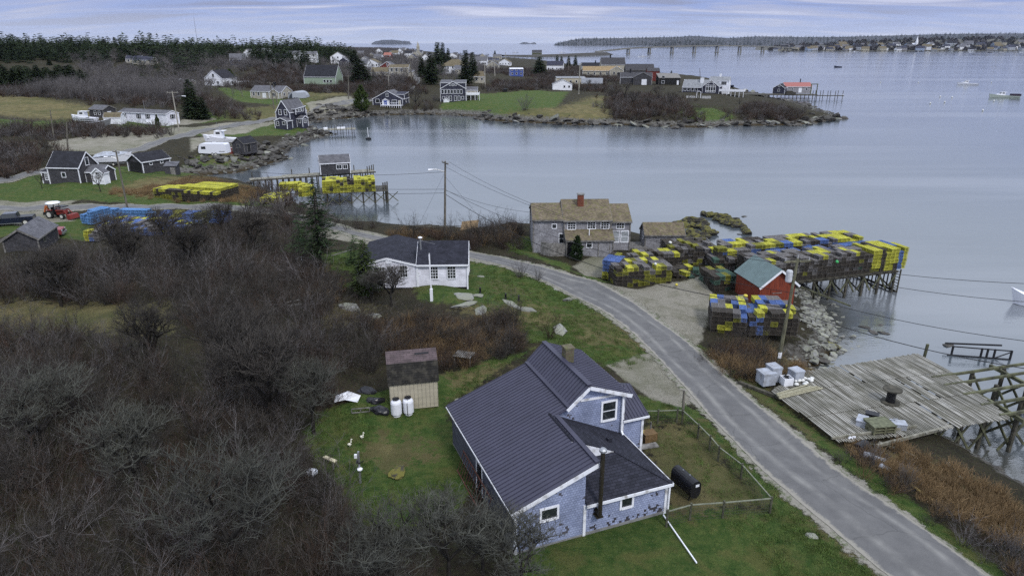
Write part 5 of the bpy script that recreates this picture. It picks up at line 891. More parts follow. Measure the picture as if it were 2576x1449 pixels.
TRM = {k: trap_mesh(k, a, b, 1) for k, a, b in (('yellow', (.54,.53,.07), (.33,.325,.055)), ('blue', (.11,.18,.42), (.07,.12,.29)), ('light blue', (.15,.32,.62), (.10,.21,.42)), ('dark', (.075,.065,.055), (.022,.019,.017)), ('grey', (.20,.19,.19), (.07,.065,.065)), ('olive', (.24,.24,.04), (.05,.05,.018)), ('green', (.07,.13,.10), (.025,.045,.035)))}
TRAPS = []; tr_ = random.Random(3)
def stack(A, rz, nx, ny, nz, cf, where, grp, skip=None, loose=.045, minz=0, dz=None):
    ca, sa = math.cos(rz), math.sin(rz); hmap = [[nz-(tr_.random() < .22)-(tr_.random() < .10) for j in range(ny)] for i in range(nx)]
    if dz: hmap = [[dz(i, j) for j in range(ny)] for i in range(nx)]
    for i in range(nx):
        for j in range(ny):
            hh = hmap[i][j]
            for k in range(hh):
                vis = k == hh-1 or j == 0 or i == 0 or i == nx-1 or hmap[max(i-1, 0)][j] <= k or hmap[min(i+1, nx-1)][j] <= k or hmap[i][max(j-1, 0)] <= k
                if not vis: continue
                c = cf(i, j, k, hh)
                x = (i+.5)*(TW+.03)+tr_.gauss(0, loose*.5); y = (j+.5)*(TL+.03)+tr_.gauss(0, loose)
                TRAPS.append((A[0]+x*ca-y*sa, A[1]+x*sa+y*ca, A[2]+k*(THH+.006)+.02, rz+tr_.gauss(0, loose*.9), c, where, grp))
def pick(*w):
    ks, ps = w[::2], w[1::2]
    return tr_.choices(ks, ps)[0]
memo = {}
def colrun(key, i, *w):   # runs of the same colour down a column
    if (key, i) not in memo: memo[(key, i)] = pick(*w)
    return memo[(key, i)]
def P3(px_, py_, z): x, y = at(px_, py_, z); return (x, y, z)
stack(P3(1550, 724, 2.95), R(10), 10, 3, 5, lambda i, j, k, h: (pick('grey', 5, 'dark', 2, 'yellow', 1.6, 'olive', 1) if k == h-1 else (pick('olive', 4, 'dark', 3) if i > 3 else pick('dark', 5, 'olive', 2))), 'in the squared stack at the edge of the sandy lot', 'traps in the squared stack by the road')
stack(P3(1514, 700, 3.0), R(-24), 3, 3, 5, lambda i, j, k, h: 'blue' if j < 2 and k > 1 else pick('olive', 2, 'dark', 2, 'yellow', 1), 'in the blue stack nearest the grey house', 'traps in the blue stack by the grey house')
stack(P3(1590, 678, 3.0), R(8), 9, 2, 4, lambda i, j, k, h: pick('yellow', 2.5, 'grey', 4, 'blue', 1.5, 'dark', 2) if k == h-1 else 'dark', 'in the row behind the squared stack', 'traps in the row behind the squared stack')
stack(P3(1690, 672, 2.8), R(6), 9, 4, 5, lambda i, j, k, h: pick('dark', 8, 'grey', 3, 'olive', 1), 'in the dark heap beside the small shed', 'traps in the dark heap', loose=.09)
stack(P3(1795, 690, 2.7), R(6), 9, 4, 4, lambda i, j, k, h: pick('dark', 6, 'grey', 3, 'olive', 2, 'green', 1), 'in the dark heap behind the boathouse', 'traps behind the boathouse', loose=.1)
stack(P3(1700, 704, 2.8), R(18), 5, 2, 2, lambda i, j, k, h: pick('dark', 5, 'green', 2, 'yellow', 1, 'olive', 1), 'scattered at the back of the sandy lot', 'traps scattered in the lot', loose=.22)
stack(P3(1795, 735, 2.75), R(12), 4, 3, 4, lambda i, j, k, h: pick('dark', 5, 'green', 3, 'olive', 1), 'in the low pile left of the boathouse', 'traps left of the boathouse', loose=.08)
stack(P3(1786, 838, 2.75), R(-13), 5, 4, 5, lambda i, j, k, h: (pick('yellow', 2.4, 'blue', 4, 'grey', 3) if k == h-1 and (j or i == 3) else ('yellow' if k == 1 and i in (1, 2) and j == 0 else pick('dark', 6, 'olive', 1, 'blue', 2 if i > 2 else 0))), 'in the tall stack in front of the boathouse', 'traps in front of the boathouse')
stack(P3(1882, 842, 2.75), R(-4), 7, 4, 5, lambda i, j, k, h: (pick('yellow', 1.4, 'blue', 5, 'grey', 3) if k == h-1 and (j or i in (1, 5)) else pick('dark', 8, 'blue', 3 if i < 3 else 0, 'olive', 1)), 'in the blue topped stack beside the leaning pole', 'traps beside the leaning pole')
# pier stacks
FA, FB = Vector(P3(2053, 700, 2.85)), Vector(P3(2280, 675, 2.85)); prz = math.atan2((FB-FA).y, (FB-FA).x); ux = Vector((math.cos(prz), math.sin(prz), 0)); uy = Vector((-math.sin(prz), math.cos(prz), 0)); nfr = int((FB-FA).length/(TW+.03))
PO = FA-ux*(TW+.03)*13
ntot = nfr+13
def pc(i, j, k, h):
    r_ = i/ntot
    if r_ > .96: return 'yellow'
    if r_ > .92: return 'blue'
    if r_ > .82: return 'yellow' if k > 1 or tr_.random() < .7 else 'dark'
    if r_ > .79: return 'dark'
    if r_ > .75: return 'yellow' if k > 0 else 'olive'
    if k == h-1: return colrun('p', (i, j), 'grey', 5, 'dark', 3, 'yellow', 1)
    return pick('dark', 8, 'grey', 2, 'olive', .6, 'green', .3)
stack(PO, prz, ntot, 3, 6, pc, 'in the seaward front row on the right hand pier', 'traps in the front row on the pier')
BO = PO+uy*5.9-ux*1.0
def bc(i, j, k, h): return colrun('b', (i//2, j), 'grey', 4, 'yellow', 4, 'blue', 7 if j == 0 else 1, 'dark', 1, 'olive', 1) if k == h-1 else pick('blue', 4, 'dark', 4)
stack(BO, prz-.03, ntot-1, 3, 6, bc, 'in the back row on the right hand pier', 'traps in the back row on the pier')
stack(PO+uy*3.9+ux*5, prz, ntot-9, 1, 5, lambda i, j, k, h: 'blue', 'in the lower blue row between the pier stacks', 'traps in the blue row on the pier')
# far yellow pier and grass stacks
YA, YB = Vector(P3(812, 487, 2.3)), Vector(P3(946, 482, 2.3)); yrz = math.atan2((YB-YA).y, (YB-YA).x)*.5+R(8); yn = int((YB-YA).length/(TW+.03))
stack(YA, yrz, yn, 4, 5, lambda i, j, k, h: 'dark' if (6 < i < 9 and k > 2) or tr_.random() < .1 else pick('yellow', 6, 'olive', 1), 'stacked on the small pier below the grey fish shed', 'yellow traps on the small pier')
stack(P3(752, 496, 2.3), yrz, 4, 3, 4, lambda i, j, k, h: pick('yellow', 5, 'olive', 1), 'at the landward end of the small pier', 'yellow traps behind the tall spruce')
stack(P3(704, 482, 2.5), yrz, 7, 2, 3, lambda i, j, k, h: pick('yellow', 6, 'grey', 1), 'on the bank beside the wooden jetty', 'yellow traps on the bank')
stack(P3(655, 512, 3.0), R(5), 6, 4, 2, lambda i, j, k, h: pick('yellow', 6, 'grey', 1, 'olive', 2), 'in the low pile above the cove shore', 'traps in the low shore pile')
GA, GB = Vector(P3(388, 500, 3.0)), Vector(P3(540, 514, 3.0)); grz = math.atan2((GB-GA).y, (GB-GA).x); gn = int((GB-GA).length/(TW+.03))
stack(GA, grz+R(4), gn, 5, 5, lambda i, j, k, h: ('yellow' if j > 0 else pick('yellow', 3, 'dark', 2)) if k == h-1 else pick('olive', 4, 'dark', 3) if i < gn*.45 else 'dark', 'in the long yellow topped stack on the grass', 'traps in the long stack on the grass', dz=lambda i, j: 4+(j > 0 and i > gn*.3) if not (j > 2 and i < gn*.45) else 3)
stack(P3(214, 606, 3.9), R(-6), 3, 7, 3, lambda i, j, k, h: 'yellow' if i == 0 else pick('grey', 5, 'blue', 2), 'in the yellow edged stack behind the thicket', 'traps in the left hand stack')
stack(P3(250, 590, 3.8), R(-4), 20, 4, 3, lambda i, j, k, h: pick('grey', 5, 'blue', 5, 'yellow', 1.2), 'half hidden by bushes in the left hand stack', 'traps in the left hand stack')
stack(P3(206, 562, 3.7), R(-20), 3, 3, 4, lambda i, j, k, h: 'light blue', 'in the bright blue corner stack by the tractor', 'bright blue traps by the lane')
stack(P3(252, 548, 3.6), R(-6), 13, 1, 3, lambda i, j, k, h: 'light blue', 'in the bright blue row along the lane', 'bright blue traps by the lane')
stack(P3(395, 560, 3.5), R(-2), 16, 2, 3, lambda i, j, k, h: colrun('l', i//3, 'blue', 4, 'olive', 2, 'yellow', 3), 'seen through twigs beside the lane', 'traps seen through twigs')
ALL = [('traps', t) for t in TRAPS]; TRAPS.sort(key=lambda t: math.hypot(t[0], t[1]))
vis = TRAPS[:300]; rest = TRAPS[300:]
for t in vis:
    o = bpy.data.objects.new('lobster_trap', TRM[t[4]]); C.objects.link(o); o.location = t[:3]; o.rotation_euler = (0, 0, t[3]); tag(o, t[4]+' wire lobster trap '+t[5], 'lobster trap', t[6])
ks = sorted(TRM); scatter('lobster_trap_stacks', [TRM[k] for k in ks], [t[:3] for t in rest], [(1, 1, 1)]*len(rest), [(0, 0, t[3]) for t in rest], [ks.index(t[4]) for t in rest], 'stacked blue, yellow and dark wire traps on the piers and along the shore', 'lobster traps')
print('traps', len(TRAPS))
BUOY = MB().lathe([(.02, 0), (.13, .05), (.16, .2), (.12, .36), (.04, .42)], 10)
BM = [BUOY.mesh('buoy', mat('buoy_'+n_, c)) for n_, c in (('white', (.7,.7,.68)), ('yellow', (.6,.5,.08)), ('green', (.06,.4,.12)))]
for m_ in BM: m_.polygons.foreach_set('use_smooth', [True]*len(m_.polygons))
for i, (px_, py_, z, k, lb) in enumerate([(1648, 664, 5.2, 0, 'white buoy lying on the squared trap stack'), (1775, 684, 3.2, 0, 'white buoy on the ground near the dark heap'), (1772, 700, 2.95, 0, 'white buoy by the stool in the sandy lot'), (2107, 661, 5.3, 2, 'green buoy wedged among dark traps on the pier'), (1690, 612, 5.2, 0, 'white buoy atop the dark heap by the small shed'), (1880, 745, 5.6, 1, 'yellow buoy beside the boathouse wall'), (1702, 716, 3.3, 1, 'yellow buoy bag at the end of the squared stack')]):
    x, y, _ = P3(px_, py_, z); o = bpy.data.objects.new('buoy', BM[k]); C.objects.link(o); o.location = (x, y, z); o.rotation_euler = (1.3, 0, i); tag(o, lb, 'buoy', 'loose buoys among the traps')
A = P3(1773, 704, 2.95); stl = thing('stool', 'small white stool at the back of the sandy lot', 'stool', A); part('seat', MB().lathe([(.24, .78), (.26, .82), (.24, .86)], 12), WH, stl)
for a in range(4): q = a*1.57+.4; part('leg', MB().bar((.24*math.cos(q), .24*math.sin(q), -.02), (.15*math.cos(q), .15*math.sin(q), .79), .05), WH, stl)
# ---------------------------------------------------------------- trap pier timber
PW = mat('pier_timber', (.085,.078,.060), col2=(.03,.028,.022), scale=2.5, rnd=.2); PWL = mat('bleached_timber', (.30,.285,.24), col2=(.12,.115,.085), scale=2.0, rnd=.25); PWG = mat('green_stained_timber', (.12,.125,.07), col2=(.045,.045,.03), scale=1.5, rnd=.2)
pier = thing('pier', 'timber pier on tall posts carrying the long trap stacks', 'pier', (PO.x, PO.y, 0), prz); PLn = ntot*(TW+.03)+.8
mb = MB()
for k in range(int(PLn/.25)): mb.box(-2+k*.25, -2+k*.25+.22, -.25+.05*math.sin(k*5), 9.2, 2.68, 2.78)
part('deck', mb, PW, pier)
mb = MB()
for y in (-.1, 2.9, 5.9, 9.0): mb.box(-2, PLn-1.8, y, y+.2, 2.45, 2.675)
part('stringers', mb, PW, pier)
for i, x in enumerate(np.linspace(8, PLn-2.2, 6)):
    for y in (0, 4.6, 9):
        part('post', MB().tube([(x+.08*math.sin(i*3+y), y, -3.5), (x, y, 2.45)], .15, 8), PW, pier)
    part('cross_brace', MB().bar((x-.2, 0, .6), (x-.2, 4.5, 2.3), .08, .16), PW, pier)
    if i < 5: dx = (PLn-10.2)/5; part('side_brace', MB().bar((x, -.15, 2.3), (x+dx*.45, -.2, .7), .1, .18).bar((x+dx, -.15, 2.3), (x+dx*.6, -.2, .9), .1, .18), PWG, pier)
mb = MB()
for y in np.linspace(.6, 8.6, 15): mb.box(PLn-1.95, PLn-1.85, y-.06, y+.06, -1.2, 2.5)
mb.box(PLn-1.98, PLn-1.8, -.3, 9.2, .1, .3); part('fender_piles', mb, PW, pier)
lad = MB().bar((PLn-1.7, -.3, -.6), (PLn-1.7, -.3, 2.9), .12).bar((PLn-1.7, .5, -.6), (PLn-1.7, .5, 2.9), .12)
for k in range(9): lad.bar((PLn-1.7, -.3, -.3+k*.36), (PLn-1.7, .5, -.3+k*.36), .07)
part('ladder', lad, PW, pier)
# slipway rail left of the pier
sw = thing('ramp_rail', 'mossy timber handrail running down beside the boathouse into the water', 'rail', P3(2020, 740, 1.0), 0); a_, b_ = Vector(P3(2015, 722, 2.9)), Vector(P3(2140, 770, 1.0)); o_ = Vector(sw.location); part('rail', MB().bar(a_-o_, b_-o_, .12, .16), PWG, sw); part('post', MB().bar(Vector(P3(2046, 762, .2))-o_, Vector(P3(2048, 735, 2.3))-o_, .16), PWG, sw)
# ---------------------------------------------------------------- near dock
A0 = Vector((21.6, 39.2)); drz = R(14); dx_, dy_ = Vector((math.cos(drz), math.sin(drz))), Vector((-math.sin(drz), math.cos(drz)))
poly = [Vector(p)-A0 for p in ((19.6,46.2),(22.8,49.23),(34.4,52.81),(35.3,49.9),(35.0,42.0),(32.49,41.4),(27.5,40.0),(21.59,39.0),(20.77,41.79))]; poly = [(p.dot(dx_), p.dot(dy_)) for p in poly]
DK = 3.2; dock = thing('dock', 'broad weathered plank dock with dark gaps beside the road', 'dock', (A0.x, A0.y, DK), drz)
def deckmat():
    m, t, p = newmat('dock_planks'); tc = N(t, 'ShaderNodeTexCoord'); O = tc.outputs['Object']; n = noise(t, O, .55, 7, .65); n2 = noise(t, O, 1.0, 2, .5, (5.9, .22, 1)); n3 = noise(t, O, .25, 3, .5)
    c = mixc(t, mrange(t, n2, .38, .60), (.40, .385, .35), (.095, .088, .068)); c = mixc(t, mrange(t, n, .46, .62, 0, .75), c, (.125, .12, .09)); c = mixc(t, mrange(t, n3, .5, .62, 0, .5), c, (.09, .088, .07)); L(t, c, p.inputs['Base Color']); p.inputs['Roughness'].default_value = .9; return m
DM = deckmat(); mb = MB(); xs = [p[0] for p in poly]; x = min(xs)+.05; rr_ = random.Random(4)
while x < max(xs)-.1:
    ys = []
    for i in range(len(poly)):
        (ax, ay), (bx_, by_) = poly[i], poly[(i+1) % len(poly)]
        if (ax-x)*(bx_-x) < 0: ys.append(ay+(by_-ay)*(x-ax)/(bx_-ax))
    if len(ys) >= 2:
        y0_, y1_ = min(ys)+rr_.uniform(-.08, .08), max(ys)+rr_.uniform(-.1, .1); cuts = [y0_]+[c+.0*x for c in (3.15, 6.6) if y0_+.3 < c < y1_-.3]+[y1_]
        for a, b in zip(cuts[:-1], cuts[1:]):
            if rr_.random() < .01: continue
            w_ = rr_.uniform(.095, .12); z = rr_.uniform(-.012, .012); tl = rr_.uniform(-.012, .012); mb.add([(x, a+.04, z-.05), (x+w_, a+.04, z-.05), (x+w_, b-.04, z-.05+tl), (x, b-.04, z-.05+tl), (x, a+.04, z), (x+w_, a+.04, z), (x+w_, b-.04, z+tl), (x, b-.04, z+tl)], [(0,3,2,1),(4,5,6,7),(0,1,5,4),(1,2,6,5),(2,3,7,6),(3,0,4,7)])
    x += .17
part('deck', mb, DM, dock); mb = MB()
for y in (.7, 3.15, 4.9, 6.6, 8.4): mb.box(.3, 13.2, y-.1, y+.1, -.32, -.075)
part('joists', mb, PW, dock); part('edge_beam', MB().bar((-.3, .25, .1), (6.3, .1, .12), .14, .16).bar((2.2, -1.0, -.1), (9.0, -.2, -.1), .16, .2), PWL, dock)
for i in range(6):
    for y in (.9, 4.9, 8.4): part('pile', MB().tube([(3.4+i*1.95, y, -6), (3.4+i*1.95, y, -.33)], .15, 8), PW, dock)
for i in range(5): x = 4.2+i*2; part('cross_brace', MB().bar((x, .7, -.4), (x+1.9, .7, -3), .08, .16).bar((x+1.9, .75, -.4), (x, .75, -3), .08, .16), PWG, dock)
fr_ = thing('pier_skeleton', 'open skeleton of mossy beams and braced piles beyond the plank dock', 'pier skeleton', (A0.x, A0.y, DK), drz); STR_ = [(14.0, .1), (14.0, 1.6), (14.1, 3.25), (13.9, 4.8), (14.0, 6.1)]
for x0_, y in STR_: part('stringer', MB().bar((x0_-.6, y, -.05), (x0_+6, y+.1, -.02), .16, .2).bar((x0_+5.8, y+.2, -.06), (x0_+16, y+.3, -.1), .16, .2), PWG, fr_)
for x in (15, 20.1, 24): part('cap_beam', MB().bar((x+.3, 7.2, -.35), (x-.1, -.6, -.35), .24, .26), PWG, fr_)
for x in (14.0, 17, 20.2, 23.8):
    for y in (0, 2.2, 4.4, 6.6): part('pile', MB().tube([(x+1, y, -6.5), (x+1, y, -.4)], .16, 8), PW, fr_)
    for y in (0, 2.2, 4.4): part('cross_brace', MB().bar((x+1, y, -.6), (x+.9, y+2.2, -3.0), .1, .18).bar((x+1.12, y, -3.0), (x+1.1, y+2.2, -.6), .1, .18), PWG, fr_)
for x in (14.4, 17.5, 20.6): part('side_brace', MB().bar((x, .5, -.5), (x+2.6, .5, -3.2), .1, .18).bar((x+2.6, .35, -.5), (x, .35, -3.2), .1, .18), PWG, fr_)
# things on the dock
def ond(px_, py_, z=DK): return Vector(P3(px_, py_, z))
sp = thing('cable_spool', 'dark wooden cable spool standing on the plank dock', 'spool', ond(2239, 1012)); sp.scale = (1.3,)*3; part('flange', MB().lathe([(.50, 0), (.50, .07)], 20), PW, sp); part('flange', MB().lathe([(.50, .80), (.50, .87)], 20), PW, sp); part('drum', MB().lathe([(.25, .07), (.24, .4), (.25, .80)], 14), BLK, sp); 
for x, y in ((-.2, -.2), (.2, -.2), (0, .2)): pass
CRW = mat('grey_white_plastic', (.38,.41,.48), rough=.5, col2=(.24,.25,.27), scale=2); 
def crate(name, label, p_, rz, l, w_, h, m_, lid=True):
    o = thing(name, label, 'crate', p_, rz); o.scale = (1.08,)*3; part('body', MB().box(-l/2, l/2, -w_/2, w_/2, 0, h*.86), m_, o); part('lid', MB().box(-l/2-.03, l/2+.03, -w_/2-.03, w_/2+.03, h*.862, h), m_, o); return o
crate('cooler', 'white lidded cooler left of the mossy pallet on the dock', ond(2167, 1066), R(-35), .55, .95, .42, CRW); crate('crate', 'black plastic crate behind the mossy pallet', ond(2192, 1054), R(-30), .75, .5, .45, BLK); crate('cooler', 'pale blue grey cooler right of the mossy pallet', ond(2258, 1076), R(-12), .85, .6, .42, CRW)
pt = thing('pallet_stack', 'low stack of mossy pallets at the near edge of the dock', 'pallet stack', ond(2210, 1082), R(8)); pt.scale = (1.3,)*3; mb = MB()
for z in (0, .16, .32):
    for k in range(7): mb.box(-.62, .62, -.46+k*.14, -.36+k*.14, z+.11, z+.14)
    for x in (-.6, 0, .55): mb.box(x, x+.09, -.45, .5, z, z+.105)
part('pallets', mb, mat('mossy_wood', (.16,.16,.10), var=.5), pt); part('cover_board', MB().box(-.64, .64, -.48, .52, .462, .49), mat('mossy_board2', (.15,.16,.10), var=.5), pt)
ch_ = thing('metal_frame', 'tangle of bent grey metal frame beside the mossy pallets', 'frame', ond(2238, 1074)); part('bars', MB().bar((-.4, 0, .5), (.5, .1, .6), .05).bar((-.1, 0, 0), (0, 0, .55), .05).bar((.2, 0, 0), (.3, .1, .58), .05).bar((.3, .3, 0), (.35, .3, .55), .05).bar((-.1, .05, .3), (.3, .1, .3), .05), METD, ch_)
bp = thing('plank_pile', 'long new planks piled across the corner of the dock', 'plank pile', ond(1960, 1004)); mb = MB()
for k in range(7): a = .12+.04*k*(1 if k % 2 else -1)*.3; mb.bar((0, k*.11, .06+.05*(k % 3)), (3.9-.2*k, 1.5+k*.06+a, .07+.05*(k % 3)), .13, .045)
part('planks', mb, mat('new_board', (.33,.31,.22), var=.35), bp)
for i, (px_, py_, l, w_, h, lb, rz_) in enumerate([(1925, 963, 1.0, .95, .95, 'grey fish tote nearest the road on the dock corner', 15), (1943, 955, .75, .9, 1.15, 'taller grey fish tote behind the first', 15), (2000, 955, .8, .8, .85, 'blue grey fish tote beside the pile of buoys', 20)]): crate('fish_tote', lb, ond(px_, py_, DK+.0), R(rz_), l, w_, h, CRW)
pb = thing('bait_box', 'white open box with dark rope heaped inside on the dock corner', 'box', ond(1977, 966), R(10)); mb = MB().box(-.38, .38, -.36, .36, 0, .08).box(-.38, -.34, -.36, .36, .08, .62).box(.34, .38, -.36, .36, .08, .62).box(-.34, .34, -.36, -.32, .08, .62).box(-.34, .34, .32, .36, .08, .62); part('sides', mb, WH, pb); r_ = np.random.default_rng(2); part('rope', MB().tube([(r_.uniform(-.25, .25), r_.uniform(-.25, .25), .5+.25*r_.random()) for _ in range(26)], .03, 5), BLK, pb)
for i in range(11):
    x, y, z = ond(2015+r_.uniform(-18, 22), 962+r_.uniform(-8, 10)); o = bpy.data.objects.new('buoy', BM[0]); C.objects.link(o); o.location = (x, y, z+.12); o.rotation_euler = (1.45, 0, r_.random()*6); o.scale = (.85,)*3; tag(o, 'white buoy in the loose pile beside the fish totes', 'buoy', 'white buoys piled on the dock')
o = thing('white_crate', 'small white slatted crate lying at the near dock edge', 'crate', ond(2140, 1100), R(20)); part('frame', MB().bar((-.3, -.1, .05), (.3, -.1, .05), .08).bar((-.3, .1, .05), (.3, .1, .05), .08).bar((-.1, -.25, .07), (-.1, .25, .07), .08).bar((.12, -.25, .07), (.12, .25, .07), .08), WH, o)
single('timber_log', MB().bar((-1.5, 1.3, .12), (.9, -1.3, .12), .28, .22), PW, 'dark squared timber lying between road and dock', 'log', g(1921, 985))
sf = thing('sunken_frame', 'black timber frame standing in the water beyond the dock', 'frame', P3(2440, 885, 0)); q0, q1 = Vector(P3(2393, 893, 0)), Vector(P3(2540, 905, 0)); o_ = Vector(sf.location); mb = MB()
mb.bar(q0-o_+Vector((0, 0, .9)), q1-o_+Vector((0, 0, .9)), .1); mb.bar(q0-o_+Vector((-.4, 0, .05)), q1-o_+Vector((0, 0, .05)), .1); mb.bar(q0-o_+Vector((0, 1.2, .7)), q1-o_+Vector((0, 1.4, .85)), .14)
for k in (0, .5, .6, .72, 1): p_ = q0.lerp(q1, k)-o_; mb.bar(p_+Vector((0, 0, -1)), p_+Vector((0, 0, .95)), .14)
mb.bar(q0.lerp(q1, .72)-o_, q1-o_+Vector((0, 0, .8)), .08); part('timbers', mb, BLK, sf)
single('post', MB().tube([(0, 0, -4), (.25, 0, 1.0)], .13, 8), PWG, 'grey mooring post behind the far corner of the plank dock', 'post', P3(2321, 892, 2.3))
bc_ = thing('barrel', 'open black plastic barrel lying in the brush below the dock', 'barrel', g(2165, 1135)+Vector((0, 0, .35)), R(35)); part('drum', MB().tube([(-.5, 0, 0), (-.48, 0, 0), (.45, 0, 0), (.5, 0, 0)], [.34, .36, .36, .30], 16, cap=True), BLK, bc_); part('opening', MB().tube([(-.53, 0, 0), (-.505, 0, 0)], .3, 16), DKHOLE, bc_)
for i, (px_, py_, lb) in enumerate([(2185, 1152, 'white drum lying beside the black barrel'), (2212, 1164, 'frosted drum downhill from the black barrel'), (2225, 1185, 'pale jug lowest on the brushy bank')]):
    o = single('drum', MB().tube([(-.35, 0, 0), (-.3, 0, 0), (.3, 0, 0), (.35, 0, 0)], [.1, .2, .2, .1], 12), CRW, lb, 'drum', g(px_, py_)+Vector((0, 0, .2)), R(-20-i*20))
for i, (pa, pb_, m_, lb) in enumerate([((2381, 1167), (2425, 1215), PWL, 'bleached plank on the weedy shore'), ((2287, 1220), (2345, 1262), mat('yellow_plank', (.30,.22,.08)), 'yellow plank lying in the brush on the bank'), ((2210, 1115), (2300, 1150), PWL, 'grey plank leaning below the dock edge'), ((1668, 1299), (1752, 1420), WH, 'long white pole lying on the lawn beside the house'), ((1916, 905), (1945, 885), PWL, 'white broken board beside the utility pole base'), ((2120, 1113), (2200, 1122), PWG, 'mossy beam along the foot of the dock')]):
    a, b = g(*pa), g(*pb_); single('plank' if i != 3 else 'white_pole', MB().bar(Vector((0, 0, .12)), b-a+Vector((0, 0, .12)), .16 if i != 3 else .06, .06), m_, lb, 'plank' if i != 3 else 'pole', a)
# ---------------------------------------------------------------- rocks
from mathutils import noise as mnoise
def rockmesh(seed, m_, flat=.6, sub=3, amp=.3):
    r = np.random.default_rng(seed); bm = bmesh.new(); bmesh.ops.create_icosphere(bm, subdivisions=sub, radius=1); pl = [(rnd_dir(r, (0, 0, 0), 1), r.uniform(.45, .85)) for _ in range(9)]
    for v in bm.verts:
        p = np.array(v.co)
        for n_, d_ in pl:
            e = p@n_-d_
            if e > 0: p -= n_*e*.85
        q_ = Vector(p)*1.7+Vector((seed*7.1, 0, 0)); p *= 1+.22*mnoise.fractal(q_, .8, 2.2, 4)-.12*abs(mnoise.noise(q_*2.3)); v.co = (p[0], p[1], p[2]*flat)
    me = bpy.data.meshes.new('rock'); bm.to_mesh(me); bm.free(); me.materials.append(m_); return me
def rockmat(name, c1, c2, c3, amt):
    m, t, p = newmat(name); tc = N(t, 'ShaderNodeTexCoord'); O = tc.outputs['Object']; oi = N(t, 'ShaderNodeObjectInfo'); ge = N(t, 'ShaderNodeNewGeometry'); sx = N(t, 'ShaderNodeSeparateXYZ'); L(t, ge.outputs['Normal'], sx.inputs[0])
    c = mixc(t, mrange(t, noise(t, O, 1.4, 8, .7), .35, .65), c1, c2); c = mixc(t, mrange(t, math_(t, 'ADD', noise(t, O, 1.1, 6), math_(t, 'MULTIPLY', sx.outputs[2], .22)), .60, .72, 0, amt), c, c3)
    hs = N(t, 'ShaderNodeHueSaturation'); L(t, mrange(t, oi.outputs['Random'], 0, 1, .6, 1.35), hs.inputs['Value']); L(t, c, hs.inputs['Color']); L(t, hs.outputs[0], p.inputs['Base Color']); p.inputs['Roughness'].default_value = .9
    bu = N(t, 'ShaderNodeBump'); bu.inputs['Strength'].default_value = .6; bu.inputs['Distance'].default_value = .15; L(t, noise(t, O, 3, 8, .7), bu.inputs['Height']); L(t, bu.outputs[0], p.inputs['Normal']); return m
RKG = rockmat('grey_granite', (.22,.22,.215), (.085,.082,.08), (.21,.215,.16), .7); RKD = rockmat('wet_dark_rock', (.050,.045,.040), (.024,.021,.020), (.095,.09,.08), .6); RKM = rockmat('rockweed_rock', (.050,.045,.035), (.022,.02,.018), (.135,.125,.022), 1.0)
RG = [rockmesh(i, RKG) for i in range(3)]; RD = [rockmesh(10+i, RKD, .5) for i in range(3)]; RM = [rockmesh(20+i, RKM, .55, 4) for i in range(3)]
# rubble along the waterline: many small stones, one mass
r_ = np.random.default_rng(9); P = []; idx = []; sc = []
def along(seg, per, wid, lo, hi, kinds, z0=None):
    pts = [np.array(at(*p, 0)) for p in seg]
    for a, b in zip(pts[:-1], pts[1:]):
        n = max(1, int(np.linalg.norm(b-a)*per)); d = (b-a)/(np.linalg.norm(b-a)+1e-6); nn = np.array([-d[1], d[0]])
        for _ in range(n):
            q = a+(b-a)*r_.random()+nn*r_.normal(0, wid); z = float(HT(q[0], q[1])[0]); z = max(z, -.15)
            s = lo+(hi-lo)*r_.random()**2.2; P.append((q[0], q[1], z+s*.08)); idx.append(int(r_.choice(kinds))); sc.append((s*(.8+.5*r_.random()), s*(.8+.5*r_.random()), s*(.6+.5*r_.random())))
i0 = COAST.index((1200, 294)); along(COAST[i0:i0+24], 1.7, 1.9, .4, 2.2, [0, 3, 4, 5, 3, 4, 5]); i1 = COAST.index((702, 386)); along(COAST[i1:i0+1], 2.2, 1.3, .3, 1.4, [3, 4, 5, 3, 4, 5, 0]); i2 = COAST.index((880, 574)); along(COAST[i2:i1+1], 1.8, .9, .2, 1.1, [3, 4, 5, 0])
i3 = COAST.index((2070, 915)); i4 = COAST.index((1990, 690)); along(COAST[i3-2:i4+1], 16, 1.1, .12, .55, [0, 1, 2, 0, 1, 2, 3]); along(COAST[i4:i2], 2.0, .8, .15, .7, [3, 4, 5, 1]); along(COAST[2:i3], 9, 1.0, .1, .5, [3, 4, 5, 0])
along([(1980, 720), (2020, 770), (2050, 820), (2055, 870)], 22, .9, .12, .5, [0, 1, 2]); along([(620, 380), (660, 400), (700, 395)], 3, 2, .5, 1.9, [3, 4, 5]); along([(470, 436), (530, 430), (600, 422), (660, 408), (705, 396)], 7, 2.2, .3, 1.3, [3, 4, 5, 4, 3, 0]); along([(735, 366), (780, 348), (830, 336)], 7, 1.6, .3, 1.2, [3, 4, 5, 3, 4, 0]); along([(760, 312), (800, 300), (880, 294), (960, 291)], 3.5, 2.5, .4, 1.8, [3, 4, 5]); along([(2000, 840), (2060, 850)], 14, .9, .12, .5, [0, 1, 2])
n = len(P); scatter('shore_rubble', RG+RD, P, sc, np.stack([r_.normal(0, .3, n), r_.normal(0, .3, n), r_.random(n)*6.28], 1), idx, 'loose grey and wet black rocks strewn along every waterline', 'shore rocks')
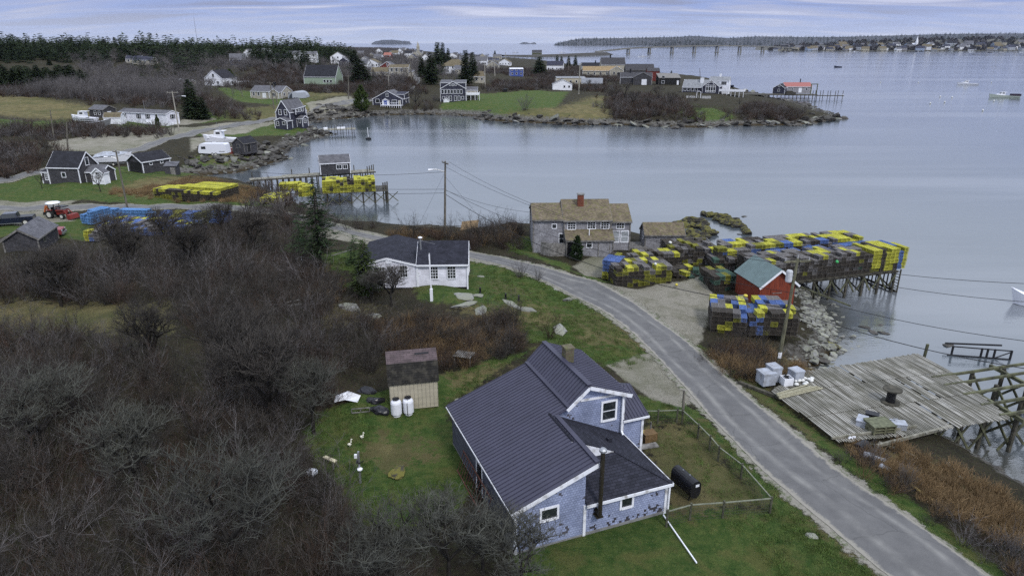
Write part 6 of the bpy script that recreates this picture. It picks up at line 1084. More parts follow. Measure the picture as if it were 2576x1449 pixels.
# single boulders and ledges
def ledge(name, label, p_, s, mesh, rz=0, z=None, cat='rock', group=None):
    A = g(*p_) if z is None else Vector(P3(*p_, z)); o = bpy.data.objects.new(name, mesh); C.objects.link(o); o.location = (A.x, A.y, A.z+(s[2]*.1)); o.scale = s; o.rotation_euler = (0, 0, rz); return tag(o, label, cat, group)
LG = [('weedy yellow green ledge behind the small shed', [(1700, 566), (1718, 560), (1738, 556), (1756, 560), (1772, 566), (1722, 572), (1744, 572), (1762, 574), (1778, 580), (1735, 586), (1752, 590), (1770, 592), (1786, 590), (1742, 600), (1760, 603), (1778, 600)]), ('longer outer weedy ledge with dark tail', [(1772, 542), (1788, 545), (1802, 547), (1818, 550), (1834, 552), (1846, 558), (1856, 564), (1866, 572), (1872, 580), (1850, 572), (1838, 566), (1822, 560), (1806, 556), (1880, 588)])]
for i, (lb, pts) in enumerate(LG):
    vs_, fs_ = [], []; r_ = np.random.default_rng(60+i); c0 = Vector(P3(*pts[0], 0))
    for j, p_ in enumerate(pts):
        me_ = RM[j % 3]; q = Vector(P3(*p_, 0))-c0; s_ = r_.uniform(.7, 1.15); a_ = r_.random()*6; b0 = len(vs_)
        for v in me_.vertices: x, y, z = v.co[0]*s_*1.25, v.co[1]*s_, v.co[2]*s_*1.3; vs_.append((q.x+x*math.cos(a_)-y*math.sin(a_), q.y+x*math.sin(a_)+y*math.cos(a_), z+.15))
        fs_ += [[b0+k for k in f.vertices] for f in me_.polygons]
    me_ = bpy.data.meshes.new('ledge'); me_.from_pydata(vs_, [], fs_); me_.materials.append(RKM); o = link(bpy.data.objects.new('ledge', me_)); o.location = c0; tag(o, lb, 'rock ledge')
for i, (px_, py_, s) in enumerate([(1886, 597, .4), (1898, 600, .35), (1910, 603, .35), (1860, 590, .35), (1872, 545, .6), (1660, 573, .7), (2175, 824, .5), (2215, 818, .35), (2195, 836, .6), (2222, 838, .5), (2385, 868, .6)]): ledge('rock', 'small dark rock breaking the water surface near the piers', (px_, py_), (s*1.3, s*.8, s*.5), RD[i % 3], i, z=0, group='small rocks in the water')
for i, (px_, py_, s, m_, lb) in enumerate([(640, 388, (3.2, 2.2, 1.5), RD, 'large dark boulder on the cove shore below the camper'), (690, 397, (2.6, 1.8, 1.2), RD, 'rounded dark boulder at the water edge of the cove'), (560, 400, (2.2, 1.4, 1.0), RD, 'dark outcrop in the grass below the camper'), (2090, 872, (.9, .7, .6), RM, 'weed covered boulder at the tip of the rocky bank'), (2068, 905, (.8, .6, .5), RD, 'black boulder below the rocky bank'), (1985, 905, (.45, .3, .3), RG, 'grey boulder in the tan grass near the pole'), (2040, 860, (.8, .5, .4), RG, 'grey slab at the bottom of the rubble bank'), (2098, 800, (.55, .4, .35), RD, 'dark rock at the water beside the rubble bank'),
    (1170, 750, (1.7, 1.1, .6), RG, 'split granite outcrop in front of the white cottage'), (1200, 745, (.7, .5, .4), RG, 'upright grey rock right of the granite outcrop'), (1165, 768, (1.5, .6, .35), RG, 'low pale ledge below the granite outcrop'), (1212, 780, (1.4, .7, .3), RG, 'flat lichen ledge in the cottage lawn'), (1290, 767, (1.9, .5, .25), RG, 'row of flat stones in the cottage lawn'), (1325, 780, (1.1, .6, .3), RG, 'pale ledge near the right end of the lawn'), (1225, 805, (.5, .35, .3), RG, 'two humped rocks at the brush edge'), (1265, 800, (.4, .3, .2), RG, 'small stone right of the humped rocks'),
    (1412, 830, (1.3, .8, .4), RG, 'lichen ledge beside the dead shrub'), (1212, 697, (.6, .35, .2), RG, 'flat boulder beside the road near the cottage'), (1345, 700, (.35, .25, .2), RG, 'small boulder under the roadside shrub'), (1427, 755, (.6, .45, .4), RG, 'pale round boulder in the roadside lawn'), (1398, 728, (.3, .25, .2), RG, 'small dark stone above the pale boulder'), (1378, 710, (.28, .2, .2), RG, 'mossy stone beneath the bare sapling'), (878, 778, (1.4, .9, .8), RG, 'green tinted boulder in brush left of the cottage'), (925, 800, (1.3, .8, .7), RG, 'humped grey boulder lower in the brush'),
    (1000, 1190, (.8, .6, .35), RM, 'round flat stones in the lawn behind the bare trees'), (1152, 1010, (.35, .3, .3), RG, 'dark rock beside the left corner of the metal roof'), (2045, 1350, (.4, .3, .2), RG, 'grey stone beside the road verge'), (1975, 1310, (.25, .2, .15), RG, 'small stone below the fence corner'), (280, 410, (.8, .5, .5), RG, 'rock by the lane')][:27]):
    ledge('boulder', lb, (px_, py_), s, m_[i % 3], i*.7)
bh = single('brush_pile', MB().tube([(r_.normal(0, 1.8), r_.normal(0, .5), .3+.4*r_.random()) for _ in range(90)], .045, 5), PW, 'tangled pile of driftwood and brush on the cove shore', 'brush pile', g(1075, 580))
single('leaning_panel', MB().slab([(-1.2, 0, .2), (1.2, .2, .5), (1.3, 1.3, 1.3), (-1.0, 1.2, 1.1)], .06), mat('ochre_panel', (.28,.19,.10), col2=(.14,.10,.06)), 'ochre board half buried in the hedge by the shore', 'board', g(1180, 588)+Vector((0, 0, .3)))
# ---------------------------------------------------------------- wooden jetties in the cove
j = thing('jetty', 'long grey wooden jetty with a fish shed crossing the cove', 'jetty', P3(640, 452, 2.4)); o_ = Vector(j.location)
ja, jb = Vector(P3(630, 453, 2.5)), Vector(P3(945, 431, 2.5)); jd = (jb-ja).normalized(); jn = Vector((-jd.y, jd.x, 0)); Lj = (jb-ja).length; mb = MB(); kk = int(Lj/.3)
for k in range(kk): p_ = ja-o_+jd*k*.3; w_ = 1.9 if k < kk*.25 else 3.0; mb.bar(p_, p_+jn*w_, .27, .06)
part('deck', mb, PWL, j); part('beams', MB().bar(ja-o_-Vector((0, 0, .2)), jb-o_-Vector((0, 0, .2)), .2, .25).bar(ja-o_+jn*2-Vector((0, 0, .2)), jb-o_+jn*2.6-Vector((0, 0, .2)), .2, .25), PW, j)
for k in range(22): p_ = ja-o_+jd*(Lj*(k+.5)/22); part('pile', MB().tube([p_-Vector((0, 0, 5)), p_+Vector((0, 0, -.1))], .12, 6).tube([p_+jn*2.4-Vector((0, 0, 5)), p_+jn*2.4+Vector((0, 0, -.1))], .12, 6), PW, j)
for k in (.02, .33, .47, .78, .84, .93, .955, .98, 1.0): p_ = ja-o_+jd*Lj*k+jn*(2.9 if k < .9 else (k-.93)*30); part('mooring_post', MB().tube([p_-Vector((0, 0, .5)), p_+Vector((0, 0, 1.1))], .1, 6), PW, j)
fs = thing('fish_shed', 'weathered fish shed with white windows standing on the jetty', 'shed', Vector(P3(808, 441, 2.6)), math.atan2(jd.y, jd.x)+R(-4)); block(fs, 0, 5.9, .1, 3.2, 2.3, 1.4, 'x', SHDK, RFGRY, WH, zb=0, oh=.2); window(fs, 'f', 3.7, 1.45, .95, .8, .1, grid=(2, 1)); window(fs, 'f', 4.95, 1.45, .8, .8, .1, grid=(2, 1)); window(fs, 'l', 1.6, 1.4, .7, .9, 0)
yp = thing('pier', 'small braced timber pier beneath the yellow traps', 'pier', (YA.x, YA.y, 0), yrz); mb = MB()
for k in range(56): mb.box(-5+k*.3, -5+k*.3+.26, -.3, 5.3, 2.18, 2.27)
part('deck', mb, PW, yp)
for x in np.linspace(-1.5, 11.5, 7):
    for y in (0, 2.5, 5): part('post', MB().tube([(x, y, -3), (x, y, 2.2)], .12, 6), PW, yp)
    part('cross_brace', MB().bar((x, 0, .2), (x+2, 0, 2.0), .08, .14).bar((x+2, .1, .2), (x, .1, 2.0), .08, .14), PWG, yp)
for x in (10.9, 11.3, 11.7): part('tall_post', MB().tube([(x, 1+x-10.9, -3), (x, 1+x-10.9, 3.6)], .13, 6), PW, yp)
nd = thing('dock', 'small low dock with railing posts near the slate dormer house', 'dock', P3(812, 330, 1.3), R(16)); part('deck', MB().box(-1, 10.5, 0, 4.2, .1, .3), PWL, nd)
for k in range(12): part('post', MB().tube([(.2+k*.9, (0, 4.1)[k % 2], -3), (.2+k*.9, (0, 4.1)[k % 2], 1.5)], .09, 6), PW, nd)
part('crates', MB().box(.2, 1.6, .5, 1.8, .31, .9).box(4.6, 7.2, 1.5, 3, .31, .75), WH, nd)
bo = thing('spar_buoy', 'dark mooring float with a tall white spar in the cove', 'buoy', P3(927, 351, 0)); part('float', MB().lathe([(.3, -.1), (.9, .1), (.9, .4), (.3, .7)], 12), BLK, bo); part('spar', MB().tube([(0, 0, .6), (-.1, 0, 3.6)], .09, 6), WH, bo)
# wharf, piers and sheds on the point
wf = thing('wharf', 'dark timber wharf on posts at the tip of the point', 'wharf', P3(1930, 240, 1.8), R(-8)); part('deck', MB().box(-14, 26, -1, 9, 0, .3).box(26, 40, 3, 5, -.4, -.1), PW, wf)
for k in range(20): part('post', MB().tube([(-13+k*2, -.8, -4), (-13+k*2, -.8, .8 if k > 12 else 0)], .2, 6), PW, wf)
for k in range(9): part('tall_post', MB().tube([(24+k*1.9, 3+(k % 2)*2, -4), (24+k*1.9, 3+(k % 2)*2, 2.4)], .16, 5), PW, wf)
part('gallows', MB().bar((23, 4, 0), (23, 4, 5.5), .4).bar((26, 4, 0), (26, 4, 5.5), .4).bar((22.6, 4, 5.6), (26.4, 4, 5.6), .4), PWG, wf)
q = P3(1943, 236, 2.0); gb = thing('shed', 'grey gambrel shed with white trim on the point wharf', 'shed', q, R(-32)); block(gb, 0, 6.2, 0, 6, 3.0, 2.0, 'y', SHDK2, RFBLK2, WH, zb=-.5, oh=.2); window(gb, 'f', 3.1, 1.8, 1.0, 1.2, 0); window(gb, 'f', 3.1, 4.0, .8, .8, 0)
q = P3(1976, 234, 2.0); pr_ = thing('fish_house', 'long grey fish house with faded red roof on the wharf', 'fish house', q, R(2)); block(pr_, 0, 15, 1, 8, 3.2, 2.0, 'x', SHGREY, mat('faded_red_roof', (.33,.13,.12), var=.2), WH, zb=-.5); door(pr_, 'f', 8.5, 1.6, 2.4, 1, WH); window(pr_, 'f', 4, 1.9, .9, 1.1, 1); window(pr_, 'f', 12, 1.9, .9, 1.3, 1); chimney(pr_, 9.5, 4.5, 5, 7.2, .4, BLK, False)
tk = thing('trap_heap', 'dark heap of traps on the wharf in front of the red roof', 'traps', P3(1978, 240, 2.0)); part('traps', MB().box(0, 5, 0, 2.2, 0, 1.5).box(.5, 3.5, .1, 2, 1.5, 2.1), mat('trap_mass', (.06,.055,.045), var=.6, scale=5), tk)
# ---------------------------------------------------------------- poles and wires
POLEW = mat('pole_wood', (.17,.155,.13), col2=(.07,.065,.055), scale=2, stretch=(4, 4, .5)); POLEL = mat('pale_pole', (.34,.32,.28), var=.3); INS = mat('insulator', (.35,.35,.36))
def pole(base, top, label, r=.15, m_=POLEW, arm=0, armrz=0, lamp=None, trans=False):
    A = g(*base); zt = zat(A.y, top[1]); xt = xat(A.y, zt, top[0]); T = Vector((xt-A.x, 0, zt-A.z)); o = thing('utility_pole', label, 'utility pole', A); part('shaft', MB().tube([(0, 0, -.4), T*.5, T], [r, r*.85, r*.68], 8), m_, o)
    if arm: d = Vector((math.cos(armrz), math.sin(armrz), 0))*arm/2; c = T-T.normalized()*.25; part('crossarm', MB().bar(c-d, c+d, .12, .14), m_, o); part('insulators', MB().tube([c-d*.9+Vector((0, 0, .05)), c-d*.9+Vector((0, 0, .3))], .05, 6).tube([c+d*.9+Vector((0, 0, .05)), c+d*.9+Vector((0, 0, .3))], .05, 6).tube([T, T+Vector((0, 0, .25))], .05, 6), INS, o)
    if lamp: c = T*.86; l_ = part('lamp_arm', MB().tube([c, c+Vector((lamp*.6, -.2, .35)), c+Vector((lamp, -.3, .4))], .04, 6), METD, o); part('street_light', MB().tube([c+Vector((lamp*.95, -.3, .38)), c+Vector((lamp*1.35, -.4, .30))], [.08, .16], 8), WH, o)
    if trans: c = T*.80; tr2 = part('transformer', MB().lathe([(.22, 0), (.25, .1), (.25, .85), (.2, .95)], 14, tuple(c+Vector((-.45, -.1, 0)))), mat('transformer_grey', (.52,.53,.56)), o); part('bracket', MB().bar(c+Vector((-.35, -.1, .5)), c+Vector((0, 0, .5)), .08), METD, tr2)
    return o, A, T
p1, A1, T1 = pole((1119, 592), (1120, 406), 'tall utility pole with crossarm rising from the shoreline hedge', .17, arm=1.9, armrz=R(-60), lamp=-1.6)
p2, A2, T2 = pole((1955, 926), (2007, 650), 'leaning utility pole with grey transformer beside the boathouse', .17, mat('mossy_pole', (.16,.155,.10), col2=(.07,.065,.045), scale=2, stretch=(4, 4, .5)), arm=2.2, armrz=R(8), trans=True)
part('marker_plate', MB().box(-.14, .14, -.2, -.17, 1.0, 1.5), WH, p2)
p3, A3, T3 = pole((321, 526), (291, 379), 'leaning grey utility pole beside the left hand trap stacks', .16, arm=1.8, armrz=R(-30), lamp=-1.3)
pole((451, 331), (433, 231), 'pale utility pole with street light in front of the mobile home', .22, POLEL, arm=3.2, armrz=0, lamp=2.8)
pole((1718, 1042), (1721, 982), 'short wooden post at the fence corner beside the road', .11); 
for b_, t_, lb, r, m_ in [((136, 352), (126, 277), 'thin dark pole at far left of the field', .16, POLEW), ((170, 386), (168, 308), 'dark pole beside the dirt lot above the cape', .2, POLEW), ((690, 275), (679, 208), 'front pole of the pair beside the tan ranch', .25, POLEW), ((698, 262), (688, 212), 'rear pole of the pair beside the tan ranch', .2, POLEW), ((877, 250), (876, 190), 'dark pole at the bend of the lane', .25, POLEW), ((978, 222), (977, 190), 'wooden pole behind the dark blue cottage', .25, POLEL), ((1036, 207), (1032, 158), 'dark pole beside the village road', .3, POLEW),
    ((1221, 222), (1219, 163), 'pale pole right of the tall blue house', .3, POLEL), ((1245, 192), (1243, 150), 'pale pole further back in the field', .3, POLEL), ((1456, 238), (1459, 160), 'tall pole on the shore field before the cream house', .3, POLEL), ((1431, 184), (1430, 150), 'pole between the spruces and the cream house', .3, POLEW), ((1607, 210), (1604, 183), 'pole in front of the dark workshop', .25, POLEW), ((1032, 168), (1031, 143), 'pole in the village street', .3, POLEW), ((1272, 158), (1272, 132), 'far pale pole by the harbour', .35, POLEL), ((1762, 200), (1760, 172), 'thin mast behind the arched window house', .2, POLEW), ((818, 196), (817, 172), 'pole beside the green barn', .25, POLEW)]: pole(b_, t_, lb, r, m_, arm=2.2 if r > .22 else 0, armrz=.2)
mst = single('radio_mast', MB().tube([(0, 0, 0), (0, 0, 44)], [.35, .2], 4), mat('mast_grey', (.3,.31,.36)), 'thin radio mast above the forest skyline', 'radio mast', (xat(900, 40, 493), 900, 14))
p9_, A9, T9 = pole((2960, 1330), (3090, 700), 'utility pole beyond the right side of the dock', .17, arm=2.2, armrz=R(8))
WIRE = mat('wire_black', (.02,.02,.022), var=.1)
def wire(a, b, sag, label, r=.022):
    pts = [a.lerp(b, k/16)-Vector((0, 0, sag*4*(k/16)*(1-k/16))) for k in range(17)]; o_ = pts[0].copy(); single('wire', MB().tube([p-o_ for p in pts], r, 4), WIRE, label, 'wire', o_, group='overhead wires')
def on(A, T, f, off=0): return A+T*f+Vector((off, 0, 0))
for (f1, f2, s1, s2, sg, r) in ((.99, .985, .5, -.9, 2.2, .018), (.93, .93, 0, .9, 2.0, .018), (.62, .70, .1, -.1, 1.6, .022), (.56, .56, .1, 0, 2.4, .035)): wire(on(A1, T1, f1, s1), on(A2, T2, f2, s2), sg, 'overhead wire %s from the shoreline pole to the leaning pole' % {.99: 'highest', .93: 'second', .62: 'third', .56: 'thickest lowest'}[f1], r)
for (f1, f2, sg, nm_) in ((.86, .95, 1.6, 'highest'), (.63, .70, 1.0, 'middle'), (.58, .64, 1.2, 'lowest')): wire(on(A1, T1, f1), on(A3, T3, f2), sg, '%s overhead wire crossing the cove toward the left' % nm_, .022)
for (f1, f2, sg, nm_, r) in ((.99, .98, .8, 'highest', .018), (.93, .9, 1.0, 'second', .018), (.70, .72, 1.0, 'third', .022), (.56, .6, 1.2, 'thick lowest', .03)): wire(on(A2, T2, f1), on(A9, T9, f2), sg, '%s wire running right from the leaning pole over the dock' % nm_, r)
wire(on(A1, T1, .86), g(1050, 575), 0, 'guy wire left of the shoreline pole', .012); wire(on(A1, T1, .8), g(1235, 580), 0, 'guy wire right of the shoreline pole', .012); wire(on(A1, T1, .62), Vector(P3(1341, 535, 7.2)), .5, 'service wire to the cove house corner', .018)
# ---------------------------------------------------------------- yard things
GT = mat('gloss_white_tank', (.72,.73,.80), rough=.35, var=.1)
for i, (px_, py_, lb) in enumerate([(998, 1045, 'left upright white gas tank in front of the garden shed'), (1028, 1041, 'right upright white gas tank with a black hose down its front')]):
    A = g(px_, py_); o = thing('gas_tank', lb, 'gas tank', A, group='white gas tanks'); part('body', MB().lathe([(.28, 0), (.28, .1), (.30, .13), (.375, .2), (.375, 1.0), (.33, 1.12), (.2, 1.2)], 24), GT, o, smooth=False)
    part('collar', MB().lathe([(.19, 1.18), (.19, 1.28)], 16), GT, o); part('cap', MB().lathe([(.24, 1.285), (.24, 1.33), (.05, 1.37)], 16), BLK, o)
    if i: part('hose', MB().tube([(0, -.2, 1.2), (0, -.4, 1.0), (0, -.4, .3), (.05, -.42, 0)], .02, 6), BLK, o)
A = g(1722, 1240); ot = thing('oil_tank', 'black oval heating oil tank on legs in the fenced yard', 'oil tank', A+Vector((0, 0, .05)), R(115)); pr = [(.36*math.cos(t), .95+.22+.36*math.sin(t)) for t in np.linspace(0, math.pi, 9)]+[(.36*math.cos(t), .78+.36*math.sin(t)) for t in np.linspace(math.pi, 2*math.pi, 9)]
pr = [(x, z-.22) for x, z in pr]; part('body', MB().extr(pr, 'x', -.9, .9), BLK, ot)
for x in (-.7, .7):
    for y in (-.22, .22): part('leg', MB().bar((x, y*1.3, 0), (x, y, .4), .05), BLK, ot)
part('label_plate', MB().box(-.915, -.905, -.2, .05, .95, 1.1), WH, ot); part('filler_pipes', MB().tube([(-.3, 0, 1.25), (-.3, 0, 1.4)], .04, 6).tube([(.3, 0, 1.25), (.3, 0, 1.36)], .04, 6), METD, ot)
fn = thing('wire_fence', 'dark post and rail wire fence around the yard beside the road', 'fence', g(1940, 1285)); o_ = Vector(fn.location); NETM = mat('chicken_wire', (.05,.055,.045))
FP = [(1676, 1325), (1704, 1312), (1735, 1308) , (1817, 1302), (1936, 1291), (1863, 1205), (1806, 1160), (1784, 1133), (1755, 1103), (1715, 1065), (1702, 1064), (1654, 1066), (1622, 1066)]; FP = [FP[0], FP[2], FP[3], FP[4], FP[5], FP[6], FP[7], FP[8], FP[9], FP[10], FP[11], FP[12]]
PT = [g(*p) for p in FP]
for k, p_ in enumerate(PT): part('post', MB().bar(p_-o_-Vector((0, 0, .3)), p_-o_+Vector((0, 0, 1.12)), .1), mat('fence_wood', (.085,.085,.06), var=.5), fn)
rl, nt_ = MB(), MB()
for a, b in zip(PT[:-1], PT[1:]):
    a, b = a-o_, b-o_; rl.bar(a+Vector((0, 0, 1.0)), b+Vector((0, 0, 1.0)), .07, .05); n = int((b-a).length/.16)
    for k in range(1, n): q = a.lerp(b, k/n); nt_.bar(q+Vector((0, 0, .02)), q+Vector((0, 0, 1)), .008)
    for z in (.02, .2, .4, .6, .8): nt_.bar(a+Vector((0, 0, z)), b+Vector((0, 0, z)), .009)
part('rails', rl, mat('fence_rail', (.20,.21,.16), var=.4), fn); part('netting', nt_, NETM, fn)
pl = thing('planter', 'wooden planter box with yellow handled tools beside the house corner', 'planter', g(1631, 1106), R(20)); part('box', MB().box(-.45, .45, -.35, .35, 0, .6), mat('cedar_board', (.16,.10,.045), var=.4), pl); part('tool', MB().bar((-.3, 0, .5), (-.8, .3, 1.15), .05).bar((-.1, .2, .5), (-.9, .5, 1.0), .05), mat('yellow_handle', (.5,.45,.05)), pl); part('post', MB().bar((.3, .3, .4), (.3, .3, 1.1), .08), OLDW, pl)
single('step_board', MB().box(-.8, .8, -.25, .25, .02, .1), OLDW, 'grey board step lying on the worn yard by the house', 'board', g(1625, 1125)+Vector((0, 0, .02)), R(15))
po = thing('garden_post', 'grey post with bird feeder and solar lamp standing in the lawn', 'post', g(907, 1215)); part('shaft', MB().bar((0, 0, -.3), (.0, .1, 2.1), .11), METD, po); part('feeder', MB().lathe([(.04, .95), (.16, 1.0), (.16, 1.06), (.04, 1.12)], 12, (.05, -.08, 0)), WH, po); part('lamp', MB().box(-.12, -.02, -.1, .05, 1.4, 1.6).bar((.0, 0, 1.35), (.3, 0, 1.55), .04), BLK, po); part('camera_box', MB().box(-.22, -.07, -.08, .06, 1.75, 1.98), WH, po)
def bird_statue(p_, rz, label):
    mb = MB(); mb.tube([(-.2,0,.34),(-.12,0,.32),(0,0,.27),(.1,0,.33),(.14,0,.45),(.16,0,.62),(.17,0,.72)], [.02,.10,.15,.12,.06,.045,.04], 10).tube([(.13,0,.76),(.18,0,.77),(.23,0,.76),(.32,0,.74)], [.03,.06,.045,.008], 8).tube([(0,.04,.0),(0,.04,.2)], .02, 5).tube([(0,-.04,.0),(0,-.04,.2)], .02, 5)
    o_ = single('goose_statue', mb, mat('cream_plaster', (.66,.64,.55), var=.15), label, 'goose statue', p_, rz, 'white geese in the lawn', smooth=True); o_.scale = (.7,)*3; return o_
bird_statue(g(880, 1124), .4, 'nearer cream goose statue in the lawn'); bird_statue(g(911, 1105), -.3, 'farther cream goose statue in the lawn')
single('round_lid', MB().lathe([(.36, .02), (.36, .12), (.1, .2)], 18), WH, 'round white lid lying among twigs at the lawn edge', 'lid', g(784, 1190))
tb = thing('sawhorse', 'cream topped wooden sawhorse at the edge of the thicket', 'sawhorse', g(832, 1173), R(-32)); part('top', MB().box(-.5, .5, -.12, .12, .5, .56), mat('cream_board', (.55,.50,.35)), tb); [part('leg', MB().bar((x, y, 0), (x*.9, y*.3, .5), .05), OLDW, tb) for x in (-.42, .42) for y in (-.22, .22)]
tp = single('tarp', MB().add([(-1.1,-.5,.1),(0,-.7,.5),(1.1,-.5,.1),(1.2,.6,.3),(0,.7,.75),(-1.2,.5,.3),(-.4,0,.8),(.5,.05,.9)], [(0,1,6,5),(1,2,3,7),(1,7,6),(6,7,4,5),(7,3,4)]), WH, 'crumpled white tarpaulin under the bare tree by the shed', 'tarpaulin', g(873, 1008)); tp.scale = (.75, .7, .7)
DKP = mat('black_sheet', (.022,.022,.028), rough=.3, var=.5); rr = np.random.default_rng(8)
for i, (px_, py_, lb) in enumerate([(948, 1010, 'black plastic covered heap left of the garden shed'), (925, 985, 'dark plastic sacks behind the white tarpaulin'), (955, 1035, 'black tyres and sacks at the shed corner')]):
    o = bpy.data.objects.new('junk_heap', rockmesh(90+i, DKP, .7)); C.objects.link(o); o.location = g(px_, py_); o.scale = (.8, .55, .6); tag(o, lb, 'junk heap')
single('pallet', MB().bar((-.6, 0, .1), (.6, 0, .1), .06).bar((-.6, 0, .4), (.6, 0, .4), .06).bar((-.6, 0, .1), (-.6, 0, .4), .06).bar((0, 0, .1), (0, 0, .4), .06).bar((.6, 0, .1), (.6, 0, .4), .06), OLDW, 'small bleached wooden frame leaning below the black sacks', 'pallet', g(908, 1040), R(10))
sb_ = thing('slatted_table', 'old slatted garden seat overgrown by brambles', 'table', g(1168, 915), R(-18)); mb = MB()
for k in range(9): mb.box(-.75+k*.17, -.64+k*.17, -.55, .6, .8, .84)
part('slats', mb, OLDW, sb_); [part('leg', MB().bar((x, y, 0), (x, y, .8), .08), OLDW, sb_) for x in (-.65, .65) for y in (-.4, .5)]
single('bench_boards', MB().box(-.6, .6, -.3, -.1, .5, .55).box(-.6, .6, .0, .2, .5, .55).box(-.6, .6, .3, .45, .75, .8).bar((-.5, 0, 0), (-.5, 0, .5), .07).bar((.5, 0, 0), (.5, 0, .5), .07), OLDW, 'grey slatted bench sunk in the brush at centre left', 'bench', g(742, 780), R(30))
cl = thing('clothes_dryer', 'rotary clothes dryer standing left of the tall spruce', 'clothes dryer', g(762, 684)); part('pole', MB().tube([(0, 0, 0), (0, 0, 1.75)], .035, 6), METD, cl)
for k in range(4): a = k*1.571+.3; b = a+1.571; part('arm', MB().bar((0, 0, 1.75), (1.35*math.cos(a), 1.35*math.sin(a), 1.35), .04).bar((1.35*math.cos(a), 1.35*math.sin(a), 1.35), (1.35*math.cos(b), 1.35*math.sin(b), 1.35), .02).bar((.8*math.cos(a), .8*math.sin(a), 1.52), (.8*math.cos(b), .8*math.sin(b), 1.52), .02), METD, cl)
fp = thing('flagpole', 'white flagpole with square base in front of the cottage', 'flagpole', g(1086, 757)); part('base', MB().box(-.13, .13, -.13, .13, -.2, 1.25), WH, fp); zt = zat(fp.location.y, 640)-fp.location.z; part('pole', MB().bar((0, 0, 1.2), (-.05, 0, zt), .12), WH, fp); part('finial', MB().lathe([(.02, zt), (.06, zt+.06), (.02, zt+.14)], 8, (-.05, 0, 0)), METD, fp)
for px_, py_, lb in ((1208, 737, 'black lantern post in the lawn right of the cottage'), (1272, 752, 'left dark stump beside the flat stones'), (1305, 757, 'right dark stump beside the flat stones')): single('garden_stump', MB().lathe([(.14, 0), (.1, .1), (.09, .5), (.13, .55), (.05, .62)], 8), BLK, lb, 'stump', g(px_, py_))
# boats and skiffs round the spruce foot (seen through branches)
single('ladder', MB().bar((-1.2, 0, .9), (1.2, .3, 1.3), .07).bar((-1.2, .4, .8), (1.2, .7, 1.2), .07).bar((-.8, 0, .95), (-.8, .4, .85), .05).bar((-.3, .05, 1), (-.3, .5, .95), .05).bar((.2, .1, 1.1), (.2, .5, 1), .05).bar((.7, .2, 1.2), (.7, .6, 1.1), .05).bar((-1, .2, 0), (-1, .2, .9), .06).bar((1, .4, 0), (1, .4, 1.2), .06), OLDW, 'grey ladder propped beside the tall spruce', 'ladder', g(862, 660), R(20))
# ---------------------------------------------------------------- vehicles
TIRE = mat('tyre_rubber', (.02,.02,.02), var=.3); RIM = mat('pale_rim', (.55,.54,.50), rough=.4); LENS = mat('clear_lens', (.45,.47,.5), rough=.15)
def wheel(root, x, y, r, w_=.24, side=1, rim=RIM):
    o = part('wheel', MB().tube([(x, y-w_/2, r), (x, y+w_/2, r)], r, 18), TIRE, root); part('rim', MB().tube([(x, y-side*-.0-w_/2-.012 if side < 0 else y+w_/2-.01, r), (x, y-w_/2+.01 if side < 0 else y+w_/2+.012, r)], r*.6, 14), rim, o)
def truck(name, label, A, rz, paint, cover=None):
    o = thing(name, label, 'pickup truck', A, rz)      # front towards -x
    part('body', MB().extr([(-2.75, .45), (-2.8, .95), (-2.7, 1.1), (-1.35, 1.18), (-1.3, 1.12), (.95, 1.12), (2.8, 1.12), (2.85, .5), (2.1, .42), (-2.0, .42)], 'y', -.95, .95), paint, o)
    part('cab', MB().add([(-1.45,-.9,1.14),(-1.45,.9,1.14),(1.0,.9,1.14),(1.0,-.9,1.14),(-.75,-.74,1.78),(-.75,.74,1.78),(.85,.74,1.78),(.85,-.74,1.78)], [(0,3,2,1),(4,5,6,7),(0,1,5,4),(2,3,7,6),(0,4,7,3),(1,2,6,5)]), paint, o)
    part('windscreen', MB().add([(-1.44,-.8,1.18),(-1.44,.8,1.18),(-.79,.66,1.73),(-.79,-.66,1.73)], [(0,1,2,3)]), GLASS, o).location = (-.012, 0, .012)
    for s in (-1, 1): part('side_window', MB().add([(-1.15,s*.895,1.2),(.85,s*.895,1.2),(.75,s*.765,1.7),(-.7,s*.765,1.7)], [(0,1,2,3)]), GLASS, o).location = (0, s*.012, .006)
    part('bed_opening', MB().box(1.1, 2.7, -.8, .8, 1.125, 1.13), DKHOLE, o)
    if cover: part('bed_cover', MB().box(1.02, 2.78, -.9, .9, 1.13, 1.2), cover, o)
    for x in (-1.85, 1.8):
        for s in (-1, 1): wheel(o, x, s*.86, .42, .26, s)
    for s in (-1, 1): part('headlight', MB().box(-2.83, -2.76, s*.7-.18, s*.7+.18, .82, 1.02), LENS, o); part('mirror', MB().box(-1.1, -.95, s*1.08-.1, s*1.08+.1, 1.2, 1.4), METD, o)
    part('grille', MB().box(-2.83, -2.77, -.48, .48, .75, 1.0), BLK, o); part('bumper', MB().box(-2.95, -2.76, -.9, .9, .45, .68), METD, o); part('bumper', MB().box(2.86, 2.98, -.9, .9, .45, .65), METD, o); part('running_board', MB().box(-1.2, 1.2, -1.02, -.96, .4, .46), METD, o); return o
NAVY = mat('navy_car_paint', (.010,.013,.032), rough=.18, spec=.7, var=.2); REDP = mat('faded_red_paint', (.26,.05,.06), rough=.35, var=.3)
truck('pickup_truck', 'dark navy pickup truck parked at the left edge by the lane', g(32, 566), R(22), NAVY, BLK); truck('pickup_truck', 'faded red pickup truck partly hidden by the shingled shed', g(103, 598), R(198), REDP)
A = g(148, 548); tr = thing('tractor', 'red backhoe tractor with white canopy and front bucket', 'tractor', A, R(-12)); TR = mat('tractor_red', (.20,.028,.022), rough=.45, var=.4); ORG = mat('orange_arm', (.42,.12,.03), var=.3)
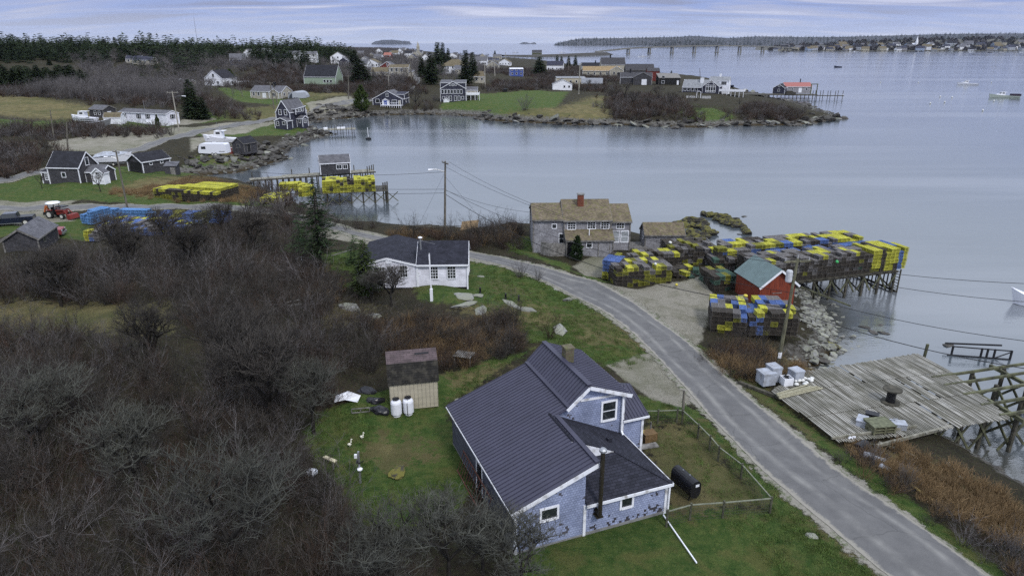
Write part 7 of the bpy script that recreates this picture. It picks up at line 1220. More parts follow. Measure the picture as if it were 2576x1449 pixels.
part('hood', MB().extr([(.1, .75), (.1, 1.35), (1.5, 1.25), (1.6, .8), (1.3, .6), (.2, .55)], 'y', -.35, .35), TR, tr); part('chassis', MB().box(-1.2, .3, -.3, .3, .5, .95), BLK, tr); part('seat', MB().box(-.75, -.3, -.28, .28, .95, 1.15).box(-.8, -.7, -.28, .28, 1.15, 1.6), BLK, tr)
for x, y in ((-1.0, -.5), (-1.0, .5), (.0, -.5), (.0, .5)): part('canopy_post', MB().bar((x, y, .8), (x, y, 2.2), .06), BLK, tr)
part('canopy', MB().lathe([(.2, 2.2), (1.0, 2.22), (.9, 2.34), (.3, 2.38)], 8, (-.5, 0, 0)), WH, tr); part('windscreen', MB().box(.35, 1.6, -.6, .6, 1.72, 1.85), BLK, tr)
for s in (-1, 1): wheel(tr, -.7, s*.75, .62, .36, s); wheel(tr, 1.25, s*.6, .40, .28, s); part('loader_arm', MB().bar((.2, s*.5, 1.2), (1.5, s*.5, 1.3), .1, .14).bar((1.5, s*.5, 1.3), (2.3, s*.5, .5), .1, .14), TR, tr); part('fender', MB().box(-1.2, -.2, s*.75-.2, s*.75+.2, 1.26, 1.32), TR, tr)
part('bucket', MB().extr([(2.25, .15), (2.3, .75), (2.75, .7), (2.95, .1), (2.5, .02)], 'y', -.85, .85), TR, tr); part('backhoe_arm', MB().bar((-1.2, 0, .8), (-1.9, 0, 1.7), .2, .25).bar((-1.9, 0, 1.7), (-2.3, 0, .7), .16, .2).bar((-1.3, -.5, .2), (-1.2, 0, .8), .1).bar((-1.3, .5, .2), (-1.2, 0, .8), .1), ORG, tr); part('backhoe_bucket', MB().extr([(-2.5, .3), (-2.0, .35), (-2.05, .75), (-2.4, .8)], 'y', -.2, .2), BLK, tr)
A = g(536, 392); cv = thing('camper_trailer', 'white camper trailer parked on the grass above the cove', 'camper', A, R(-4)); part('body', MB().extr([(-3.4, .55), (-3.5, 1.2), (-3.1, 2.5), (-2.7, 2.75), (2.9, 2.8), (3.3, 2.6), (3.45, .6), (1, .45), (-1, .45)], 'y', 0, 2.3), GT, cv); part('window', MB().box(-2.7, -1.6, -.02, 0, 1.5, 2.1), GLASS, cv); part('stripe', MB().box(1.6, 3.0, -.015, 0, .9, 1.05), METD, cv); part('roof_vent', MB().box(-.3, .5, .8, 1.4, 2.78, 2.98), GT, cv)
for x in (-.1, .75): wheel(cv, x, .05, .34, .2, -1)
part('hitch', MB().bar((-3.4, 1.1, .6), (-4.6, 1.1, .55), .1), BLK, cv)
single('bin', MB().extr([(-.55, 0), (-.7, 1.0), (.7, 1.0), (.55, 0)], 'y', -.6, .6), BLK, 'black tub standing left of the white camper', 'bin', g(507, 378)); single('bin', MB().box(-1, 1, -.9, .9, 0, 1.5).box(-1.05, 1.05, -.95, .95, 1.505, 1.6), BLK, 'black bin on the green field edge', 'bin', g(1271, 232))
def boat(name, label, A, rz, Lb=11, hull=GT, trim=None, cab=True, rise=0, cargo=None, water=True, antenna=True, B=3.4):
    o = thing(name, label, 'boat', (A[0], A[1], A[2]+rise), rz); hb = MB(); st = 12; sec = []
    for i in range(st+1):
        t = i/st; x = -Lb/2+Lb*t; w_ = B/2*(1-max(0, (1-t)-.55)**2*4.4)*(.93+.07*math.sin(t*3)); w_ = max(w_, .06); top = .95+.95*(1-t)**2; keel = -.45+.5*max(0, .3-t)/.3; sec.append([(x-(.5*(1-t)**3), -w_, top), (x, -w_*.82, .05), (x+.2*(1-t), 0, keel), (x, w_*.82, .05), (x-(.5*(1-t)**3), w_, top)])
    V = [p for s in sec for p in s]; Fc = []
    for i in range(st):
        for k in range(4): Fc.append((i*5+k, i*5+k+1, i*5+5+k+1, i*5+5+k))
    Fc.append([st*5+k for k in range(5)]); hb.add(V, Fc); part('hull', hb, hull, o); dk_ = MB()
    for i in range(st):
        a, b = sec[i], sec[i+1]; lo_ = .08 if i < st*.55 else .45; dk_.add([(a[0][0], a[0][1]*.96, a[0][2]-lo_), (a[4][0], a[4][1]*.96, a[4][2]-lo_), (b[4][0], b[4][1]*.96, b[4][2]-lo_), (b[0][0], b[0][1]*.96, b[0][2]-lo_)], [(0, 1, 2, 3)])
    part('deck', dk_, WH, o)
    if cab:
        c0 = -Lb*.12; part('cabin', MB().extr([(c0-2.4, 1.0), (c0-2.2, 1.7), (c0-.7, 1.85), (c0-.3, 2.75), (c0+1.5, 2.8), (c0+1.5, 1.0)], 'y', -B*.33, B*.33), WH, o); part('roof', MB().box(c0-.45, c0+2.3, -B*.36, B*.36, 2.82, 2.9), WH, o); part('window', MB().box(c0+.0, c0+1.1, -B*.33-.015, B*.33+.015, 2.05, 2.55), GLASS, o); part('windscreen', MB().add([(c0-.66, -B*.28, 1.98), (c0-.66, B*.28, 1.98), (c0-.36, B*.28, 2.65), (c0-.36, -B*.28, 2.65)], [(0, 1, 2, 3)]), GLASS, o).location = (-.03, 0, 0)
        if antenna: part('mast', MB().tube([(c0+.9, 0, 2.9), (c0+.9, 0, 4.5)], .05, 5).tube([(c0+.2, .3, 2.9), (c0+.1, .3, 5.0)], .03, 5).box(c0+.6, c0+1.2, -.3, .3, 3.2, 3.35), METD, o)
    if trim: part('stripe', MB().bar((-Lb*.42, -B*.4, .5), (Lb*.48, -B*.485, .35), .03, .12) if 0 else MB().box(-Lb*.3, Lb*.5, -B/2-.01, -B/2+.03, .55, .68), trim, o)
    if cargo: part('cargo', MB().box(Lb*.22, Lb*.52, -B*.42, B*.42, .95, 2.0), cargo, o)
    return o
DKGR = mat('dark_green_hull', (.02,.05,.04)); BLH = mat('navy_hull', (.015,.02,.05)); GRH = mat('grey_green_hull', (.42,.47,.42), var=.15)
def bw(px_, py_): x, y = at(px_, py_, 0); return (x, y, 0)
boat('lobster_boat', 'white lobster boat moored nearer the top right water', bw(2434, 214), R(-12), 13, GT); boat('lobster_boat', 'pale green hulled lobster boat carrying dark traps at right', bw(2526, 246), R(-10), 14.5, GRH, cargo=mat('purple_traps', (.035,.025,.045)))
boat('lobster_boat', 'white lobster boat heading left before the bridge', bw(1620, 144), R(0), 26, GT, B=6); 
for px_, py_, lb, h_ in [(2300, 130, 'dark hulled boat at the far left of the town shore', BLH), (2582-270, 131, 'small boat near the town moorings', BLH), (2460, 108, 'x', GT)][:0]: pass
for i, (px_, py_, l, lb, h_, c_) in enumerate([(1977, 131.5, 24, 'dark hulled boat off the left end of the town', BLH, True), (2152, 131, 20, 'small pale boat off the town shore', GT, True), (2312, 131, 28, 'black hulled boat beneath the town trees', BLH, True), (2445, 133, 18, 'low white boat off the right side of the town', GT, False), (2490, 134, 12, 'tiny dark skiff near the town', BLH, False), (2520, 132.5, 14, 'small grey boat before the pale town houses', GT, False), (2570, 133, 14, 'boat cut by the right edge near the town', GT, False), (1705, 124, 18, 'small boat right of the second bridge pier', GT, True), (1650, 125, 20, 'white boat beyond the bridge', GT, True), (1820, 126.5, 16, 'dark boat behind the bridge piers', BLH, False), (1298, 134, 20, 'white boat off the harbour wharf at left', GT, True), (1415, 133, 22, 'white boat behind the mossy warehouse', GT, True), (1780, 124, 14, 'boat cluster between bridge piers', GT, False)]): boat('moored_boat', lb, bw(px_, py_), R(rng.uniform(-15, 15)), l, h_, cab=c_, B=l*.26, antenna=False)
boat('skiff', 'white open skiff just inside the right edge of the cove', bw(2588, 770), R(-35), 3.0, GT, cab=False, B=1.2, antenna=False); boat('skiff', 'long low skiff far out on the bay', bw(2108, 170), R(0), 9, BLH, cab=False, B=2)
boat('lobster_boat', 'white lobster boat stored ashore behind the camper', g(560, 366), R(0), 8.5, GT, rise=.9, B=2.7); A = g(560, 366); single('boat_cradle', MB().bar((-2, -1, 0), (-2, 1, 0), .15).bar((-2, 0, 0), (-2, 0, .8), .15).bar((2, 0, 0), (2, 0, .8), .15).bar((-2, 0, .8), (2.5, 0, .8), .15), OLDW, 'timber cradle under the white boat ashore', 'cradle', A)
boat('cabin_boat', 'white and green cabin boat on a trailer beside the grey shed', g(216, 312), R(-6), 7.5, GT, trim=DKGR, rise=.9, B=2.5, antenna=False); boat('open_boat', 'grey aluminium skiff tilted on a trailer near the small white shed', g(247, 322), R(205), 6.5, METD, cab=False, rise=.6, B=1.9); boat('covered_boat', 'boat wrapped in white cover on a trailer beside the lane', g(286, 416), R(188), 7.0, GT, cab=False, rise=.8, B=2.5)
part('cover', MB().add([(-3.4,0,1.9),(-2,-1.1,1.4),(-2,1.1,1.4),(1,-1.3,1.3),(1,1.3,1.3),(3.5,-1.1,1.0),(3.5,1.1,1.0),(-1,0,2.1),(1.5,0,2.1),(3.3,0,1.5)], [(0,1,7),(0,7,2),(1,3,8,7),(2,7,8,4),(3,5,9,8),(4,8,9,6),(5,6,9)]), CRW, bpy.data.objects['covered_boat'])
boat('overturned_skiff', 'red and white skiff beside the dark shed near the camper', g(604, 388), R(10), 4.6, mat('dull_red_hull', (.25,.06,.05)), cab=False, B=1.5); boat('work_boat', 'navy blue work boat behind the white deck on the point', g(1826, 219), R(0), 9, BLH, B=3)
for nm_, px_, py_, w_ in (('cabin_boat', 216, 312, 6), ('open', 247, 322, 5), ('covered', 286, 416, 5)):
    A = g(px_, py_); t_ = thing('boat_trailer', 'boat trailer under the %s' % {'cabin_boat': 'white and green cabin boat', 'open': 'grey aluminium skiff', 'covered': 'white covered boat'}[nm_], 'trailer', A, R(-6 if nm_ == 'cabin_boat' else 25 if nm_ == 'open' else 8)); part('frame', MB().bar((-w_/2, -.7, .5), (w_/2, -.7, .5), .1).bar((-w_/2, .7, .5), (w_/2, .7, .5), .1).bar((0, -.9, .4), (0, .9, .4), .1), METD, t_)
    for s in (-1, 1): wheel(t_, .4, s*.95, .32, .2, s)
for i, (px_, py_) in enumerate([(2494, 209), (2395, 247), (2765-400, 245), (2376, 259), (2517-45, 280), (2215, 209), (2120, 241), (2310, 209), (2340, 262), (2500, 256), (1510, 186*1.0)][:10]):
    x, y, _ = bw(px_, py_); o = bpy.data.objects.new('mooring_buoy', BM[0]); C.objects.link(o); o.location = (x, y, -.1); o.scale = (2.2,)*3; o['label'] = 'white mooring ball floating on the open harbour'; tag(o, 'white mooring ball floating on the open harbour', 'buoy', 'mooring balls on the harbour')
car = simple if 0 else None
A = g(620, 212); cr_ = thing('parked_car', 'small pale car under a cover beside the white gabled house', 'car', A, R(5)); part('body', MB().extr([(-2.2, .3), (-2.2, .9), (-1.3, 1.0), (-.7, 1.5), (1.0, 1.5), (1.7, .95), (2.2, .9), (2.2, .3)], 'y', -.85, .85), CRW, cr_)
for x in (-1.4, 1.4): wheel(cr_, x, -.8, .33, .2, -1)
A = g(607, 214); cr2 = thing('parked_car', 'white van like car in front of the white gabled house', 'car', A, R(5)); part('body', MB().extr([(-2.4, .3), (-2.4, 1.0), (-1.6, 1.1), (-1.0, 1.75), (2.2, 1.75), (2.4, .9), (2.4, .3)], 'y', -.9, .9), WH, cr2); part('window', MB().box(-.8, 1.9, -.92, -.9, 1.1, 1.5), GLASS, cr2)
for x in (-1.5, 1.5): wheel(cr2, x, -.85, .34, .2, -1)
# ---------------------------------------------------------------- single trees
TREES = []
def tree(name, label, p_, meshes, sc, rz=0, cat='tree', group=None, lean=(0, 0)):
    A = g(*p_) if not isinstance(p_, Vector) else p_; o = thing(name, label, cat, A, rz, group); o.scale = (sc,)*3 if not hasattr(sc, '__len__') else sc; o.rotation_euler = (lean[0], lean[1], rz)
    for n_, me_ in zip(('trunk', 'crown'), meshes):
        q = bpy.data.objects.new(n_, me_); link(q, o)
    return o
BT = [tree_meshes(100+i, h=8.0, trunk=.19, levels=6, spread=.60, tw=.0085, fork=3, k0=5) for i in range(2)]+[tree_meshes(110+i, m2=LICH, h=7.4, trunk=.17, levels=6, spread=.68, tw=.009, fork=3, k0=4) for i in range(2)]
BTS = [tree_meshes(120+i, h=4.2, trunk=.09, levels=4, spread=.6, tw=.013, fork=3) for i in range(2)]
for px_, py_, k, s, rz, lb in [(1310, 1500, 3, .72, 1.5, 'lichened bare tree overlapping the front left corner of the near house'), (1215, 1445, 2, .62, 4, 'low bare tree beside the left wall of the near house'), (690, 1080, 1, 1.1, 0, 'large dark bare apple tree left of the white tarpaulin'), (620, 1000, 0, 1.05, 1, 'broad bare tree with dark forked trunk above the clearing'), (790, 1090, 3, .85, 2, 'bare tree leaning over the lawn near the black sacks'), (590, 1449, 2, 1.1, .4, 'grey lichened bare tree at the bottom left centre'), (1130, 1475, 3, .85, 3, 'lichened bare tree against the near house corner'), (980, 1500, 2, .8, 5, 'sprawling bare tree at the bottom below the lawn'), (155, 770, 0, .95, 2, 'dark bare tree at left above the flattened clearing'), (330, 700, 1, .85, 4, 'bare tree rising from the thicket left of centre'), (490, 690, 0, .9, 1, 'rounded bare tree in the middle thicket'), (640, 640, 1, .85, 3, 'bare tree between the blue traps and the tall spruce'), (350, 1250, 3, .9, 2, 'grey bare tree in the dark lower left thicket'), (120, 1150, 2, .95, 1, 'grey bare tree near the left edge'), (560, 590, 0, .7, 2, 'small bare tree before the far trap rows'), (290, 648, 1, .8, 3, 'bare tree in front of the left end of the blue traps'), (420, 622, 0, .75, 5, 'bare tree half hiding the middle of the blue traps'), (505, 606, 2, .7, 1, 'lichened bare tree before the right end of the blue traps'), (400, 930, 1, .8, 5, 'bare tree beside the mossy clearing')]: tree('bare_tree', lb, (px_, py_), BT[k], s, rz, group='bare trees in the thicket')
tree('bare_tree', 'gnarled bare shrub tree in front of the white cottage', (985, 770), BT[1], (.75, .75, .62), 0); tree('bare_tree', 'second lichened shrub tree by the cottage left windows', (935, 762), BT[2], (.5, .5, .5), 2); tree('bare_tree', 'bare tree between the dark cape and the grass', (253, 483), BTS[0], 1.2, 1); tree('bare_tree', 'thin bare tree at the left corner of the dark cape', (106, 475), BTS[1], .85, 2); tree('bare_tree', 'bare dark tree at the head of the cove', (1048, 275), BTS[0], (3.2, 3.2, 3.0), 1)
BS = [bush(200+i, 34, 1.7, .6, 10, .010, TWGREY) for i in range(2)]
def shrub(label, p_, s, me_): o = bpy.data.objects.new('shrub', me_); C.objects.link(o); o.location = g(*p_); o.scale = (s,)*3; return tag(o, label, 'shrub')
shrub('grey leafless shrub at the road edge right of the cottage', (1307, 697), 1.15, BS[0]); shrub('small bare sapling below the roadside shrub', (1352, 705), .8, BS[1]); shrub('tall dead brown shrub in the lawn near the metal roofed house', (1383, 850), 1.5, B_RED[0]); shrub('pale bare shrub on the green field by the far shore', (1320, 278), 3.4, BS[0])
tree('spruce', 'tall open spruce with bare trunk standing left of the cottage', (808, 683), spruce(300, h=10.2, w=3.3, whorls=30, per=8, tufts=11, bare=.22, size=.55, irr=.5, droop=.12, top=.9), 1.0, 0); tree('spruce', 'yellow green young spruce at the cottage left corner', (921, 740), spruce(301, h=5.6, w=2.1, whorls=24, per=10, tufts=11, bare=.12, size=.48, irr=.2, m=NEEDY), 1.0, 1); tree('spruce', 'small dark spruce right of the tall open spruce', (893, 668), spruce(304, h=3.6, w=1.3, whorls=14, per=7, tufts=7, size=.4, irr=.3), 1.0, 1); tree('spruce', 'bushy dark spruce left of the tall open spruce', (758, 640), spruce(305, h=4.2, w=1.9, whorls=14, per=8, tufts=8, size=.5, irr=.35), 1, 2)
cb_ = conifer_blob(306, 2.9, .62, 900, NEED, .28); o = bpy.data.objects.new('cedar', cb_); C.objects.link(o); o.location = g(1451, 655); tag(o, 'narrow dark cedar against the fence of the cove house', 'cedar')
SP = [spruce(310+i, h=14, w=4.2, whorls=28, per=12, tufts=8, bare=.08, size=1.6, irr=.3, m=NEEDD) for i in range(3)]; SPS = [spruce(320+i, h=9, w=2.6, whorls=16, per=7, tufts=6, bare=.05, size=1.0, irr=.3, m=NEEDD) for i in range(2)]
A = g(488, 300); 
def sized(name, label, base, top_py, meshes, mh, wfac=1, rz=0, m_=None, cat='tree', group=None):
    A = g(*base); h = max(2, zat(A.y, top_py)-A.z); s = h/mh; return tree(name, label, A, meshes, (s*wfac, s*wfac, s), rz, cat, group)
sized('spruce', 'tall dark spruce right of the mobile home', (486, 300), 200, SP[0], 14, 1.05, 0); sized('spruce', 'shorter dark spruce with forked trunk behind the tall one', (513, 300), 245, SP[1], 14, 1.2, 1); 
CB = [('', conifer_blob(330+i, 9, 2.7, 1300, NEEDY, .8)) for i in range(2)]; CBm = [(segmesh('trunk', [[0,0,-.3,0,0,3,.25,.2]], BARKD, 5), c[1]) for c in CB]
sized('cedar', 'rounded yellow green cedar between the lane and the blue cottage', (911, 279), 219, CBm[0], 9, 1.0); sized('cedar', 'rounded dark cedar beside the white gabled house', (581, 213), 177, CBm[1], 9, 1.2, 2); sized('cedar', 'narrow dark cedar in front of the mobile home', (398, 322), 291, CBm[0], 9, .6, 1); sized('cedar', 'round bushy evergreen left of the beige ranch house', (362, 222), 190, CBm[1], 9, 1.9)
for i, (bx_, by_, ty, k, wf_, lb) in enumerate([(908, 214, 150, 0, 1.9, 'massive dark spruce in front of the beige village house'), (893, 180, 126, 1, 1.4, 'tall dark spruce behind the massive one'), (1085, 212, 133, 2, 1.15, 'big dark pine left of the tall blue house'), (1103, 190, 107, 1, .85, 'tallest pine rising above the sea horizon'), (1115, 172, 108, 0, .7, 'second tall pine above the sea horizon'), (1062, 196, 145, 0, 1.0, 'dark spruce left of the big pine'), (1172, 215, 127, 1, .8, 'open pine right of the hipped roof house'), (1190, 208, 132, 2, .8, 'second open pine right of the hipped roof house'), (1357, 193, 143, 0, 1.6, 'dark spruce beside the dormered pale house'), (1401, 170, 140, 1, .9, 'first small spruce behind the cream house'), (1412, 172, 142, 2, .9, 'second small spruce behind the cream house'), (1430, 172, 141, 1, .9, 'third small spruce behind the cream house'), (1447, 172, 140, 0, .9, 'fourth small spruce behind the cream house'), (1688, 196, 178, 1, .9, 'small spruce behind the black barn'),
    (758, 180, 158, 0, 1.2, 'dark spruce left of the grey barn trees'), (778, 186, 160, 1, 1.3, 'dark spruce cluster right of the twin cottages'), (850, 196, 160, 2, 1.0, 'spruce before the white farmhouse'), (664, 172, 143, 0, 1.1, 'spruce left of the white dormered house'), (690, 178, 150, 1, 1.1, 'spruce right of the white dormered house'), (550, 205, 172, 2, 1.0, 'spruce left of the white gabled house'), (425, 195, 176, 0, .8, 'tiny spruce above the beige ranch'), (462, 192, 172, 1, .8, 'tiny pointed spruce above the beige ranch right side'), (940, 196, 175, 2, 1.0, 'dark bush spruce beside the red house'), (1245, 146, 128, 0, 1, 'thin spruce by the harbour'), (546, 150, 134, 1, 1.2, 'lone spruce among grey woods'), (75, 152, 138, 0, 1.4, 'lone spruce at left among grey woods'), (125, 165, 144, 1, 1.2, 'second lone spruce at left among grey woods'), (1128, 168, 122, 2, .8, 'pine right of the tallest pines')]): sized('spruce', lb, (bx_, by_), ty, SP[k], 14, wf_, i)
for i, (px_, py_, s) in enumerate([(1545, 268, 1.0), (1570, 258, 1.15), (1592, 272, .9), (1655, 262, 1.05), (1685, 270, .85), (1630, 280, .7), (1462, 238, .5), (1480, 222, .6)]): tree('bare_tree', 'grey leafless tree in the clump on the point, number of stems showing' if 0 else 'grey leafless tree in the clump on the point across the cove', (px_, py_), BTS[i % 2], s*2.6, i, group='bare trees on the point')
r_ = np.random.default_rng(12)
for i in range(64):
    px_ = -60+(i*37 % 310)+r_.normal(0, 3); sized('spruce', 'dark spruce in the dense grove at the left edge', (px_, 224+r_.uniform(-20, 10)-abs(px_-120)*.02), 166+r_.uniform(-4, 16)+max(0, px_-190)*.55, SP[i % 3], 14, 1.2+.4*r_.random(), r_.random()*6, group='spruces in the left grove')
# ---------------------------------------------------------------- far shores, town and bridge
FARV = mat('far_wooded_hill', (.022,.026,.030), col2=(.050,.048,.052), scale=.02, rnd=.0); FARG = mat('far_fields', (.085,.08,.055), col2=(.05,.045,.04), scale=.02)
def ridge(name, near, top, zback, m_, far=1.18, bump=.06, seed=1, lab=None):
    """a hill body: shoreline pixels at sea level, crest pixels seen at a distance, closed behind"""
    r = np.random.default_rng(seed); n = 160; ns = np.array([at(*p, 0) for p in near]); u = np.linspace(0, 1, n); s = np.concatenate([[0], np.cumsum(np.hypot(*np.diff(ns, axis=0).T))]); s /= s[-1]
    X = np.interp(u, s, ns[:, 0]); Y = np.interp(u, s, ns[:, 1]); rows = []; tp = np.array(top)
    pxs = np.array([proj(x, y, 0)[0] for x, y in zip(X, Y)]); tpy = np.interp(pxs, tp[:, 0], tp[:, 1]); D_ = far
    Zc = np.array([zat(y*D_, p) for y, p in zip(Y, tpy)]); env = np.clip(np.minimum(u, 1-u)*14, 0, 1)**.5
    prof = [(1.0, 0), (1.0+.02*(D_-1)*5, .12), (1+(D_-1)*.3, .42), (1+(D_-1)*.65, .8), (D_, 1.0), (D_*1.15, .85), (D_*1.5, 0)]
    for k, (d, h) in enumerate(prof):
        jit = 1+bump*r.normal(0, 1, n)*(1 if 0 < h else 0); jit = np.convolve(jit, np.ones(3)/3, 'same'); jit[:2] = jit[-2:] = 1; rows.append(np.stack([X*d, Y*d, np.maximum(Zc, 2)*h*env*(jit if h < .99 else 1)-(.5 if h == 0 else 0)], 1))
    V = np.concatenate(rows); ii = (np.arange(len(prof)-1)[:, None]*n+np.arange(n-1)[None]).ravel(); me = bpy.data.meshes.new(name); me.from_pydata(V.tolist(), [], np.stack([ii, ii+1, ii+n+1, ii+n], 1).tolist()); me.materials.append(m_); me.polygons.foreach_set('use_smooth', [True]*len(me.polygons)); o = link(bpy.data.objects.new(name, me)); o['kind'] = 'structure'
    def onh(px_, f):
        i = int(np.argmin(np.abs(pxs-px_))); j = f*(len(prof)-3); k = int(j); a, b = rows[k][i], rows[min(k+1, len(prof)-1)][i]; return a+(b-a)*(j-k)
    return onh
isl = ridge('hill', [(1393, 115.6), (1500, 116), (1700, 116), (2000, 116), (2300, 116.5), (2620, 117), (2900, 117)], [(1390, 112), (1405, 101), (1450, 98), (1550, 97), (1700, 94), (1745, 91), (1830, 97), (1900, 92.5), (2000, 94), (2100, 94), (2250, 90), (2400, 86), (2600, 85), (2900, 84)], 0, FARV, far=1.25, seed=2)
isl2 = ridge('hill', [(1825, 120.5), (1900, 121), (2000, 121.5), (2100, 122), (2110, 121)], [(1825, 119), (1860, 112), (1900, 110), (2000, 108), (2100, 108)], 0, FARG, far=1.05, seed=5) if 0 else None
hd = ridge('hill', [(934, 112.6), (960, 112.8), (1000, 112.8), (1036, 112.6)], [(934, 110), (945, 105), (965, 101.5), (990, 101), (1010, 103.5), (1030, 105), (1036, 109)], 0, FARV, far=1.06, seed=3)
sm = ridge('island', [(1306, 111.8), (1330, 111.9), (1350, 111.8)], [(1306, 110.5), (1316, 107), (1325, 107.5), (1334, 110), (1343, 107), (1350, 110)], 0, FARV, far=1.02, seed=4)
sp_i = ridge('island', [(1642, 117.8), (1700, 118.2), (1760, 118), (1820, 117.6)], [(1642, 113), (1660, 104), (1720, 102), (1780, 104), (1815, 110)], 0, FARV, far=1.05, seed=6)
townh = ridge('hill', [(1900, 127.5), (1960, 128.5), (2050, 129), (2200, 129.6), (2400, 129.3), (2620, 128.6), (2900, 128)], [(1900, 127), (1960, 119), (2050, 113), (2150, 107), (2300, 101), (2450, 98), (2600, 97), (2900, 97)], 0, FARG, far=1.45, bump=.03, seed=7)
S_TN = []
r7 = np.random.default_rng(21)
def forest_on(fn, name, px0, px1, f0, f1, n, kinds, lo, hi, label):
    P = []; 
    for _ in range(n): p_ = fn(px0+(px1-px0)*r7.random(), f0+(f1-f0)*r7.random()); P.append((p_[0]+r7.normal(0, 8), p_[1]+r7.normal(0, 12), p_[2]-1.5))
    s = lo+(hi-lo)*r7.random(n); scatter(name, kinds, P, np.stack([s*1.35, s*1.35, s], 1), np.stack([r7.random(n)*0, r7.random(n)*0, r7.random(n)*6.28], 1), r7.integers(0, len(kinds), n), label, 'forest')
TRV = spruce(401, h=12, w=3.0, whorls=8, per=5, tufts=3, m=NEEDD, size=2.2, irr=.4, bare=.03)[1]; TRB = conifer_blob(402, 9, 4.5, 260, TWGREY, 2.6)
forest_on(townh, 'town_trees', 1940, 2640, .12, 1.0, 800, [TRV, TRV, TRB, TRB], .7, 1.7, 'spruces and bare trees mixed among the houses of the far town')
forest_on(isl, 'hill_trees', 1396, 2640, .05, 1.0, 2600, [TRV], 1.2, 2.2, 'unbroken spruce cover on the far hills')
forest_on(hd, 'headland_trees', 936, 1034, .1, 1.0, 260, [TRV], .9, 1.6, 'spruces on the small far headland'); forest_on(sp_i, 'islet_trees', 1645, 1818, .1, 1.0, 420, [TRV], .8, 1.3, 'spruces on the islet behind the bridge')
TW_ = [MB(), MB()]
def far_house(p_, sc, m_, rf, rz, label, ch):
    o = thing('house', label, 'house', (p_[0], p_[1], p_[2]-.5), rz, 'houses of the far town'); L_, W_, h, r_ = sc; part('wall', MB().extr([(0, -3), (0, h), (W_/2, h+r_), (W_, h), (W_, -3)], 'x', 0, L_), m_, o); part('roof', MB().slab([(-.4, -.5, h-.1), (L_+.4, -.5, h-.1), (L_+.4, W_/2, h+r_+.3), (-.4, W_/2, h+r_+.3)], .25).slab([(-.4, W_+.5, h-.1), (L_+.4, W_+.5, h-.1), (L_+.4, W_/2, h+r_+.3), (-.4, W_/2, h+r_+.3)], .25), rf, o)
    for k in range(3): part('window', MB().box(L_*(.15+.3*k), L_*(.15+.3*k)+1.3, -.1, .02, h*.45, h*.45+1.8), GLASS, o)
PAL = [(WH, 'white'), (WH, 'white'), (CRW, 'pale grey'), (BEIGE, 'beige'), (SHGREY, 'grey'), (mat('pale_blue_board', (.30,.36,.48)), 'pale blue'), (YELB, 'tan')]; RFS = [(RFGRY, 'grey'), (SHDK2, 'slate'), (RFBRN, 'brown'), (RFBLK2, 'black')]
SIDE = ['by the water', 'on the slope', 'below the trees', 'behind the waterfront', 'halfway up', 'near the crest']
for i in range(74):
    px_ = 1945+ (i*8.9) % 635+r7.uniform(-3, 3); f = (.02, .10, .20, .30, .42)[i % 5]+r7.uniform(-.01, .03); p_ = townh(px_, f); k = int(r7.integers(0, 7)); q = int(r7.integers(0, 4)); s = r7.uniform(1.1, 1.8)*(1+f)
    zone = 'left end' if px_ < 2100 else 'centre left' if px_ < 2260 else 'centre' if px_ < 2400 else 'right side' if px_ < 2500 else 'far right'
    far_house(p_, (15*s, 10*s, 5.5*s, 4*s), PAL[k][0], RFS[q][0], r7.uniform(-.5, .5), '%s house with %s roof %s, %s of far town' % (PAL[k][1], RFS[q][1], SIDE[min(5, int(f*12))], zone), k)
for i in range(26):
    px_ = 2070+i*7.5-(i % 2)*3; px_ = 2063+(i*13) % 210; p_ = isl(px_, .03+.04*(i % 2)); s = 3.4; far_house(p_, (13*s, 7*s, 4*s, 3*s), WH if i % 3 else BEIGE, RFGRY, r7.uniform(-.3, .3), 'tiny pale house on the farthest shore beyond the bridge', 0)
p_ = townh(2306, .34); ch = thing('church', 'white church steeple above the far town', 'church', (p_[0], p_[1], p_[2]), 0); part('steeple', MB().box(-4, 4, 0, 8, -5, 22).add([(-4,0,22),(4,0,22),(4,8,22),(-4,8,22),(0,4,44)], [(0,1,4),(1,2,4),(2,3,4),(3,0,4)]), WH, ch); part('nave', MB().extr([(-9, -5), (-9, 9), (0, 18), (9, 9), (9, -5)], 'y', 8.1, 34), WH, ch)
# piers under the town
for i in range(13): px_ = 1990+i*46; x, y = at(px_, 130.3, 0); single('wharf', MB().box(-28, 28, 0, 16, 2.2, 3.4).box(-26, -24, 1, 2, -2, 2.2).box(-8, -6, 1, 2, -2, 2.2).box(8, 10, 1, 2, -2, 2.2).box(24, 26, 1, 2, -2, 2.2), PW, 'dark timber wharf along the far town waterfront', 'wharf', (x, y, 0), group='wharves of the far town')
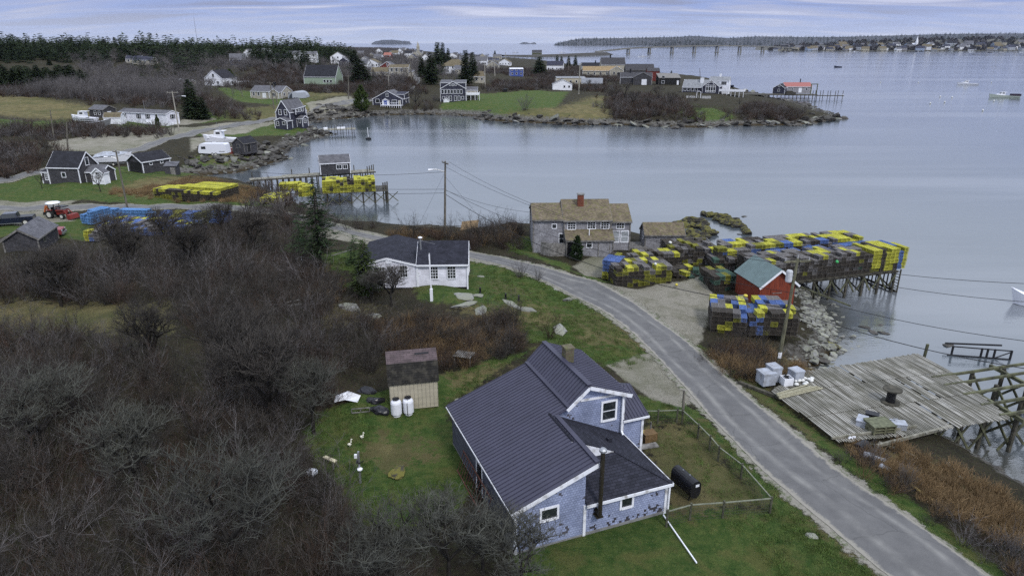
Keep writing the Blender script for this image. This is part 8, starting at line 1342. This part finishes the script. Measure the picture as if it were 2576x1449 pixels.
# bridge
CON = mat('bridge_concrete', (.20,.195,.18), col2=(.13,.125,.115), scale=.05); br = thing('bridge', 'long low concrete road bridge arching across the channel', 'bridge', (*at(1580, 135, 0), 0))
o_ = Vector(br.location); PX_ = [1580, 1633, 1690, 1746, 1803, 1860, 1918, 1975]; WYp = [135.5, 135.2, 134.6, 134, 133.3, 132.6, 131.6, 129.5]; TYp = [122, 119.2, 117.2, 115.6, 115.2, 116.0, 117.4, 119.6]
pts = []
for a, b, c in zip(PX_, WYp, TYp): x, y = at(a, b, 0); pts.append(Vector((x, y, zat(y, c))))
x0_, y0_ = at(1496, 131, 0); start = Vector((x0_, y0_+0, 4)); path = [Vector((*at(1500, 137, 0), 6.5))]+pts+[Vector((*at(2010, 128, 0), 4))]
dm, rm_ = MB(), MB()
for a, b in zip(path[:-1], path[1:]):
    a, b = a-o_, b-o_; dm.bar(a-Vector((0, 0, 1.2)), b-Vector((0, 0, 1.2)), 11, 2.2); d = (b-a).normalized(); n_ = Vector((-d.y, d.x, 0))*5.4; rm_.bar(a+n_+Vector((0, 0, .5)), b+n_+Vector((0, 0, .5)), .4, 1.1); rm_.bar(a-n_+Vector((0, 0, .5)), b-n_+Vector((0, 0, .5)), .4, 1.1)
part('deck', dm, CON, br); part('parapet', rm_, CON, br)
for i, p_ in enumerate(pts): q = p_-o_; d = ((path[i+2]-path[i]).normalized()); n_ = Vector((-d.y, d.x, 0))*4.2; part('pier', MB().box(q.x+n_.x-1.7, q.x+n_.x+1.7, q.y+n_.y-1.7, q.y+n_.y+1.7, -6, q.z-2.2).box(q.x-n_.x-1.7, q.x-n_.x+1.7, q.y-n_.y-1.7, q.y-n_.y+1.7, -6, q.z-2.2).box(q.x-6, q.x+6, q.y-4, q.y+4, -3, 1.5).bar(q+n_*1.3-Vector((0, 0, 3.4)), q-n_*1.3-Vector((0, 0, 3.4)), 3.5, 2.4), CON, br)
# causeway of rock
cw_ = MB(); A_ = [(1268, 142), (1330, 143), (1400, 142.5), (1480, 140.5), (1530, 139), (1545, 138)]; top_ = [2.5, 3, 4.2, 5.6, 6.2, .2]; pv_ = None; V = []
for (px_, py_), z in zip(A_, top_):
    x, y = at(px_, py_, 0); w_ = 26 if z > 1 else 4; V += [(x, y, -.5), (x-2, y+w_*.35, z), (x-5, y+w_*.9, z), (x-8, y+w_*1.5, -.5)]
F_ = [(i*4+k, i*4+k+1, i*4+5+k, i*4+4+k) for i in range(5) for k in range(3)]; cw_.add(V, F_); co = part('causeway', cw_, RKD, None); co['kind'] = 'structure'
wh2 = thing('wharf', 'long low timber wharf running left from the mossy warehouse', 'wharf', (*at(1290, 148.5, 0), 0)); o_ = Vector(wh2.location); a, b = Vector((*at(1225, 150.5, 0), 2.6)), Vector((*at(1405, 145.5, 0), 2.6)); part('deck', MB().bar(a-o_, b-o_, 7, .6), PW, wh2)
for k in range(18): q = a.lerp(b, k/17)-o_; part('post', MB().tube([(q.x, q.y-3, -4), (q.x, q.y-3, q.z-.3)], .4, 5), PW, wh2)

# thin sea haze: one closed box round everything, the sky outside it
hz_ = MB().box(-9000, 17000, -400, 17000, -5, 330); ho = part('haze', hz_, None); ho['kind'] = 'stuff'; ho['label'] = 'thin bluish sea haze over the far shores'
hm = bpy.data.materials.new('haze'); hm.use_nodes = True; hm.node_tree.nodes.clear(); o1 = hm.node_tree.nodes.new('ShaderNodeOutputMaterial'); v1_ = hm.node_tree.nodes.new('ShaderNodeVolumePrincipled'); v1_.inputs['Color'].default_value = (.62, .70, .95, 1); v1_.inputs['Density'].default_value = 1.4e-5; v1_.inputs['Anisotropy'].default_value = .2; hm.node_tree.links.new(v1_.outputs[0], o1.inputs['Volume']); ho.data.materials.clear(); ho.data.materials.append(hm)
for o_ in list(C.objects):
    if o_.parent is None and o_.type == 'EMPTY' and o_.get('category') in ('house', 'shed', 'barn', 'garage', 'cottage', 'boathouse', 'mobile home', 'church', 'outbuilding', 'workshop', 'camper', 'shelter', 'pickup truck', 'tractor', 'trailer', 'boat'):
        q = np.array([v.co[:2] for c_ in o_.children if c_.type == 'MESH' and c_.name.split('.')[0] in ('wall', 'body', 'hull', 'cover', 'deck') for v in c_.data.vertices])
        if len(q): m_ = 1.2+.004*math.hypot(o_.location.x, o_.location.y); AVOID.append((o_.location.x, o_.location.y, math.cos(o_.rotation_euler.z), math.sin(o_.rotation_euler.z), q[:, 0].min()-m_, q[:, 0].max()+m_, q[:, 1].min()-m_*6, q[:, 1].max()+m_))
CLEAR = [(-100,790),(60,770),(300,780),(440,800),(520,900),(560,960),(500,1000),(330,900),(200,860),(60,850),(-100,850)]
THK = [[(-500,1700),(-500,760),(0,700),(110,665),(270,640),(400,600),(520,560),(640,545),(740,560),(800,640),(800,700),(870,760),(960,860),(960,990),(860,1030),(800,1080),(790,1180),(850,1270),(900,1330),(1000,1420),(1100,1500),(900,1700)]]
P = fill(THK, .95, rv, 3.9, holes=[CLEAR]); k = (rv.random(len(P)) < np.clip(2.6-np.hypot(P[:, 0], P[:, 1])/45, .45, 1)); P = P[k]
spread('thicket', B_DARK, P, rv, .55, 1.25, 'dense tangle of bare grey and red brown shrubs filling the left foreground', 'thicket')
BR = [[(880,770),(960,800),(1060,800),(1200,835),(1300,815),(1310,900),(1200,930),(1100,950),(1090,880),(970,860)],[(1770,885),(1830,850),(1930,850),(1965,900),(1960,945),(1860,930)],
      [(690,640),(800,700),(900,760),(880,840),(780,800)],[(960,840),(1090,860),(1090,900),(990,930)],[(1250,1400),(1290,1360),(1420,1400),(1390,1449),(1250,1480)]]
P = fill(BR, 2.6, rv, 3.6); spread('brush', B_RED+[B_RED[3], B_RED[4], B_DARK[0]], P, rv, .5, 1.15, 'low red brown brambles and dry canes around the lawns and along the bank', 'brush')
P = fill([[(2100,1135),(2180,1150),(2260,1180),(2380,1260),(2600,1400),(2650,1500),(2560,1455),(2400,1345),(2280,1260)]], 1.5, rv, 3.3); spread('bank_brush', [bush(480, 26, 1.5, .55, 9, .010, TWGREY), bush(481, 26, 1.3, .6, 8, .010, BARK), bush(482, 26, 1.2, .6, 6, .010, STRAW), B_RED[0]], P, rv, .5, 1.1, 'tangle of grey and tan bare shrubs on the bank between road and shore', 'brush')
SHB = [[(985,596),(1100,600),(1190,600),(1280,580),(1338,585),(1338,622),(1290,632),(1270,600),(1180,628),(1080,612),(990,606)],[(1180,600),(1270,575),(1275,625),(1190,630)],[(860,566),(960,590),(900,585)]]
P = fill(SHB, 1.3, rv, 3.2, minsea=.1); spread('shore_brush', B_RED+B_DARK[:2], P, rv, .7, 1.35, 'bare hedge of shrubs and tan canes along the shore beyond the white cottage', 'brush')
GRS = [[(2240,1115),(2400,1160),(2600,1250),(2620,1330),(2420,1260),(2250,1180)],[(1775,880),(1930,860),(1960,940),(1900,960),(1800,900)],[(2130,1110),(2300,1160),(2576,1290),(2640,1400),(2400,1290),(2200,1180)],[(370,470),(520,445),(640,468),(720,500),(560,505),(430,500),(290,492)],[(1900,940),(2020,900),(2060,935),(1980,950)],
       [(770,770),(1000,790),(1240,830),(1290,880),(1100,950),(950,860)],[(985,590),(1180,596),(1180,606),(1000,604)]]
P = fill(GRS, 4.5, rv, 3.2); P = P[rv.random(len(P)) < np.clip(60/np.hypot(P[:, 0], P[:, 1]), .2, 1)]; spread('dry_grass', STR, P, rv, .6, 1.3, 'tufts of straw coloured dry grass on banks and among the brush', 'grass')
MID = [[(-300,250),(0,238),(200,232),(400,236),(520,262),(460,282),(300,276),(250,266),(-300,262)],[(560,235),(700,205),(880,205),(900,240),(780,240),(700,236)],[(150,318),(420,322),(420,335),(180,340)],[(-300,405),(-100,372),(110,366),(150,392),(60,432),(-100,450),(-300,470)],[(780,290),(860,276),(1000,276),(960,288),(840,296)],
       [(520,262),(640,285),(600,296),(500,284)],[(1530,236),(1700,244),(1760,290),(1900,262),(2040,280),(2080,294),(1950,305),(1800,300),(1700,304),(1540,300)],[(1880,250),(2000,262),(2060,290),(1900,300)],[(1230,215),(1400,205),(1530,215),(1520,232),(1400,222),(1230,228)],[(1040,262),(1095,245),(1100,272),(1040,278)],
       [(0,325),(200,322),(260,316),(240,335),(120,352),(0,350)],[(880,205),(1000,200),(1050,235),(1000,242),(900,248)],[(1480,172),(1560,205),(1480,208),(1360,200),(1250,196),(1240,186),(1370,180)],[(670,440),(760,500),(830,540),(840,570),(700,530),(640,500)]]
P = fill(MID, .26, rv, 5.0, minsea=2.0); spread('scrub', B_FAR, P, rv, .7, 1.5, 'brown leafless scrub across the fields and the point beyond the cove', 'scrub')
P = fill([[(70,262),(200,236),(430,236),(500,262),(460,272),(250,268)]], .5, rv, 5.0); spread('pole_thicket', [bush(470+i, 8, 5.5, .12, 6, .035, TWGREY, upw=1.6) for i in range(2)], P, rv, .7, 1.1, 'pale band of tall straight grey saplings behind the mobile home', 'saplings', tilt=.04)
WOOD = [[(-600,200),(-300,172),(0,160),(300,150),(520,150),(700,152),(860,140),(930,160),(900,200),(760,205),(600,195),(560,228),(200,228),(-300,232)],[(900,128),(1010,128),(1040,150),(1180,140),(1230,150),(1240,180),(1150,200),(1060,200),(1000,215),(900,205)]]
P = fill(WOOD, .06, rv, 9.0, minsea=8, holes=[[(-100,164),(200,166),(250,232),(-100,238)]]); P = P[(rv.random(len(P)) < .45) | (P[:, 0] < -150)]; spread('bare_woodland', T_FAR, P, rv, .5, 1.0, 'grey haze of leafless trees on the slope below the spruce forest', 'woodland')
# far forest: individual spruces nearest, the mass behind as one
S_FAR = [spruce(80+i, h=12, w=3.3, whorls=12, per=7, tufts=4, m=NEEDD, size=1.6, irr=.4, bare=.06, top=.8+.15*i) for i in range(3)]
S_FARJ = []
for a_, b_ in S_FAR: S_FARJ.append(b_)
FOR = [[(-900,156),(-300,156),(0,152),(200,150),(400,156),(560,150),(700,152),(780,150),(860,141),(865,131),(700,131),(400,131),(0,131),(-900,131)]]
P = fill(FOR, .045, rv, 18.0, minsea=5); 
P = P[rv.random(len(P)) < .6+.4*np.sin(P[:, 0]*.05)*np.sin(P[:, 0]*.021+2)]; spread('spruce_forest', S_FARJ, P, rv, .55, 1.3, 'dark wall of spruce forest along the skyline at upper left', 'forest', tilt=.03)

# short grass tufts so that near lawns are not a bare sheet
GRN = mat('grass_blades', (.050, .105, .018), col2=(.10, .115, .035), scale=.35, rnd=.45); GT_ = []
for i in range(3):
    r_ = np.random.default_rng(500+i); V = []
    for _ in range(60):
        a = r_.random()*6.283; o = np.array([math.cos(a), math.sin(a), 0])*r_.random()**.5*.32; h_ = .05+.09*r_.random(); ln = r_.normal(0, .04, 2); sd_ = np.array([math.cos(a+1.3), math.sin(a+1.3), 0])*.011; t_ = o+np.array([ln[0], ln[1], h_]); V += [o-sd_, o+sd_, t_+sd_*.3, t_-sd_*.3]
    GT_.append(quadmesh('turf_tuft', V, np.arange(len(V)).reshape(-1, 4), GRN))
P = fill([LAWN[0], LAWN[1], LAWN[2], LAWN[3], LAWN[4], LAWN[5], LAWN[14], LAWN[16]], 5.5, rv, 3.5)
P = np.concatenate([P, fill([TAN[3]], 2.2, rv, 3.5)])
RE = np.array([tuple(g(*p_)[:2]) for p_ in RL[:20]]+[tuple(g(*p_)[:2]) for p_ in RR[:20]][::-1]); P = P[sdist(P[:, 0], P[:, 1], RE) < -.15]
P = P[rv.random(len(P)) < np.clip(55/np.hypot(P[:, 0], P[:, 1]), .1, 1)]; P[:, 2] += .07; spread('lawn_grass', GT_, P, rv, .6, 1.3, 'short green and yellowing grass of the lawns and verges', 'grass', tilt=.08)
print('objects', len(bpy.data.objects))
